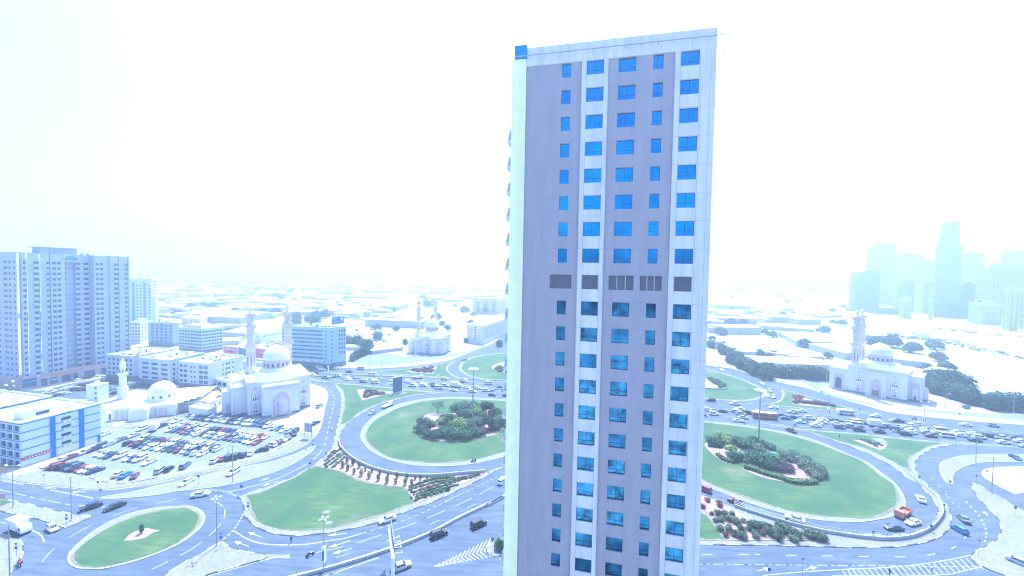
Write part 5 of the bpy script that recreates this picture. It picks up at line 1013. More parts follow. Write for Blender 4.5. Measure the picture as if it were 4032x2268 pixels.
# ------------------------------------------------------------------ vehicles
PAINT = dict(w=(.78,.78,.78), s=(.42,.44,.47), k=(.015,.016,.022), n=(.035,.05,.09), b=(.08,.12,.19), g=(.14,.15,.17), r=(.22,.035,.045), m=(.15,.03,.045), c=(.50,.40,.28), u=(.04,.17,.36), o=(.42,.13,.04), t=(.44,.52,.56))
CN = dict(w='white', s='silver', k='black', n='navy', b='blue', g='grey', r='red', m='maroon', c='beige', u='bright blue', o='orange', t='pale teal')
def paint(c):
    m = mat('car_paint_' + CN[c].replace(' ', '_'), PAINT[c], .28, spec=.6); m.node_tree.nodes['Principled BSDF'].inputs['Coat Weight'].default_value = .25; return m
M_cg = mat('car_glass', (.02, .03, .045), .08, spec=.9); M_lt = mat('headlight', (.7, .72, .75), .2); M_tl = mat('taillight', (.45, .02, .02), .3)
def sec(x, hw, z0, z1, t=.9): zm = z0 + (z1 - z0) * .55; return [(x, -hw*.94, z0), (x, -hw, zm), (x, -hw*t, z1), (x, 0, z1 + .03), (x, hw*t, z1), (x, hw, zm), (x, hw*.94, z0)]
SP = {  # lower body sections, glasshouse bottom/top rectangles, half length, wheel x, wheel radius
 'sedan': ([(-2.32,.70,.38,.80),(-2.22,.84,.26,.96),(-1.4,.90,.2,1.0),(0,.91,.2,.97),(1.1,.90,.2,.93),(1.95,.86,.22,.80),(2.25,.74,.28,.66),(2.33,.60,.34,.58)], (-1.75, 1.05), (-1.05, .28), .95, 1.42, 1.38, .33),
 'hatch': ([(-1.95,.72,.36,.9),(-1.88,.84,.26,1.0),(-1.0,.88,.2,1.0),(.3,.88,.2,.95),(1.3,.84,.22,.84),(1.75,.74,.28,.66),(1.85,.6,.34,.58)], (-1.82, .95), (-1.45, .2), .97, 1.48, 1.2, .31),
 'suv': ([(-2.35,.78,.45,1.0),(-2.28,.90,.34,1.12),(-1.0,.95,.3,1.14),(.6,.95,.3,1.1),(1.5,.93,.32,1.06),(2.15,.88,.36,.92),(2.35,.74,.42,.76)], (-2.22, 1.15), (-1.98, .45), 1.10, 1.74, 1.42, .38),
 'van': ([(-2.6,.86,.4,1.15),(-2.55,.93,.32,1.25),(0,.95,.3,1.25),(1.9,.94,.3,1.15),(2.45,.86,.34,.95),(2.6,.7,.4,.8)], (-2.56, 2.3), (-2.48, 1.65), 1.18, 2.1, 1.7, .36),
}
def car_meshes(typ, c):
    key = (typ, c)
    if key in CM: return CM[key]
    out = {}
    if typ in SP:
        S, gb_, gt_, zb, zt, wx, wr = SP[typ]; hw = max(s[1] for s in S)
        b = MB(); b.loft([sec(*s) for s in S]); b.frus((gt_[0] - .06, gt_[1] + .06, -hw*.72, hw*.72), zt - .02, (gt_[0] + .05, gt_[1] - .05, -hw*.66, hw*.66), zt + .05)
        for sx in (-1, 1):     # pillars
            b.tube((gb_[0], sx*hw*.86, zb), (gt_[0], sx*hw*.69, zt), .05, 4); b.tube((gb_[1], sx*hw*.86, zb), (gt_[1], sx*hw*.69, zt), .05, 4); mx_ = (gb_[0]+gb_[1])/2; b.tube((mx_, sx*hw*.87, zb), (mx_ - .1, sx*hw*.70, zt), .05, 4)
            b.box(gb_[1] - .25, gb_[1] - .1, sx*(hw + .12) - .08, sx*(hw + .12) + .08, zb - .02, zb + .14)
        g = MB(); g.frus((gb_[0], gb_[1], -hw*.87, hw*.87), zb - .06, (gt_[0], gt_[1], -hw*.68, hw*.68), zt)
        wm = MB().lathe([(wr*.8, -.11), (wr, -.08), (wr, .08), (wr*.8, .11)], n=12); rim_ = MB()
        W_ = [(wx, hw - .12), (wx, -hw + .12), (-wx, hw - .12), (-wx, -hw + .12)]; L2 = S[-1][0]; L1 = S[0][0]; zl = S[-2][3] - .12; zr = S[0][3] - .14
        H_ = [(L2 - .1, hw*.66, zl), (L2 - .1, -hw*.66, zl)]; T_ = [(L1 + .02, hw*.68, zr), (L1 + .02, -hw*.68, zr)]
    elif typ == 'pickup':
        b = MB(); b.loft([sec(*s) for s in [(-2.6,.86,.45,1.02),(-2.5,.9,.4,1.05),(-.6,.92,.38,1.05),(1.0,.92,.36,1.05),(1.9,.88,.4,.98),(2.5,.74,.45,.8)]]); b.frus((-.75, .75, -.7, .7), 1.70, (-.7, .7, -.64, .64), 1.76)
        g = MB(); g.frus((-.95, 1.15, -.8, .8), 1.0, (-.8, .72, -.68, .68), 1.70); b.mi = 2; b.box(-2.4, -1.0, -.72, .72, 1.05, 1.09); b.mi = 0
        wr = .38; wx = 1.55; hw = .92; wm = MB().lathe([(wr*.8, -.12), (wr, -.08), (wr, .08), (wr*.8, .12)], n=12); W_ = [(wx, .78), (wx, -.78), (-wx, .78), (-wx, -.78)]; H_ = [(2.42, .6, .78), (2.42, -.6, .78)]; T_ = [(-2.6, .7, .85), (-2.6, -.7, .85)]
    elif typ in ('truck', 'flatbed', 'tipper'):
        b = MB(); b.loft([sec(*s, .96) for s in [(1.45,1.0,.55,2.1),(1.5,1.05,.5,2.2),(2.9,1.05,.5,2.15),(3.15,1.0,.55,1.3),(3.2,.95,.6,1.1)]]); b.mi = 2; b.box(-3.2, 1.5, -.5, .5, .6, .85)
        b.mi = 1 if typ == 'truck' else 0
        if typ == 'truck': b.box(-3.4, 1.3, -1.15, 1.15, .95, 3.2); b.box(-3.43, 1.33, -1.18, 1.18, 3.2, 3.26)
        elif typ == 'flatbed': b.box(-3.6, 1.3, -1.15, 1.15, .9, 1.05); b.box(-3.6, 1.3, -1.15, -1.05, 1.05, 1.3); b.box(-3.6, 1.3, 1.05, 1.15, 1.05, 1.3)
        else: b.box(-3.0, 1.2, -1.1, 1.1, .9, 1.0); b.box(-3.0, 1.2, -1.1, -1.02, 1.0, 1.6); b.box(-3.0, 1.2, 1.02, 1.1, 1.0, 1.6); b.box(-3.05, -2.97, -1.1, 1.1, 1.0, 1.6)
        g = MB(); g.add([(3.12, -.92, 1.36), (3.12, .92, 1.36), (2.93, .86, 2.05), (2.93, -.86, 2.05)], [(0,1,2,3)]); [g.add([(2.1, s*1.07, 1.35), (2.9, s*1.07, 1.35), (2.75, s*1.05, 2.0), (2.1, s*1.05, 2.0)], [(0,1,2,3)]) for s in (-1, 1)]
        wr = .45; wm = MB().lathe([(wr*.8, -.14), (wr, -.1), (wr, .1), (wr*.8, .14)], n=12); W_ = [(2.3, .9), (2.3, -.9), (-2.1, .9), (-2.1, -.9)]; H_ = [(3.17, .75, .9), (3.17, -.75, .9)]; T_ = [(-3.42, .9, .85), (-3.42, -.9, .85)]
    elif typ in ('bus', 'minibus'):
        k = 1.0 if typ == 'bus' else .62; L = 5.6*k; h = 3.0 if typ == 'bus' else 2.5; b = MB(); b.loft([sec(*s, .95) for s in [(-L,1.1,.4,h-.1),(-L+.1,1.2,.35,h),(L-.4,1.2,.35,h),(L,1.05,.45,h-.5)]]); b.mi = 1; b.box(-L + .2, L - .6, -1.1, 1.1, h, h + .12)
        g = MB()
        for s in (-1, 1):
            n = int(L*2/1.3)
            for i in range(n): x = -L + .4 + i*1.28; g.add([(x, s*1.215, h*.5), (x + 1.1, s*1.215, h*.5), (x + 1.1, s*1.2, h*.78), (x, s*1.2, h*.78)], [(0,1,2,3)])
        g.add([(L + .02, -1, h*.42), (L + .02, 1, h*.42), (L - .15, 1, h*.82), (L - .15, -1, h*.82)], [(0,1,2,3)])
        wr = .46; wm = MB().lathe([(wr*.8, -.14), (wr, -.1), (wr, .1), (wr*.8, .14)], n=12); W_ = [(L*.62, 1.08), (L*.62, -1.08), (-L*.62, 1.08), (-L*.62, -1.08)]; H_ = [(L, .8, .8), (L, -.8, .8)]; T_ = [(-L, .9, .9), (-L, -.9, .9)]
    mats_ = [paint(c), paint('w'), M_black]
    wheel = MB(); wheel.xf = Matrix.Rotation(math.pi/2, 4, 'X'); wheel.add(wm.v, wm.f); wheel.mi = 1; wheel.lathe([(wr*.55, -.125), (wr*.55, .125)], n=8); wheel.xf = None
    out['body'] = b.mesh('body', mats_); out['glass'] = g.mesh('window', M_cg); out['wheel'] = wheel.mesh('wheel', [M_black, M_metal]); out['W'] = [(x, y, wr) for x, y in W_]; out['H'] = H_; out['T'] = T_
    out['hl'] = LHL; out['tl'] = LTL
    one = MB()      # the single mesh used far away
    def app(src, mi, off=(0,0,0), xf=None):
        o = len(one.v); one.v += [tuple((xf @ Vector(v) if xf else Vector(v)) + Vector(off)) for v in src.v]; one.f += [[o + i for i in f] for f in src.f]; one.m += [mi if isinstance(mi, int) else mi[k] for k in src.m]
    app(b, {0: 0, 1: 1, 2: 2}); app(g, 3); 
    for W in out['W']: app(wm, 2, W, Matrix.Rotation(math.pi/2, 4, 'X'))
    out['one'] = one.mesh('vehicle', [paint(c), paint('w'), M_black, M_cg]); CM[key] = out; return out
CM = {}; LHL = MB().box(-.08, .08, -.16, .16, -.07, .07).mesh('headlight', M_lt); LTL = MB().box(-.06, .06, -.14, .14, -.08, .08).mesh('taillight', M_tl)
NAMEOF = dict(sedan='car', hatch='car', suv='car', van='van', pickup='pickup_truck', truck='box_truck', flatbed='flatbed_truck', tipper='dump_truck', bus='bus', minibus='bus')
KINDOF = dict(sedan='saloon car', hatch='hatchback', suv='off-road car', van='passenger van', pickup='pickup truck', truck='box truck', flatbed='flatbed truck', tipper='tipper truck', bus='long bus', minibus='minibus')
NV = [0]
def vehicle(typ, c, p, ang, label, group, z=None):
    m = car_meshes(typ, c); d = p.length; z = Z_ROAD + .004 if z is None else z; nm = NAMEOF[typ]; cat = nm.replace('_', ' '); s = 1.0
    NV[0] += 1
    if d > 235: o = inst(nm, m['one'], None, (p.x, p.y, z), ang); return tag(o, label, cat, group)
    o = tag(empty(nm, (p.x, p.y, z), ang), label, cat, group); inst('body', m['body'], o); inst('window', m['glass'], o)
    for W in m['W']: inst('wheel', m['wheel'], o, W)
    if d < 165:
        for H_ in m['H']: inst('headlight', m['hl'], o, H_)
        for T_ in m['T']: inst('taillight', m['tl'], o, T_)
    return o
def heading(k, a, b): d = gp(k, *b) - gp(k, *a); return math.atan2(d.y, d.x)
def row(k, a, b, cols, ang, where, flip=None, z=None, jit=.12, first='left'):
    pa, pb = gp(k, *a), gp(k, *b); n = len(cols); rnd = random.Random(n * 31 + int(a[0])); live = [i for i, c in enumerate(cols) if c != ' ']
    for r_, i in enumerate(live):
        c = cols[i]; typ = {'W': 'suv', 'K': 'suv', 'N': 'suv', 'S': 'suv', 'B': 'hatch', 'G': 'suv', 'R': 'hatch'}.get(c) or rnd.choice(['sedan', 'sedan', 'hatch', 'suv'])
        c = c.lower(); p = pa.lerp(pb, i / max(1, n - 1)); u = Vector((math.cos(ang), math.sin(ang), 0)); p = p + u * rnd.uniform(-.35, .35); fl = math.pi if rnd.random() < .25 else 0
        vehicle(typ, c, p, ang + fl + rnd.uniform(-.03, .03), f'{CN[c]} {KINDOF[typ]}, {ordn(r_ + 1)} from the left in {where}', 'cars in the mosque car park', z)
AX = math.atan2(-ax_lot.y, -ax_lot.x)
row('H', (245,168), (1310,295), 'wknkwbwwwkbwbwwbBNW', AX, 'the row nearest the large mosque')
row('H', (1398,325), (1690,385), 'wbwWN', AX, 'the short row beside the mosque shadow'); vehicle('suv', 'k', gp('H', 1690, 412), AX + .5, 'black off-road car parked askew at the corner by the sign board', 'cars in the mosque car park')
row('H', (68,285), (1270,460), 'wmwswwkkrnn wwww rw'.replace(' ', ''), AX, 'the first double row, back line'); row('H', (-85,350), (1160,530), 'wbnrbswkwbwwmbsuwwr', AX, 'the first double row, front line')
row('g', (1530,490), (2612,628), 'wkbkkrwWknwwwbwkw', AX, 'the second double row, back line'); row('g', (1310,550), (2380,702), 'krkbwWwbkmwbww', AX, 'the second double row, front line')
AF = math.atan2(*(gp('g', 840, 900) - gp('g', 600, 980)).yx) + math.pi
for x, y, t, c, lab in ((920,695,'sedan','w','loose pair beside a blue one'), (985,715,'sedan','t','left cluster'), (1050,728,'sedan','n','left cluster'), (1195,735,'suv','w','middle of the gap'), (1330,765,'sedan','w','double pair'), (1385,780,'hatch','n','double pair'), (1480,778,'suv','w','double pair right'), (1615,822,'sedan','w','last of that loose line')):
    vehicle(t, c, gp('g', x, y), AX, f'{CN[c]} {KINDOF[t]}, {ordn([920,985,1050,1195,1330,1385,1480,1615].index(x) + 1)} from the left in the loose middle row', 'cars in the mosque car park')
row('g', (255,885), (845,945), 'mrkKbkrww n'.replace(' ', ''), AF, 'the slanted near left corner row')
for x, y, t, c, ang, lab in ((345,795,'sedan','w',None,'beside the red sign of the blue striped block'), (468,755,'sedan','m',None,'by the blue striped block pavement'), (680,682,'sedan','s',None,'parked on the pavement side by the blue stripe'), (800,645,'sedan','k',None,'second along the blue striped block'), (905,600,'suv','n',None,'third along the blue striped block'), (1010,572,'sedan','s',None,'fourth along the blue striped block'),
    (1200,497,'sedan','g',None,'alone in the lane beyond the blue striped block'), (1380,440,'sedan','s',None,'alone near the far lane entrance'), (960,420,'sedan','w',AX,'nose in by the corner of the blue striped block'), (905,428,'hatch','s',AX,'beside the white one at the block corner'), (1505,342,'suv','w',None,'driving past the small mosque'), (1790,298,'sedan','n',None,'just right of the box truck'), (2010,222,'sedan','w',None,'driving behind the parked rows')):
    vehicle(t, c, gp('g', x, y), ang if ang is not None else heading('g', (1010,572), (680,682)) + .12, f'{CN[c]} {KINDOF[t]} {lab}', 'cars around the car park')
vehicle('truck', 'w', gp('g', 1690, 340), heading('g', (1690,345), (1740,300)), 'small white box truck standing in the car park lane', 'trucks')
AG = math.atan2(*(gp('H', 580, 760) - gp('H', 500, 830)).yx); AG2 = heading('g', (1190,1060), (1340,960))
for k, x, y, t, c, a, lab in (('g',1170,1000,'sedan','c',AG2,'first of three at the near corner'), ('g',1262,1015,'sedan','u',AG2,'middle of three at the near corner'), ('g',1400,1025,'sedan','m',AG2 + .3,'last of three at the near corner'), ('g',1775,945,'suv','s',AG,'left of a pair on the near kerb'), ('g',1897,925,'hatch','k',AG,'right of a pair on the near kerb'), ('g',2130,878,'suv','g',AG,'alone on the near kerb'),
    ('H',545,797,'suv','w',AG,'leftmost of the near kerb group of five'), ('H',655,770,'sedan','r',AG,'on the near kerb beside two black ones'), ('H',752,760,'suv','k',AG,'first black one on the near kerb'), ('H',857,742,'suv','k',AG,'second black one on the near kerb'), ('H',958,722,'hatch','k',AG,'small dark one on the near kerb'), ('H',1063,690,'sedan','w',AG + .1,'upright parked near the kerb bend'),
    ('H',1222,650,'sedan','k',heading('H', (1300,640), (1150,665)),'at the kerb bend'), ('H',1357,577,'suv','w',heading('H', (1430,590), (1290,560)),'nose out past the kerb bend'), ('H',1440,545,'hatch','m',heading('H', (1510,550), (1390,520)),'between two white ones past the kerb bend'), ('H',1507,503,'sedan','w',heading('H', (1570,510), (1440,490)),'past the red one on the right kerb'), ('H',1565,475,'sedan','g',heading('H', (1620,480), (1500,460)),'last grey one on the right kerb')):
    vehicle(t, c, gp(k, x, y), a, f'{CN[c]} {KINDOF[t]} {lab}', 'cars on the near edge of the car park')
for k, x, y, t, c, a, lab in (('E',2055,1110,'suv','s',heading('E', (2000,1140), (2110,1080)),'in the bays right of the large mosque'), ('H',2000,255,'sedan','n',heading('H', (1940,285), (2060,225)),'in the bays behind the sign board'),
    ('I',1318,560,'sedan','k',heading('I', (1430,520), (1200,590)),'left one of two black cars in the curve'), ('I',1665,555,'sedan','k',heading('I', (1790,510), (1550,600)),'right one of two black cars in the curve'), ('X',1110,470,'hatch','w',heading('X', (1010,400), (1160,540)),'small white one waiting beside the box truck'),
    ('J',330,290,'sedan','w',heading('J', (220,325), (440,290)),'at the top of the oval island'), ('H',805,975,'suv','w',heading('H', (890,930), (730,1030)),'leaving the bays beside the lamp post'), ('H',130,1118,'sedan','w',heading('H', (230,1070), (30,1180)),'pulled out of the bays'),
    ('K',828,655,'sedan','w',heading('K', (940,625), (720,700)),'below the big lawn on the carriageway'), ('K',1575,870,'suv','k',heading('K', (1450,920), (1700,820)),'large black one near the median, rear left'), ('K',2150,725,'suv','k',heading('K', (2050,770), (2250,680)),'boxy black one with a spare wheel, front right'),
    ('K',1030,1340,'sedan','s',heading('K', (905,1385), (1150,1290)),'beside the gantry column'), ('K',2500,95,'suv','w',heading('K', (2400,160), (2560,20)),'half hidden by the tower balconies'),
    ('F',607,845,'hatch','s',heading('F', (660,820), (560,870)),'driving down the left loop'), ('F',840,740,'flatbed','w',heading('F', (760,770), (920,700)),'white flatbed driving up the left loop'),
    ('R',260,215,'suv','r',heading('R', (330,235), (220,190)),'at the tower edge on the right loop'), ('R',722,400,'sedan','m',heading('R', (840,450), (610,350)),'open road on the right loop, dark red'), ('R',1580,640,'sedan','w',heading('R', (1700,690), (1450,610)),'low white coupe on the right loop'),
    ('S',1075,355,'sedan','w',heading('S', (1110,400), (1040,300)),'coming down the right loop bend'), ('S',820,580,'tipper','o',heading('S', (900,540), (770,620)),'orange tipper in the right loop bend'), ('S',965,700,'sedan','w',heading('S', (1050,690), (900,730)),'right behind the orange tipper'), ('S',685,775,'sedan','n',heading('S', (790,790), (570,780)),'leading car in the right loop bend'),
    ('S',1695,645,'sedan','g',heading('S', (1740,690), (1640,590)),'dark one on the outer bend'), ('S',1630,800,'hatch','u',heading('S', (1690,840), (1570,770)),'bright blue one on the outer bend'), ('S',2530,1285,'sedan','s',heading('S', (2450,1260), (2600,1320)),'cut by the lower right frame edge'), ('Q',2450,1130,'sedan','n',heading('Q', (2400,1100), (2510,1160)),'dark one on the island at the right edge'),
    ('P',1520,735,'pickup','m',heading('P', (1600,775), (1440,700)),'dark red pickup entering the right loop')):
    vehicle(t, c, gp(k, x, y), a, f'{CN[c]} {KINDOF[t]} {lab}', 'vehicles on the ramps and side roads', z={'H130': None}.get('x'))
vehicle('truck', 'w', gp('X', 420, 500), heading('X', (250,420), (600,560)), 'white box truck turning in the bottom left corner', 'trucks'); vehicle('suv', 'u', G(985, 2312), heading('J', (900,1449), (1200,1360)), 'bright blue car roof just entering at the bottom edge', 'vehicles on the ramps and side roads')
def tangent(line, p):
    i = min(range(len(line)), key=lambda i: (line[i] - p).length); a, b = line[max(0, i-2)], line[min(len(line)-1, i+2)]; d = b - a; return math.atan2(d.y, d.x)
HW = []   # (region, x, y, type, colour, towards right?)
for s in '''F 115 295 suv w 1;F 270 328 sedan w 1;F 320 322 sedan n 1;F 265 358 sedan w 1;F 495 355 sedan s 1;F 480 385 suv g 1;F 690 355 sedan g 1;F 650 378 van w 1;F 650 400 van w 1;F 905 375 sedan w 1;F 915 420 sedan w 1;F 1125 392 suv w 1;F 1205 420 suv w 1;F 1200 445 pickup w 1;F 1355 418 sedan w 1;F 1350 440 suv w 1;F 1505 418 sedan g 1;F 1500 450 hatch n 1;F 1578 478 van w 1;F 1665 442 suv s 1;F 1825 455 truck w 1;F 1785 508 sedan w 1;F 1975 470 sedan w 1;F 2060 528 suv w 1;F 2140 480 suv w 1;F 2260 515 suv w 1;F 2315 505 sedan g 1;F 2345 578 sedan k 1;F 2540 515 suv s 1;F 2550 588 sedan n 1
F 100 192 sedan w 0;F 270 240 sedan n 0;F 440 200 van s 0;F 610 290 van w 0;F 1270 328 flatbed w 0;F 1655 345 suv w 0;F 1830 402 sedan w 0;F 1885 388 sedan k 0;F 1945 378 sedan w 0;F 2290 415 van w 0;F 2460 462 sedan g 0
P 310 415 sedan w 1;P 375 450 sedan g 1;P 410 488 suv w 1;P 535 448 sedan n 1;P 735 455 suv s 1;P 780 418 sedan w 0;P 800 488 suv s 1;P 895 472 suv k 1;P 835 540 sedan s 1;P 768 585 sedan w 1;P 1060 460 sedan w 1;P 1140 540 bus o 1;P 1390 510 sedan k 1;P 1440 550 sedan b 1;P 1565 535 sedan n 1;P 1690 580 sedan g 1;P 1665 605 sedan w 1;P 1795 550 suv w 1;P 1990 575 sedan w 1;P 1975 608 sedan w 1;P 1910 632 sedan w 1;P 1885 658 sedan w 1;P 2180 585 sedan k 1;P 2195 628 sedan w 1;P 2225 682 suv g 1;P 2400 672 sedan s 1
P 365 288 suv k 0;P 710 342 pickup w 0;P 1272 395 sedan w 0;P 1545 458 suv w 0;P 1670 445 sedan w 0;P 2310 480 minibus w 0
Q 145 612 van w 1;Q 150 650 van w 1;Q 75 672 suv s 1;Q 185 722 suv k 1;Q 300 622 sedan r 1;Q 440 660 truck w 1;Q 465 720 sedan g 1;Q 480 748 sedan k 1;Q 590 668 sedan n 1;Q 715 705 suv g 1;Q 880 685 sedan w 1;Q 935 728 sedan w 1;Q 940 762 sedan w 1;Q 860 780 suv k 1;Q 1160 720 sedan w 1;Q 1165 755 sedan s 1;Q 1225 808 sedan m 1;Q 1370 735 van w 1;Q 1330 765 sedan s 1;Q 1465 812 van w 1;Q 1610 762 sedan w 1;Q 1655 800 sedan w 1;Q 1840 780 sedan w 1;Q 1930 830 suv w 1;Q 1865 872 sedan k 1;Q 2085 808 suv n 1;Q 2250 835 pickup w 1;Q 2270 900 sedan w 1;Q 2420 838 sedan n 1;Q 2520 885 sedan w 1;Q 2600 960 sedan s 1
Q 420 515 sedan w 0;Q 745 592 pickup k 0;Q 700 585 sedan s 0;Q 995 638 suv w 0;Q 1730 648 sedan w 0;Q 2120 655 suv s 0
E 1960 655 suv w 1;E 1990 630 sedan n 1;E 2135 695 pickup g 1;E 2040 540 sedan w 0;E 2065 560 sedan w 0;E 2095 580 sedan w 0;E 2305 558 sedan w 0'''.replace('\n', ';').split(';'):
    k, x, y, t, c, d = s.split(); HW.append((px(k, float(x), float(y))[0], k, float(x), float(y), t, c, d == '1'))
for side in (True, False):
    L_ = sorted([h for h in HW if h[6] == side])
    for i, (_, k, x, y, t, c, _s) in enumerate(L_):
        p = gp(k, x, y + 4); a = tangent(MED, p) + (0 if side else math.pi)
        vehicle(t, c, p, a, f"{CN[c]} {KINDOF[t]} on the {'near' if side else 'far'} carriageway, {ordn(i + 1)} vehicle from the left", 'highway traffic')
for k, x, y, t, c, a, lab in (('P',1105,50,'sedan','w',heading('P', (1070,30), (1145,70)),'on the curved far ramp, first down'), ('P',1210,150,'sedan','s',heading('P', (1185,130), (1235,175)),'on the curved far ramp, second down'), ('P',1185,225,'sedan','w',heading('P', (1190,200), (1180,250)),'on the curved far ramp, third down'), ('P',1270,245,'suv','w',heading('P', (1280,225), (1265,265)),'on the curved far ramp, outer lane'),
    ('N',515,1138,'sedan','w',heading('N', (480,1115), (550,1155)),'at the start of the far ramp'), ('N',995,1222,'sedan','k',heading('N', (950,1210), (1040,1235)),'on the slip road under the guard rail'), ('N',1480,1222,'sedan','w',heading('N', (1430,1222), (1525,1225)),'parked before the tree belt'), ('F',1940,75,'sedan','k',heading('F', (1970,70), (1910,85)),'alone on the far left loop ramp'),
    ('C',2430,1030,'sedan','w',heading('C', (2400,1035), (2460,1020)),'on the street along the long white block'), ('C',2510,985,'sedan','w',heading('C', (2480,995), (2540,975)),'further up the street along the long white block')):
    vehicle(t, c, gp(k, x, y), a, f'{CN[c]} {KINDOF[t]} {lab}', 'vehicles on the far ramps')
rnd = random.Random(11)
TW = [('D',1135,735,'w',0),('D',1265,705,'k',0),('D',1430,670,'w',0),('D',700,915,'w',1),('D',740,905,'w',1),('D',850,950,'b',1),('D',895,935,'w',1),('D',935,930,'w',1),('D',955,862,'w',1),('D',1000,850,'w',1),('D',1050,845,'w',1),('D',1100,870,'n',1),('D',1150,855,'s',1),('D',1200,870,'m',1),('D',1245,868,'m',1),('D',1290,805,'k',1),('D',1180,805,'m',1),('D',1335,878,'m',1),('D',1440,880,'r',1),('D',1490,840,'w',0),('D',1590,865,'m',1),('D',1640,860,'t',1),('D',1680,920,'k',1),('D',1890,785,'w',1),('D',1940,775,'b',1),('D',1600,675,'w',0),('D',1545,690,'w',0),('D',1690,755,'m',1),
   ('E',45,858,'k',2),('E',200,870,'s',2),('E',262,868,'w',2),('E',318,878,'k',2),('E',420,892,'k',2),('E',562,918,'w',2),('E',540,884,'r',2)]
for i, (k, x, y, c, o) in enumerate(TW):
    a = {0: math.atan2(LU.y, LU.x), 1: math.atan2(LU.y, LU.x) - .25, 2: MR + math.pi/2}[o] + rnd.uniform(-.08, .08); t = rnd.choice(['sedan', 'sedan', 'suv', 'hatch'])
    vehicle(t, c, gp(k, x, y), a, f"{CN[c]} {KINDOF[t]} parked near the {'lilac tower shops' if i < 28 else 'low white blocks'}, {ordn(i + 1 if i < 28 else i - 27)} in reading order", 'cars parked between the blocks')
# far open lots
FARC = []
def scatter(polys, n, seed, where, cols='wwwwssgbkw'):
    rnd = random.Random(seed); pts = []
    quad = [gp(*q) for q in polys]; tries = 0
    while len(pts) < n and tries < 20000:
        tries += 1
        a, b = rnd.random(), rnd.random(); a = round(a * 24) / 24 if True else a; p = quad[0].lerp(quad[1], b).lerp(quad[3].lerp(quad[2], b), a)
        if all((p - q).length > 2.6 for q in pts): pts.append(p)
    u = (quad[3] - quad[0]).normalized(); ang = math.atan2(u.y, u.x)
    for i, p in enumerate(pts):
        c = rnd.choice(cols); t = rnd.choice(['sedan', 'suv', 'sedan', 'hatch', 'van']); FARC.append((t, c, p, ang + rnd.choice([0, math.pi]) + rnd.uniform(-.06, .06)))
scatter([('O', 1150, 690), ('O', 1500, 690), ('O', 2650, 985), ('O', 1900, 850)], 62, 5, 'in the dense far lot at the right edge')
scatter([('B', 1640, 1160), ('B', 1700, 1090), ('B', 1890, 1080), ('B', 1870, 1170)], 26, 6, 'in the lot behind the red hoardings')
scatter([('C', 250, 930), ('C', 700, 880), ('C', 950, 1040), ('C', 640, 1160)], 24, 8, 'on the sand lot left of the middle mosque')
scatter([('O', 1200, 545), ('O', 1500, 535), ('O', 2650, 700), ('O', 2650, 660)], 16, 9, 'along the far road below the skyline'); scatter([('N', 900, 440), ('N', 1150, 430), ('N', 1400, 720), ('N', 1250, 700)], 8, 10, 'between the pale sheds')
FM = {}; fcm = MB(); fml = []       # past three hundred cars: the smallest ones are one object
for t, c, p, a in FARC:
    me = car_meshes(t, c)['one']; X_ = Matrix.Translation((p.x, p.y, .02)) @ Matrix.Rotation(a, 4, 'Z'); o = len(fcm.v); fcm.v += [tuple(X_ @ v.co) for v in me.vertices]
    for m in me.materials:
        if m.name not in FM: FM[m.name] = len(fml); fml.append(m)
    for pl in me.polygons: fcm.f.append([o + i for i in pl.vertices]); fcm.m.append(FM[me.materials[pl.material_index].name])
tag(fcm.build('distant_parked_cars', fml), 'many tiny parked cars in the far dusty lots', 'cars', kind='stuff')
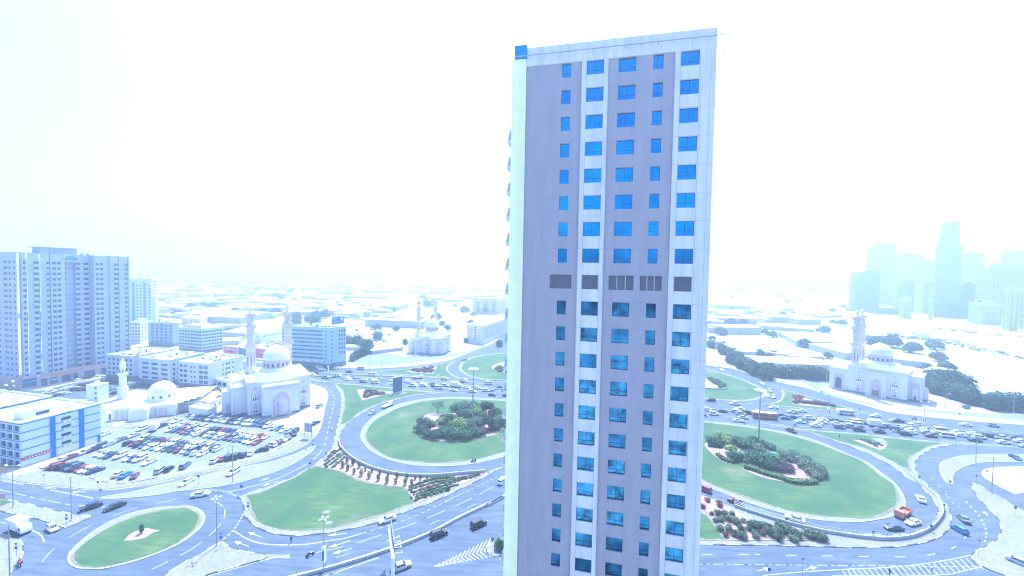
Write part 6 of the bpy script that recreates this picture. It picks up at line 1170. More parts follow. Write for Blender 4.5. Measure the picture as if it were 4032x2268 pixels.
# motorbikes and people
M_skin = mat('skin', (.32, .19, .13), .7)
def person(k, x, y, label, shirt=(.05,.05,.07), legs=(.04,.04,.06), walk=.25, face=0, sit=False, z=Z_ROAD + .004, loc=None):
    p = gp(k, x, y) if loc is None else loc; s = walk
    if sit: J = dict(pel=(0,0,.85), ch=(.12,0,1.25), nk=(.15,0,1.42), hd=(.18,0,1.56), ht=(.2,0,1.7), hl=(.02,.1,.83), kl=(.42,.17,.72), al=(.30,.17,.32), tl=(.45,.17,.3), sl=(.12,.2,1.34), el=(.3,.28,1.12), wl=(.52,.26,1.08))
    else: J = dict(pel=(0,0,.92), ch=(.02,0,1.25), nk=(.03,0,1.44), hd=(.05,0,1.56), ht=(.05,0,1.73), hl=(0,.09,.88), kl=(s*.5,.10,.48), al=(s*.6,.10,.06), tl=(s*.6+.17,.11,.04), sl=(0,.2,1.38), el=(-s*.3,.26,1.1), wl=(s*.1+.05,.27,.84))
    V_ = [J['pel'], J['ch'], J['nk'], J['hd'], J['ht']]; R_ = [.135, .15, .06, .095, .07]; E_ = [(0,1),(1,2),(2,3),(3,4)]
    for sg in (1, -1):
        def mir(q): return q if sg == 1 else ((-q[0] if (not sit and q is not None) else q[0]), -q[1], q[2])
        b = len(V_); V_ += [mir(J['hl']), mir(J['kl']), mir(J['al']), (mir(J['al'])[0] + .17, mir(J['tl'])[1], J['tl'][2])]; R_ += [.095, .062, .042, .035]; E_ += [(0,b),(b,b+1),(b+1,b+2),(b+2,b+3)]
        b = len(V_); V_ += [mir(J['sl']), mir(J['el']), mir(J['wl']), (mir(J['wl'])[0] + .03, mir(J['wl'])[1], J['wl'][2] - .12)]; R_ += [.06, .042, .03, .032]; E_ += [(1,b),(b,b+1),(b+1,b+2),(b+2,b+3)]
    me = bpy.data.meshes.new('person'); me.from_pydata(V_, E_, []); o = bpy.data.objects.new('tmp', me); COL.objects.link(o); md = o.modifiers.new('s', 'SKIN'); md2 = o.modifiers.new('u', 'SUBSURF'); md2.levels = 1
    for i, r in enumerate(R_): me.skin_vertices[0].data[i].radius = (r, r)
    me.skin_vertices[0].data[0].use_root = True
    dg = bpy.context.evaluated_depsgraph_get(); m2 = bpy.data.meshes.new_from_object(o.evaluated_get(dg)); bpy.data.objects.remove(o)
    m2.materials.clear(); [m2.materials.append(q) for q in (mat('cloth_%d' % int(sum(shirt)*997), shirt, .9), mat('trousers_%d' % int(sum(legs)*997), legs, .9), M_skin, M_black)]
    for pl in m2.polygons: c = pl.center; pl.material_index = 2 if c.z > 1.43 or (abs(c.y) > .22 and c.z < .9) else (0 if c.z > .9 else (3 if c.z < .08 else 1)); pl.use_smooth = True
    ob = inst('person', m2, None, (p.x, p.y, z), face); tag(ob, label, 'person'); hr = MB(); hc = J['hd']; hr.lathe([(.09, hc[2] + .03), (.105, hc[2] + .10), (.08, hc[2] + .17), (.02, hc[2] + .20)], hc[0] - .02, 0, 8); hr.build('hair', mat('hair', (.01,.01,.012), .8), ob); return ob
def bike(k, x, y, ang, c, label, plabel, shirt=(.06,.07,.10), box=True):
    p = gp(k, x, y); o = tag(empty('motorbike', (p.x, p.y, Z_ROAD + .004), ang), label, 'motorbike', 'motorbikes'); b = MB(); b.loft([sec(*s, .6) for s in [(-.75,.08,.62,.78),(-.5,.14,.55,.80),(.1,.14,.4,.82),(.35,.16,.45,.98),(.55,.08,.7,.95)]]); b.tube((.5,0,.95), (.75,0,.32), .05); b.tube((.45,-.35,1.05), (.45,.35,1.05), .02); b.tube((-.2,0,.45), (-.65,0,.32), .05); b.build('body', paint(c), o)
    wm = MB(); wm.xf = Matrix.Rotation(math.pi/2, 4, 'X'); wm.lathe([(.24,-.05),(.31,-.04),(.31,.04),(.24,.05)], n=14); me = wm.mesh('wheel', M_black); inst('wheel', me, o, (.72,0,.31)); inst('wheel', me, o, (-.65,0,.31))
    if box: MB().box(-1.0, -.5, -.25, .25, .82, 1.3).build('delivery_box', paint(c), o)
    person(k, x, y, plabel, shirt=shirt, face=ang, sit=True, z=Z_ROAD + .02, loc=p); return o
bike('J', 1915, 1160, heading('J', (1960,1120), (1870,1160)), 'k', 'black motorbike crossing the hatched nose on the near road', 'rider in white top on the black motorbike', (.5,.5,.55), False)
bike('X', 415, 1225, heading('X', (450,1250), (380,1180)), 'r', 'red delivery motorbike at the bottom left kerb', 'rider in red on the delivery motorbike', (.45,.04,.05))
bike('P', 275, 518, tangent(MED, gp('P', 275, 518)), 'k', 'dark motorbike at the tower edge on the highway', 'dark clothed rider beside the tower edge'); bike('F', 62, 328, tangent(MED, gp('F', 62, 328)), 'k', 'dark motorbike beside the mosque roof corner on the highway', 'dark clothed rider at the left part of the highway')
bike('Q', 710, 748, tangent(MED, gp('Q', 710, 748)), 'w', 'white motorbike weaving between queued cars', 'dark clothed rider among queued cars at right'); bike('P', 2310, 678, tangent(MED, gp('P', 2310, 678)), 'r', 'red motorbike between silver cars in the queue', 'rider in red in the queue near the white vans', (.45,.04,.05))
bike('Q', 988, 565, tangent(MED, gp('Q', 988, 565)) + math.pi, 'r', 'red delivery motorbike alone on the slip road past the mosque', 'rider in red on the far slip road', (.45,.04,.05)); bike('f', 2075, 515, heading('f', (2100,510), (2040,520)), 'k', 'dark motorbike on the kerb side of the left loop', 'rider in green on the left loop', (.05,.15,.12))
for a in (('J', 1640, 968, 'person in black walking along the white lane line', (.02,.02,.03)), ('H', 728, 685, 'person in pale shirt standing in the car park lane', (.35,.4,.45)), ('E', 885, 1288, 'person in dark clothes under the large mosque wall', (.05,.05,.1)), ('E', 935, 1265, 'person beside another near the mosque plinth', (.06,.05,.08)), ('P', 2222, 832, 'person in black standing on the far right lawn', (.02,.02,.03)),
   ('P', 850, 645, 'person on the kerb by a scooter below the bus', (.06,.08,.15)), ('P', 1572, 668, 'left person of two waiting at the highway nose', (.05,.06,.15)), ('P', 1596, 668, 'right person of two waiting at the highway nose', (.06,.06,.1)), ('S', 625, 1447, 'person in dark blue at the bottom edge hatching', (.02,.03,.09))): person(*a[:4], shirt=a[4], face=random.uniform(0, 6))
bn = tag(empty('waste_container', gp('Q', 1738, 400)), 'green waste container on the sand before the tree belt', 'waste container'); mb = MB(); mb.frus((-1.3,1.3,-.8,.8), .2, (-1.5,1.5,-.95,.95), 1.4); mb.mi = 1; mb.box(-1.5,1.5,-.95,.95,1.4,1.55); [mb.box(x,x+.2,-.5,.5,0,.2) for x in (-1,.8)]; mb.build('bin', [mat('bin_green', (.05,.25,.20), .6), M_black], bn)
for k, x, y, lab in (('P', 1268, 1052, 'pale turquoise sheet lying on the right loop lawn'), ('F', 1775, 915, 'pale turquoise sheet lying on the left loop lawn')):
    o = tag(empty('utility_cover', gp(k, x, y)), lab, 'cover'); mb = MB(); mb.box(-1.1, 1.1, -.6, .6, .19, .42); mb.build('lid', mat('turquoise', (.15, .55, .55), .6), o)
for k, x, y, lab in (('J', 2150, 535, 'pale square manhole slab in the big lawn'), ('J', 2190, 690, 'pale slab at the lower edge of the big lawn'), ('F', 640, 480, 'small pale slab on the triangular lawn')):
    o = tag(MB().box(-.9, .9, -.7, .7, .19, .24).build('manhole_cover', M_pave, None, gp(k, x, y)), lab, 'manhole cover')

# ------------------------------------------------------------------ vegetation
def crown(seed, n, lobes, leaf, flat=.8, shell=.55):
    rnd = random.Random(seed); mb = MB()
    for _ in range(n):
        cx, cy_, cz, r = rnd.choice(lobes); th = rnd.uniform(0, 2*math.pi); ph = math.acos(rnd.uniform(-.55, 1)); rr = r * (shell + (1 - shell) * rnd.random() ** .5) * (1 + .12*rnd.uniform(-1, 1))
        p = Vector((cx + rr*math.sin(ph)*math.cos(th), cy_ + rr*math.sin(ph)*math.sin(th), cz + rr*flat*math.cos(ph)))
        nv = Vector((math.sin(ph)*math.cos(th) + rnd.uniform(-.7,.7), math.sin(ph)*math.sin(th) + rnd.uniform(-.7,.7), math.cos(ph) + rnd.uniform(-.4,.9))).normalized()
        a = nv.orthogonal().normalized(); b = nv.cross(a); t = rnd.uniform(0, 3.1); a, b = a*math.cos(t) + b*math.sin(t), b*math.cos(t) - a*math.sin(t); s = leaf * rnd.uniform(.6, 1.3)
        mb.add([p - a*s*.6, p - b*s*.35 + nv*s*.1, p + a*s*.6, p + b*s*.35 + nv*s*.12], [(0,1,2,3)])
    return mb
def lob(seed, k, R, h, r): rnd = random.Random(seed); return [(R*rnd.uniform(.3,1)*math.cos(t), R*rnd.uniform(.3,1)*math.sin(t), h*rnd.uniform(.75,1.15), r*rnd.uniform(.7,1.2)) for t in [2*math.pi*i/k + rnd.uniform(-.4,.4) for i in range(k)]] + [(0,0,h*1.15,r*1.15)]
TR = {}
def tmesh(kind, mt):
    key = (kind, mt.name)
    if key in TR: return TR[key]
    if kind[:4] == 'tree': s = int(kind[4:]); cm = crown(s, 2600, lob(s, 7, 2.0, 3.4, 1.5), .42, .85)
    elif kind[:4] == 'bush': s = int(kind[4:]); cm = crown(s, 1500, lob(s + 20, 5, .9, .75, .75), .20, .9)
    elif kind == 'airy': cm = crown(5, 900, lob(5, 8, 2.6, 3.6, 1.2), .28, .5, .2)
    elif kind == 'far': cm = crown(9, 460, lob(9, 5, 1.8, 1.7, 1.6), 1.0, .9)
    elif kind[:4] == 'belt': s = int(kind[4:]); cm = crown(s + 40, 1900, lob(s, 6, 1.3, 2.6, 1.4) + lob(s + 1, 6, 1.3, 1.1, 1.3), .46, .95)
    elif kind == 'slim': cm = crown(12, 420, [(0,0,.5,.42),(0,0,1.0,.45),(0,0,1.45,.35)], .17, 1)
    tm = MB(); rnd = random.Random(3)
    if kind[:4] == 'tree' or kind in ('airy', 'far'):
        tm.tube((0,0,0), (.1,0,1.8), .2, 7, .14)
        for i in range(5): a = i*1.3; tm.tube((.1,0,1.5 + .1*i), (1.5*math.cos(a), 1.5*math.sin(a), 3.2), .10, 5, .03)
    else:
        for i in range(3): a = i*2.1; tm.tube((0,0,0), (.3*math.cos(a), .3*math.sin(a), .8), .05, 5, .02)
    TR[key] = (cm.mesh('crown', mt), tm.mesh('trunk', M_trunk)); return TR[key]
def plant(name, label, cat, group, p, kind, mt, s=1.0, sz=None, z=0.0):
    cm, tm = tmesh(kind, mt); o = tag(empty(name, (p.x, p.y, z), random.uniform(0, 6.28)), label, cat, group); o.scale = (s, s, sz or s); inst('crown' if name == 'tree' else 'foliage', cm, o); inst('trunk' if name == 'tree' else 'stem', tm, o); return o
ZI = Z_BED + .05
# left loop shrubbery
LL = [('F',1560,835,'airy',M_leafg,1.15,'bare looking airy tree at the top of the shrub island'), ('F',1330,1000,'bush1',M_leafg,2.6,'grey low shrub at the left rim'), ('F',1300,1110,'bush2',M_leafd,2.2,'dark low shrub at the left rim'), ('F',1460,1120,'tree1',M_leafg,1.0,'large grey green round tree at left'), ('F',1400,1170,'bush1',M_leafd,2.2,'dark shrub in the front left'),
 ('F',1650,930,'bush3',M_leafp,2.0,'brownish shrub in the middle gap'), ('F',1640,1000,'bush2',M_leafy,2.4,'yellow green shrub behind the grey tree'), ('F',1850,800,'bush1',M_leaf,3.0,'back row shrub, first'), ('F',1950,785,'bush3',M_leafg,3.2,'back row shrub, second'), ('F',2080,800,'bush2',M_leaf,3.2,'back row shrub, third'), ('F',1900,880,'bush3',M_leafd,2.6,'second row shrub left'), ('F',2000,900,'bush1',M_leaf,3.2,'second row shrub in front of the mast'), ('F',2150,870,'bush3',M_leafy,3.0,'second row shrub right of the mast'),
 ('F',2260,860,'tree2',M_leafd,1.25,'tall dark tree at the upper right'), ('F',2370,880,'bush1',M_leafd,3.0,'dark shrub right of the tall tree'), ('F',1760,1010,'tree3',M_leaf,.95,'green tree in the centre left'), ('F',1880,1060,'bush2',M_leafy,3.4,'bright green shrub in the centre'), ('F',1650,1160,'bush3',M_leaf,3.0,'front shrub, first'), ('F',1770,1190,'bush1',M_leafd,3.2,'front shrub, second'), ('F',1890,1200,'bush2',M_leaf,3.2,'front shrub, third'), ('F',2010,1190,'bush3',M_leafd,3.0,'front shrub, fourth'), ('F',2110,1170,'bush1',M_leaf,2.6,'front shrub, fifth'), ('F',1550,1190,'bush2',M_leafd,2.6,'front shrub before the grey tree'),
 ('F',2010,1060,'bush1',M_leafg,3.0,'grey shrub at the mast foot'), ('F',2160,1010,'bush2',M_leafg,2.6,'grey shrub right of the mast foot'), ('F',2290,1080,'tree1',M_leafd,1.15,'broad dark tree at the lower right'), ('F',2400,1060,'bush3',M_leafd,3.2,'dark shrub right of the broad tree'), ('F',2470,1000,'bush1',M_leafg,3.0,'low grey shrub at the right rim'), ('F',2200,1140,'bush2',M_leafp,2.0,'brownish shrub at the right front')]
for k, x, y, kd, mt, s, lab in LL: plant('tree' if kd[:4] in ('tree', 'airy') else 'shrub', lab + ' of the left loop island', 'tree' if kd[:4] in ('tree', 'airy') else 'shrub', 'planting on the left loop island', gp(k, x, y), kd, mt, s, s*(.85 if kd[:4] == 'bush' else 1), ZI)
RL = [('P',360,890,'bush1',M_leafg,1.8,'small grey shrub at the left tip'), ('P',560,870,'bush2',M_leafy,2.6,'yellow green shrub at the top left'), ('P',600,950,'tree2',M_leafy,.85,'yellow green tree at left'), ('P',650,1060,'tree3',M_leafy,.8,'yellow green tree lower left'), ('P',700,900,'bush3',M_leafg,2.4,'grey shrub behind the yellow tree'), ('P',800,940,'bush1',M_leafd,2.6,'dark shrub in the middle'), ('P',880,960,'bush2',M_leaf,2.8,'green shrub left of the mast'), ('P',960,920,'tree1',M_leafd,.8,'dark tree left of the mast foot'),
 ('P',1060,1080,'tree2',M_leafg,1.0,'round grey tree in front of the mast'), ('P',1120,950,'bush3',M_leafg,2.0,'grey shrub right of the mast'), ('P',1230,990,'bush1',M_leafg,1.9,'clipped grey shrub at the right end'), ('P',1000,1180,'bush2',M_leafd,3.0,'dark green shrub front left'), ('P',1120,1220,'bush1',M_leaf,3.4,'dark green shrub front centre'), ('P',1250,1260,'bush3',M_leafd,3.2,'dark green shrub front right'), ('P',1370,1290,'bush2',M_leafp,2.2,'brownish shrub in the long bed'), ('P',1480,1300,'bush1',M_leafp,2.0,'second brownish shrub in the long bed'), ('P',930,1090,'bush3',M_leafg,1.8,'grey shrub at the left of the long bed'),
 ('P',440,940,'bush3',M_leafd,2.4,'dark clipped shrub at the left rim'), ('P',700,1140,'bush1',M_leafd,2.4,'dark clipped shrub at the lower left tip')]
for k, x, y, kd, mt, s, lab in RL: plant('tree' if kd[:4] == 'tree' else 'shrub', lab + ' of the right loop island', 'tree' if kd[:4] == 'tree' else 'shrub', 'planting on the right loop island', gp(k, x, y), kd, mt, s, s*.8, ZI)
for i, (x, y, s) in enumerate([(1450,1110,2.0),(1540,1120,2.2),(1620,1160,2.0),(1500,1170,1.4),(1700,1190,2.2),(1780,1240,2.2),(1700,1260,1.7),(1850,1290,2.2),(1900,1340,2.2),(1830,1370,1.8),(1960,1380,1.9),(1780,1330,1.4),(1900,1420,1.7)]): plant('shrub', f'grey spiky shrub in the right hand sandy bed, {ordn(i+1)} from its top', 'shrub', 'grey shrubs in the sandy bed', gp('P', x, y), f'bush{1 + i % 3}', M_leafg, s, s*.8, ZI)
# clipped hedges as strips
def hedge(pts, wd, h, label, mt=M_leafy, dens=60, leaf=.22, cat='hedge'):
    P = catmull(pts, False, 1); rnd = random.Random(len(P)); mb = MB(); L = plen(P); core = MB(); n = len(P)
    nn = []
    for i in range(n): d = P[min(i+1, n-1)] - P[max(i-1, 0)]; d.normalize(); nn.append(Vector((-d.y, d.x, 0)))
    core.loft([[tuple(P[i] - nn[i]*wd*.42 - P[0]), tuple(P[i] + nn[i]*wd*.42 - P[0]), tuple(P[i] + nn[i]*wd*.4 + Vector((0,0,h*.88)) - P[0]), tuple(P[i] - nn[i]*wd*.4 + Vector((0,0,h*.88)) - P[0])] for i in range(n)])
    for _ in range(int(L*dens)):
        i = rnd.randrange(n); q = P[i] + (P[min(i+1, n-1)] - P[i]) * rnd.random(); a = rnd.uniform(-1, 1); top = rnd.random() < .5
        p = q + nn[i]*wd*.5*(a if top else math.copysign(1, a)) + Vector((0, 0, h*(1 + .08*rnd.uniform(-1,1)) if top else h*rnd.random())); nv = Vector((rnd.uniform(-1,1), rnd.uniform(-1,1), rnd.uniform(-.2,1.2))).normalized(); u = nv.orthogonal().normalized(); v = nv.cross(u); s = leaf*rnd.uniform(.6,1.4); p = p - P[0]
        mb.add([p - u*s, p - v*s*.6, p + u*s, p + v*s*.6], [(0,1,2,3)])
    o = tag(empty('hedge', (P[0].x, P[0].y, ZI)), label, cat); core.build('stem', M_leafd, o); mb.build('foliage', mt, o); return o
hedge(gl(('P', [(840,1265),(950,1290),(1150,1360),(1400,1430),(1500,1470),(1720,1490),(1880,1480)])), 2.0, 1.1, 'long clipped yellow green hedge along the front of the right loop island')
hedge(gl(('P', [(460,1080),(540,1150),(660,1190),(780,1150)])), 1.6, 1.0, 'short curved clipped hedge at the lower left of the right loop island'); hedge(gl(('P', [(320,950),(400,960),(500,970)])), 1.6, 1.0, 'short clipped dark hedge at the left rim of the right loop island', M_leafd)
hedge(gl(('C', [(310,1375),(380,1330),(480,1290),(590,1250)])), 4, 5, 'tall dark clipped hedge beside the pale office block car park', M_leafd, 90, .5)
# shrubs in the near sandy bed (left)
for i, (x, y, s, kd, mt) in enumerate([(180,600,1.5,'slim',M_leafg),(245,530,1.5,'slim',M_leafp),(255,640,1.4,'slim',M_leafg),(330,560,1.5,'slim',M_leafd),(345,690,1.3,'slim',M_leafg),(420,600,1.4,'slim',M_leafg),(450,720,1.6,'slim',M_leafy),(508,650,.9,'slim',M_leafd),(562,755,1.5,'slim',M_leafy),(608,670,1.1,'slim',M_leafg),(695,790,1.4,'slim',M_leafd),(718,705,1.1,'slim',M_leafp),(823,820,1.5,'slim',M_leafg),(840,730,1.0,'slim',M_leafg),(948,835,1.2,'slim',M_leafg),(968,755,1.3,'slim',M_leafd),(1085,850,1.4,'slim',M_leaf),(1108,770,1.3,'slim',M_leaf),(1180,855,1.3,'slim',M_leafg),(1230,775,.9,'slim',M_leafg),(1308,775,1.0,'slim',M_leafp),(1405,770,1.0,'slim',M_leafg)]):
    plant('shrub', f'upright shrub in the sandy bed under the left loop wall, {ordn(i+1)} from the left', 'shrub', 'upright shrubs in the sandy bed', gp('f', x, y), kd, mt, s*.95, s*.85, ZI)
fl_ = 0
for (a, b, n, mt) in [((60,360),(-20,440),5,M_leafp),((130,345),(-60,505),9,M_leaf),((150,400),(-80,560),9,M_leaf),((190,420),(-40,590),9,M_leaf),((200,460),(40,600),8,M_leafg),
     ((1160,880),(1500,770),12,M_leaf),((1480,765),(1800,745),9,M_leaf),((1150,925),(1560,800),13,M_leafg),((1560,810),(2150,705),17,M_leaf),((1180,965),(1700,810),16,M_leafr),((1700,820),(2100,735),11,M_leafp),((1220,1000),(1800,815),17,M_leafd),((1240,1030),(1850,850),18,M_leaf),((1250,1070),(1700,930),14,M_leafd)]:
    fl_ += 1
    for i in range(n):
        p = gp('f', *a).lerp(gp('f', *b), i / (n - 1)); s = random.uniform(.33, .55)
        plant('flower_shrub', f'small bedding shrub in planted row {NUM[fl_] if False else ordn(fl_)} of the sandy bed, {ordn(i+1)} along', 'shrub', 'rows of small bedding shrubs', p + Vector((random.uniform(-.2,.2), random.uniform(-.2,.2), 0)), f'bush{1 + i % 3}', random.choice([mt, mt, M_leafg, M_leaf]), s, s*.8, ZI)
for i, (x, y, s, mt) in enumerate([(318,380,1.25,M_leafr),(490,440,1.5,M_leafr),(240,470,1.2,M_leafr),(370,570,.9,M_leafp),(480,580,1.6,M_leafg),(565,570,1.4,M_leafg),(675,570,1.1,M_leafg),(510,660,1.4,M_leafg),(615,655,1.4,M_leafg),(430,670,1.1,M_leafg),(730,700,1.8,M_leafg),(830,670,1.1,M_leafg),(500,790,1.5,M_leafg),(620,790,1.4,M_leafg),(700,870,1.6,M_leafg),(800,800,1.5,M_leafg),(810,910,1.7,M_leafg),(580,880,1.2,M_leafp),(930,740,1.3,M_leafg),(1010,760,2.1,M_leafg),(1010,890,1.7,M_leafg),(1120,760,1.8,M_leafg),(1110,860,1.2,M_leafp),(1220,860,2.0,M_leafg),(1220,770,1.3,M_leafp),(1320,860,2.2,M_leafg),(1360,770,2.0,M_leafg),(1440,820,2.3,M_leafg),(1330,930,1.6,M_leafg),(1530,860,2.3,M_leafg),(1620,900,2.0,M_leafg),(1560,950,1.5,M_leafg),(1780,890,2.1,M_leafg),(1870,910,2.1,M_leafg),(1960,935,1.9,M_leafg),(920,800,1.2,M_leafg)]):
    plant('shrub', f'{"round rust red" if mt is M_leafr else "grey green"} shrub in the sand below the loop parapet, {ordn(i+1)} from the tower', 'shrub', 'shrubs below the loop parapet', gp('R', x, y), f'bush{1 + i % 3}', mt, s*.6, s*.62, ZI)
rnd = random.Random(21)
for (k, q, n, mt, lab, s0) in (('F', [(460,510),(760,530),(820,560),(480,620)], 26, M_leafp, 'purple brown shrub in the triangular bed left of the billboard', .9), ('F', [(1160,225),(1540,165),(1480,250),(1200,240)], 22, M_leafp, 'purple brown shrub in the far triangular bed', 1.1),
     ('N', [(310,1260),(400,1245),(560,1360),(470,1390)], 18, M_leafg, 'grey brown shrub on the far loop lawn', 1.2), ('F', [(2360,190),(2600,110),(2600,250),(2420,235)], 14, M_leafg, 'shrub on the far loop lawn beside the tower', 1.2), ('Q', [(180,850),(330,885),(560,940),(450,985)], 16, M_leafg, 'sprig in the small bare bed on the right triangle', .5)):
    Q_ = [gp(k, *p) for p in q]; pts = sorted([Q_[0].lerp(Q_[1], rnd.random()).lerp(Q_[3].lerp(Q_[2], rnd.random()), rnd.random()) for _ in range(n)], key=lambda p: p.x / p.y)
    for i, p in enumerate(pts): s = s0*rnd.uniform(.8, 1.3); plant('shrub', f'{lab}, {ordn(i+1)} from the left', 'shrub', 'shrubs in small beds', p, f'bush{1 + i % 3}', mt, s, s*.8, ZI)
for i, (x, y, s, mt) in enumerate([(1600,255,1.5,M_leafr),(1650,250,1.5,M_leafr),(1620,290,1.5,M_leafr),(1650,310,1.5,M_leafr),(1590,325,1.2,M_leafp),(1710,325,1.4,M_leafp),(1765,325,1.3,M_leafp),(1820,335,1.3,M_leafp),(1880,340,1.7,M_leafp),(1930,345,1.6,M_leafp),(1985,355,1.1,M_leafp),(2040,355,1.5,M_leafp),(2130,372,1.2,M_leafp)]):
    plant('shrub', f'clipped {"rust red" if mt is M_leafr else "purple"} shrub on the far right triangle, {ordn(i+1)} from the left', 'shrub', 'clipped shrubs on the far right triangle', gp('P', x, y), f'bush{1 + i % 3}', mt, s, s*.8, ZI)
plant('tree', 'small palm like sapling in the bare patch of the oval island', 'tree', None, gp('I', 2050, 930), 'slim', M_leaf, 1.2, 1.3, ZI); plant('shrub', 'dark shrub on the small paved nose beside the tower', 'shrub', None, gp('K', 2470, 1060), 'bush1', M_leaf, 1.6, 1.6, ZI)
# tree belts: each tree its own
def belt(P, n, s, mt, lab, grp, jit=3, kinds=('belt1', 'belt2', 'belt3')):
    P = catmull(P, False, 4); L = plen(P)
    for i in range(n):
        p = at_len(P, L*i/max(1, n-1)) + Vector((random.uniform(-jit, jit), random.uniform(-jit, jit), 0)); k = s*random.uniform(.8, 1.25)
        plant('tree', f'{lab}, {ordn(i+1)} from the left', 'tree', grp, p, kinds[i % len(kinds)], mt, k, k*random.uniform(.85,1.1))
belt(gl(('N', [(650,1030),(900,1140),(1150,1210),(1500,1235),(1800,1250),(2090,1265)])), 27, 2.0, M_leafd, 'dark tree of the long belt left of the right hand mosque', 'dark tree belt', 2)
belt(gl(('N', [(400,800),(550,870),(650,960),(730,1000)])), 9, 1.8, M_leaf, 'tree in the slanting row beside the gabled shed', 'trees beside the sheds')
belt(gl(('N', [(950,960),(1150,980),(1440,985)])), 8, 1.7, M_leaf, 'tree in the row before the low white shed', 'trees beside the sheds'); belt(gl(('Q', [(1140,110),(1300,180),(1500,230),(1700,300),(1900,350),(2100,400),(2350,420),(2600,430)])), 34, 1.75, M_leafd, 'dark tree of the belt right of the right hand mosque', 'dark tree belt', 2)
belt(gl(('Q', [(1200,80),(1500,150),(1640,170)])), 6, 2.7, M_leafd, 'taller tree behind the belt right of the mosque', 'dark tree belt')
belt(gl(('C', [(245,1150),(420,1180),(600,1195)])), 9, 2.2, M_leafd, 'tree in the grove right of the pale office block', 'grove beside the office block'); belt(gl(('B', [(2050,760),(2200,790),(2450,760),(2574,740)])), 9, 3.0, M_leaf, 'tree in the far grove behind the office block', 'far grove', 6)
for k, x, y, s, mt, lab in (('N',1130,860,2.6,M_leafd,'round dark tree between the two sheds'), ('N',1720,800,3.6,M_leaf,'large round tree before the second shed row'), ('N',1260,655,3.0,M_leaf,'tree beside the parked cars of the sheds'), ('N',1140,610,2.6,M_leaf,'tree left of the first long shed'), ('N',2050,960,2.2,M_leaf,'tree by the delivery yard'), ('N',380,720,2.6,M_leaf,'dark tree right beside the tower'), ('N',500,620,4.0,M_leaf,'large tree beside the tower'), ('N',650,490,4.5,M_leaf,'broad tree cluster beyond the tower, left'), ('N',820,490,4.2,M_leaf,'broad tree cluster beyond the tower, right'),
   ('O',1335,1000,3.2,M_leafg,'wide flat topped desert tree on the sand'), ('O',1440,1140,3.0,M_leaf,'low spreading tree over parked cars'), ('O',950,880,4.0,M_leaf,'tree behind the right mosque dome'), ('O',640,800,5.2,M_leaf,'huge tree behind the right mosque dome'), ('O',420,800,4.6,M_leaf,'broad tree between minaret and dome'), ('O',280,790,4.0,M_leaf,'tree right of the right mosque minarets'), ('O',1280,830,4.0,M_leafg,'grey tree left of the far lot'), ('O',1180,1150,2.4,M_leaf,'tree at the end of the long low roof'),
   ('B',1190,700,4.4,M_leaf,'large round tree behind the first shed yard'), ('B',560,640,5.0,M_leaf,'wide tree left of the first shed yard'), ('B',740,600,4.0,M_leaf,'tall tree beyond the shed yard'), ('B',860,600,3.6,M_leaf,'slim tree beyond the shed yard'), ('B',960,585,3.2,M_leaf,'tree by the low office shed'), ('B',1350,640,3.2,M_leaf,'tree left of the first minaret'), ('B',1600,680,2.8,M_leaf,'small tree between the minarets'), ('B',1750,640,2.8,M_leaf,'small tree left of the second minaret'),
   ('C',150,620,4.0,M_leaf,'lone tree on the sand above the billboard'), ('C',590,625,3.4,M_leaf,'lone conical tree in the sand field'), ('C',1410,595,6.0,M_leaf,'wide tree between the far minarets'), ('C',1950,665,4.6,M_leaf,'heart shaped tree on the pale sand'), ('C',2240,680,5.0,M_leaf,'tree before the faint pink block'), ('C',690,910,2.6,M_leaf,'small tree among parked cars on sand'), ('C',690,1060,3.2,M_leafg,'forked tree in the sand lot'), ('C',620,905,2.0,M_leaf,'low shrub like tree on the sand lot'), ('C',960,930,2.4,M_leaf,'low tree left of the middle mosque'), ('C',1700,915,2.6,M_leaf,'low tree right of the middle mosque'), ('C',1320,790,2.4,M_leaf,'low tree between the minarets of the middle mosque'), ('C',1090,1130,1.9,M_leafd,'dark tree at the corner of the middle mosque'), ('C',1960,1100,1.6,M_leafd,'dark tree at the corner of the long white block'), ('C',2450,1160,2.2,M_leafd,'dark trees beside the slip road near the tower')):
    plant('tree', lab, 'tree', 'single trees', gp(k, x, y), 'far' if gp(k, x, y).length > 420 else 'belt%d' % (1 + int(x) % 3), mt, s*.72, s*.72)

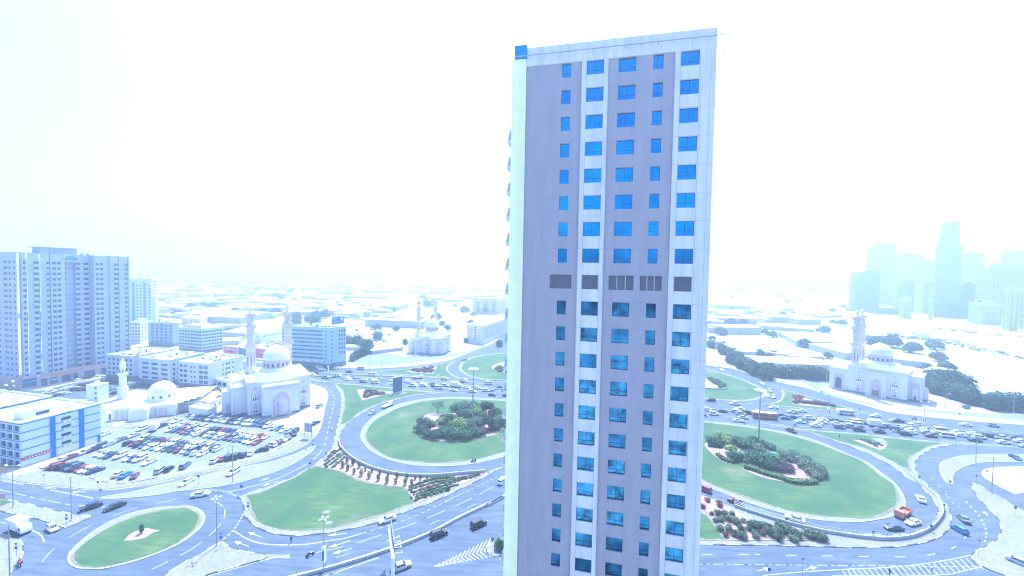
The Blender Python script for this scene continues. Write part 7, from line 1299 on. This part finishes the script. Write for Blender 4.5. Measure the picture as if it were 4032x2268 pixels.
# ------------------------------------------------------------------ sheds and the hazy industrial plain
M_shed = mat('shed_roof', (.62, .60, .58), .8, .06, .1); M_shedw = mat('shed_wall', (.42, .44, .46), .85, .1, .3)
def shed(o, u, L, W_, h, label, group, nd=8, roofm_=M_shed, gable=1.4):
    root = tag(empty('shed', o, math.atan2(u.y, u.x)), label, 'shed', group); w_ = MB(); w_.add([(0,0,0),(L,0,0),(L,0,h),(0,0,h)], [(0,1,2,3)]); w_.add([(0,0,0),(0,W_,0),(0,W_,h),(0,W_/2,h+gable),(0,0,h)], [(4,3,2,1,0)]); w_.add([(L,0,0),(L,W_,0),(L,W_,h),(L,W_/2,h+gable),(L,0,h)], [(0,1,2,3,4)]); w_.add([(0,W_,0),(L,W_,0),(L,W_,h),(0,W_,h)], [(3,2,1,0)]); w_.mi = 1
    for i in range(nd): x = L*(i + .3)/nd; w_.box(x, x + L/nd*.35, -.04, -.01, .1, h*.65)
    w_.build('wall', [M_shedw, M_grey], root); r = MB(); e = .5
    for y0, z0, y1, z1 in ((-e, h - .1, W_/2, h + gable), (W_/2, h + gable, W_ + e, h - .1)): r.add([(-e, y0, z0), (L + e, y0, z0), (L + e, y1, z1), (-e, y1, z1), (-e, y0, z0 - .15), (L + e, y0, z0 - .15)], [(0,1,2,3), (4,5,1,0)])
    for i in range(int(L / 6)):      # roof sheet seams
        x = 3 + i*6; r.add([(x, -e, h - .06), (x + .25, -e, h - .06), (x + .25, W_/2, h + gable + .04), (x, W_/2, h + gable + .04)], [(0,1,2,3)])
    r.build('roof', roofm_, root)
for k, a, b, W_, h, lab in (('N',(720,900),(1180,890),44,6,'low gabled white shed with three small windows beside the slanting tree row'), ('N',(460,790),(720,960),40,6,'long pale shed running towards the tower'), ('N',(1310,1005),(2000,1020),30,5,'very long white roofed shed behind the tree belt, upper'), ('N',(1050,1110),(2110,1150),26,5,'long white roofed shed directly behind the tree belt'),
   ('N',(1330,640),(1600,790),60,6,'white shed with doors left of the big round tree'), ('N',(1780,830),(2300,980),55,6,'long white shed with a line of doors near the minarets'), ('N',(1030,530),(1860,595),40,5,'flat white shed with a blue shaded wall'), ('N',(1190,440),(1500,445),40,9,'pale shed with tall glazed bays'), ('N',(1620,470),(1960,470),40,8,'second pale shed with tall glazed bays'), ('N',(690,400),(1170,450),50,6,'pale long shed with a wavy eave'),
   ('O',(180,990),(1200,1110),30,5,'long low white roof behind the right mosque'), ('O',(1115,1220),(1380,1270),24,5,'white roof corner right of the right mosque'), ('B',(610,680),(1010,695),60,6,'long blue shaded shed in the yard with trees'), ('B',(1010,560),(1280,575),40,8,'two storey shed office among trees'), ('B',(1280,550),(2130,590),60,7,'very long pale shed spanning behind both minarets'), ('B',(60,630),(350,640),50,6,'pale shed at the left of the industrial plain'), ('B',(1010,1010),(1370,1035),40,5,'bright white roofed shed left of the first minaret'), ('B',(1010,1140),(1250,1130),22,4,'small shed roof beside the red hoarding'),
   ('B',(2140,610),(2430,615),30,5,'small pale shed right of the second minaret'), ('C',(600,1270),(1060,1210),14,3.2,'low white pavilion left of the middle mosque'), ('C',(205,1210),(590,1210),10,3,'white parking shade roof beside the grove'), ('N',(330,590),(460,600),30,7,'small white building beside the tower and trees')):
    A1, B1 = gp(k, *a), gp(k, *b); shed(A1, (B1 - A1).normalized(), (B1 - A1).length, W_, h, lab, 'pale industrial sheds', max(3, int((B1 - A1).length / 9)))
rnd = random.Random(77); far = []
for i in range(420):
    d = 480 * (9 ** (rnd.random() ** .8)); ang = rnd.uniform(-.93, .62); X, Y = d*math.sin(ang), d*math.cos(ang)
    if d < 620 and rnd.random() < .5: continue
    if d < 900 and (-.36 < ang < .42 or -.9 < ang < -.55 and d < 560): continue
    if .50 < math.atan2(X, Y) and d < 1200: continue
    far.append((d, ang, X, Y))
bands = [(0,700),(700,1000),(1000,1500),(1500,2200),(2200,9999)]
for bi, (b0, b1) in enumerate(bands):
    L_ = sorted([f for f in far if b0 <= f[0] < b1], key=lambda f: f[1])[:52]
    for i, (d, ang, X, Y) in enumerate(L_):
        w1 = rnd.uniform(25, 90); shed(Vector((X, Y, 0)), Vector((math.cos(a := rnd.choice([-.16, .12, -.16]) + rnd.uniform(-.05,.05)), math.sin(a), 0)), w1, rnd.uniform(18, 50), rnd.uniform(4.5, 9), f'hazy pale shed in the {ordn(bi+1)} band towards the horizon, {ordn(i+1)} from the left', 'hazy sheds on the plain', max(2, int(w1/14)))
trs = []
for i in range(150):
    d = 460 * (7 ** (rnd.random() ** .9)); ang = rnd.uniform(-.93, .75)
    if d < 600 and ang > .55: continue
    trs.append((ang, d))
for i, (ang, d) in enumerate(sorted(trs)):
    s = rnd.uniform(1.6, 3.6) * (1 + d/2500); plant('tree', f'hazy blue tree on the far plain, {ordn(i+1)} from the left', 'tree', 'hazy trees on the plain', Vector((d*math.sin(ang), d*math.cos(ang), 0)), 'far', M_leaf, s*.75, s*.62)

rnd = random.Random(5); cl = []
for k, x0, x1, y0, y1, n in (('B', 60, 1000, 520, 760, 26), ('B', 1000, 2100, 480, 640, 14), ('C', 0, 1000, 480, 760, 10), ('N', 320, 1000, 300, 470, 16), ('N', 1000, 2200, 250, 430, 18), ('O', 250, 1100, 560, 700, 8)):
    for _ in range(n): cl.append((gp(k, rnd.uniform(x0, x1), rnd.uniform(y0, y1))))
cl.sort(key=lambda p: p.x / p.y)
for i, p in enumerate(cl):
    L, W_, h = rnd.uniform(8, 26), rnd.uniform(7, 14), rnd.choice([3.4, 3.6, 6.6, 4]); o = tag(empty('low_building', p, rnd.choice([-.16, .12, 1.4])), f'small flat roofed building on the dusty plain, {ordn(i+1)} from the left', 'building', 'small buildings on the plain'); mb = MB(); mb.box(0, L, 0, W_, 0, h); mb.mi = 1
    for j in range(int(L/3)): mb.box(1 + j*3, 2.2 + j*3, -.05, -.01, 1.1, 2.3)
    mb.box(-.06, -.01, 2, W_-2, 1, 2.4); mb.build('wall', [rnd.choice([M_shedw, M_cream, M_white, M_grey]), M_dark], o); mb = MB(); mb.box(-.25, L + .25, -.25, W_ + .25, h + .001, h + .3); mb.box(L*.3, L*.3 + 1.8, W_*.4, W_*.4 + 1.5, h + .3, h + 1.6); mb.build('roof', rnd.choice([M_shed, M_roof, M_grey]), o)
# ------------------------------------------------------------------ skyline at right
def towr(name, label, xl, xr, ytop, dist, m_, step, kind='grid', depth=26, crown_=None, rot=0.0, base_col=None):
    """a far tower standing dist metres ahead between the photo columns xl and xr (region M pixels)"""
    a = ray(*px('M', xl, ytop)); b = ray(*px('M', xr, ytop)); wd_ = abs((b.x / b.y - a.x / a.y) * dist); depth = min(depth, .42 * wd_ / (a.x / a.y)); A1 = Vector((a.x / a.y * (dist + depth), dist, 0)); B1 = Vector((b.x, b.y, 0)) / b.y * (dist + rot); h = CAMH + a.z / a.y * dist
    root = tag(empty(name, A1), label, 'tower', 'far skyline towers'); f = Face(A1, B1 - A1, A1); L = (B1 - A1).length; w_ = MB(); back = -f.n * depth; n = f.n
    c = [f.p(0,0,0), f.p(L,0,0), f.p(L,-depth,0), f.p(0,-depth,0)]; w_.add(c + [(q[0], q[1], h) for q in c], [(0,1,5,4),(1,2,6,5),(2,3,7,6),(3,0,4,7),(4,5,6,7)]); w_.build('wall', m_, root)
    nf = int(h / step) - 1; g = MB(); p_ = MB()
    segs = {'grid': [(i/9 + .02, i/9 + .075) for i in range(9)], 'band': [(.03, .44), (.56, .97)], 'core': [(.06, .14), (.2, .34), (.66, .8), (.86, .94)], 'glass': [(.02, .98)]}[kind]
    wins = [(k, s) for k in range(1, nf) for s in segs]
    for i, (k, (s0, s1)) in enumerate(wins):
        z = k*step
        if i < 90 and False: pass
        f.box(g, L*s0, L*s1, z, z + step*.5, .01, .06)
        fs = Face(A1 - f.n*depth, f.n, A1)
        if kind != 'glass': fs.box(g, depth*s0, depth*s1, z, z + step*.5, .01, .06)
    tag(g.build('windows', mat('far_window', (.05, .08, .13), .3), root), kind='stuff')
    for k in range(0, nf, 6 if kind != 'glass' else 2): p_ = MB(); f.box(p_, -.2, L + .2, k*step + step - .5, k*step + step, .02, .5); p_.build('ledge', M_t4 if kind == 'glass' else m_, root)
    p_ = MB(); f.box(p_, L*.2, L*.75, h, h + 4, -depth*.7, -depth*.2); p_.build('roof_house', m_, root); p_ = MB(); f.box(p_, -.3, L + .3, h - 1.2, h + .6, -.2, .3); p_.build('parapet', m_, root)
    if crown_:
        for fr0, fr1, dz0, dz1 in crown_: p_ = MB(); f.box(p_, L*fr0, L*fr1, h + dz0, h + dz1, -depth*.85, -1); p_.build('upper_stage', m_, root)
    return root
M_t1 = mat('far_blue_render', (.07, .10, .17), .8, .05, .1); M_t2 = mat('far_pale_render', (.20, .23, .29), .85, .05, .1); M_t3 = mat('far_warm_render', (.36, .34, .36), .85, .05, .1); M_t4 = mat('far_white_render', (.50, .52, .55), .85, .04, .1)
for a in (('long pale slab with a stepped roof, left end of the skyline', 62, 235, 835, 900, M_t2, 3.3, 'core', 24, None, 0), ('dark slab half in front of the tall twin slab', 232, 498, 815, 880, M_t1, 3.3, 'band', 24, None, 10), ('tall twin slab with raked fins, second peak of the skyline', 300, 560, 462, 1150, M_t2, 3.4, 'core', 30, [(.62,.98,0,16)], 0), ('right half of the tall twin slab, darker and slanted on top', 560, 735, 450, 1140, M_t1, 3.4, 'band', 30, [(.0,.12,0,14),(.8,.98,0,14)], 0),
   ('wide banded tower between twin slab and tallest tower', 735, 1122, 560, 1250, M_t1, 3.4, 'band', 28, [(.3,.6,0,6)], 0), ('warm pale tower just left of the tallest one', 855, 1290, 665, 980, M_t3, 3.4, 'grid', 26, [(.1,.9,0,5)], 0), ('glass tower with white frames left of the tallest', 1000, 1285, 905, 840, M_t4, 5.0, 'glass', 22, None, 0), ('narrow pale strip tower low at left', 705, 770, 950, 800, M_t4, 3.3, 'grid', 18, None, 0), ('mid height blue tower behind the narrow strip', 770, 1010, 960, 900, M_t1, 3.3, 'band', 22, [(.1,.8,0,4)], 0),
   ('small pale tower with grid windows low in front', 770, 950, 1190, 720, M_t4, 3.2, 'grid', 18, [(.5,.95,0,3)], 0), ('slim pale tower in front of the glass one', 1192, 1262, 1185, 700, M_t4, 3.2, 'core', 14, None, 0),
   ('tallest tower with a stepped crown', 1300, 1688, 425, 860, M_t1, 3.3, 'band', 34, [(.03,.85,0,22),(.13,.78,22,41),(.19,.75,41,49),(.23,.71,49,52.5)], 0),
   ('blue tower right of the tallest', 1680, 2010, 552, 1080, M_t1, 3.4, 'core', 26, [(.3,.7,0,4)], 0), ('dark glass slab at the upper right edge', 2250, 2700, 518, 1150, mat('far_dark_glass', (.10,.19,.26), .4), 3.5, 'glass', 26, None, 0), ('wide warm tower with many balconies', 1905, 2640, 745, 760, M_t3, 3.3, 'grid', 26, [(.3,.7,0,6)], 0), ('shadowed low blocks below the blue tower', 1660, 1880, 990, 730, M_t1, 3.3, 'band', 20, None, 0),
   ('pale block with small windows low at right', 1775, 2265, 1255, 640, M_t4, 3.2, 'grid', 22, [(.2,.6,0,4)], 0), ('white tower with blue bands at the right edge', 2290, 2520, 1040, 560, M_t4, 3.3, 'core', 22, [(.0,.9,0,.5)], 0), ('white tower cut by the right frame edge', 2525, 2900, 1045, 565, M_t4, 3.3, 'band', 22, None, 0), ('grey podium block under the tallest tower', 1270, 1700, 1275, 740, M_t1, 3.3, 'band', 24, None, 0),
   ('hazy tower filling the gap right of the twin slab', 735, 930, 700, 1300, M_t1, 3.4, 'band', 24, None, 0), ('hazy tower just left of the tallest tower', 1110, 1330, 760, 1200, M_t2, 3.4, 'core', 24, None, 0), ('hazy pale tower between blue tower and wide warm tower', 1850, 2060, 800, 1050, M_t2, 3.4, 'grid', 24, None, 0), ('hazy blue tower behind the wide warm tower', 2080, 2420, 690, 1200, M_t1, 3.4, 'band', 24, None, 0), ('hazy mid rise beside the white framed glass tower', 930, 1120, 1010, 1000, M_t1, 3.4, 'band', 22, None, 0),
   ('low blue block under the dark slab', 0, 350, 1345, 860, M_t1, 3.3, 'band', 24, None, 0), ('dark low block under the twin slab', 330, 850, 1360, 800, M_t1, 3.3, 'glass', 24, None, 0)):
    towr('tower', a[0], a[1], a[2], a[3], a[4], a[5], a[6], a[7], a[8], a[9], a[10])

# ------------------------------------------------------------------ haze
hm = bpy.data.materials.new('haze_air'); hm.use_nodes = True; t = hm.node_tree; t.nodes.clear(); o = t.nodes.new('ShaderNodeOutputMaterial'); v = t.nodes.new('ShaderNodeVolumePrincipled')
v.inputs['Color'].default_value = (.77, .885, 1, 1); v.inputs['Density'].default_value = HAZE_DENSITY; v.inputs['Anisotropy'].default_value = .35; t.links.new(v.outputs[0], o.inputs['Volume'])
hz = MB().box(-9100, 9100, -700, 9100, -1, 215).build('haze', hm); tag(hz, kind='stuff')
print('vehicles', NV[0], 'objects', len(bpy.data.objects))
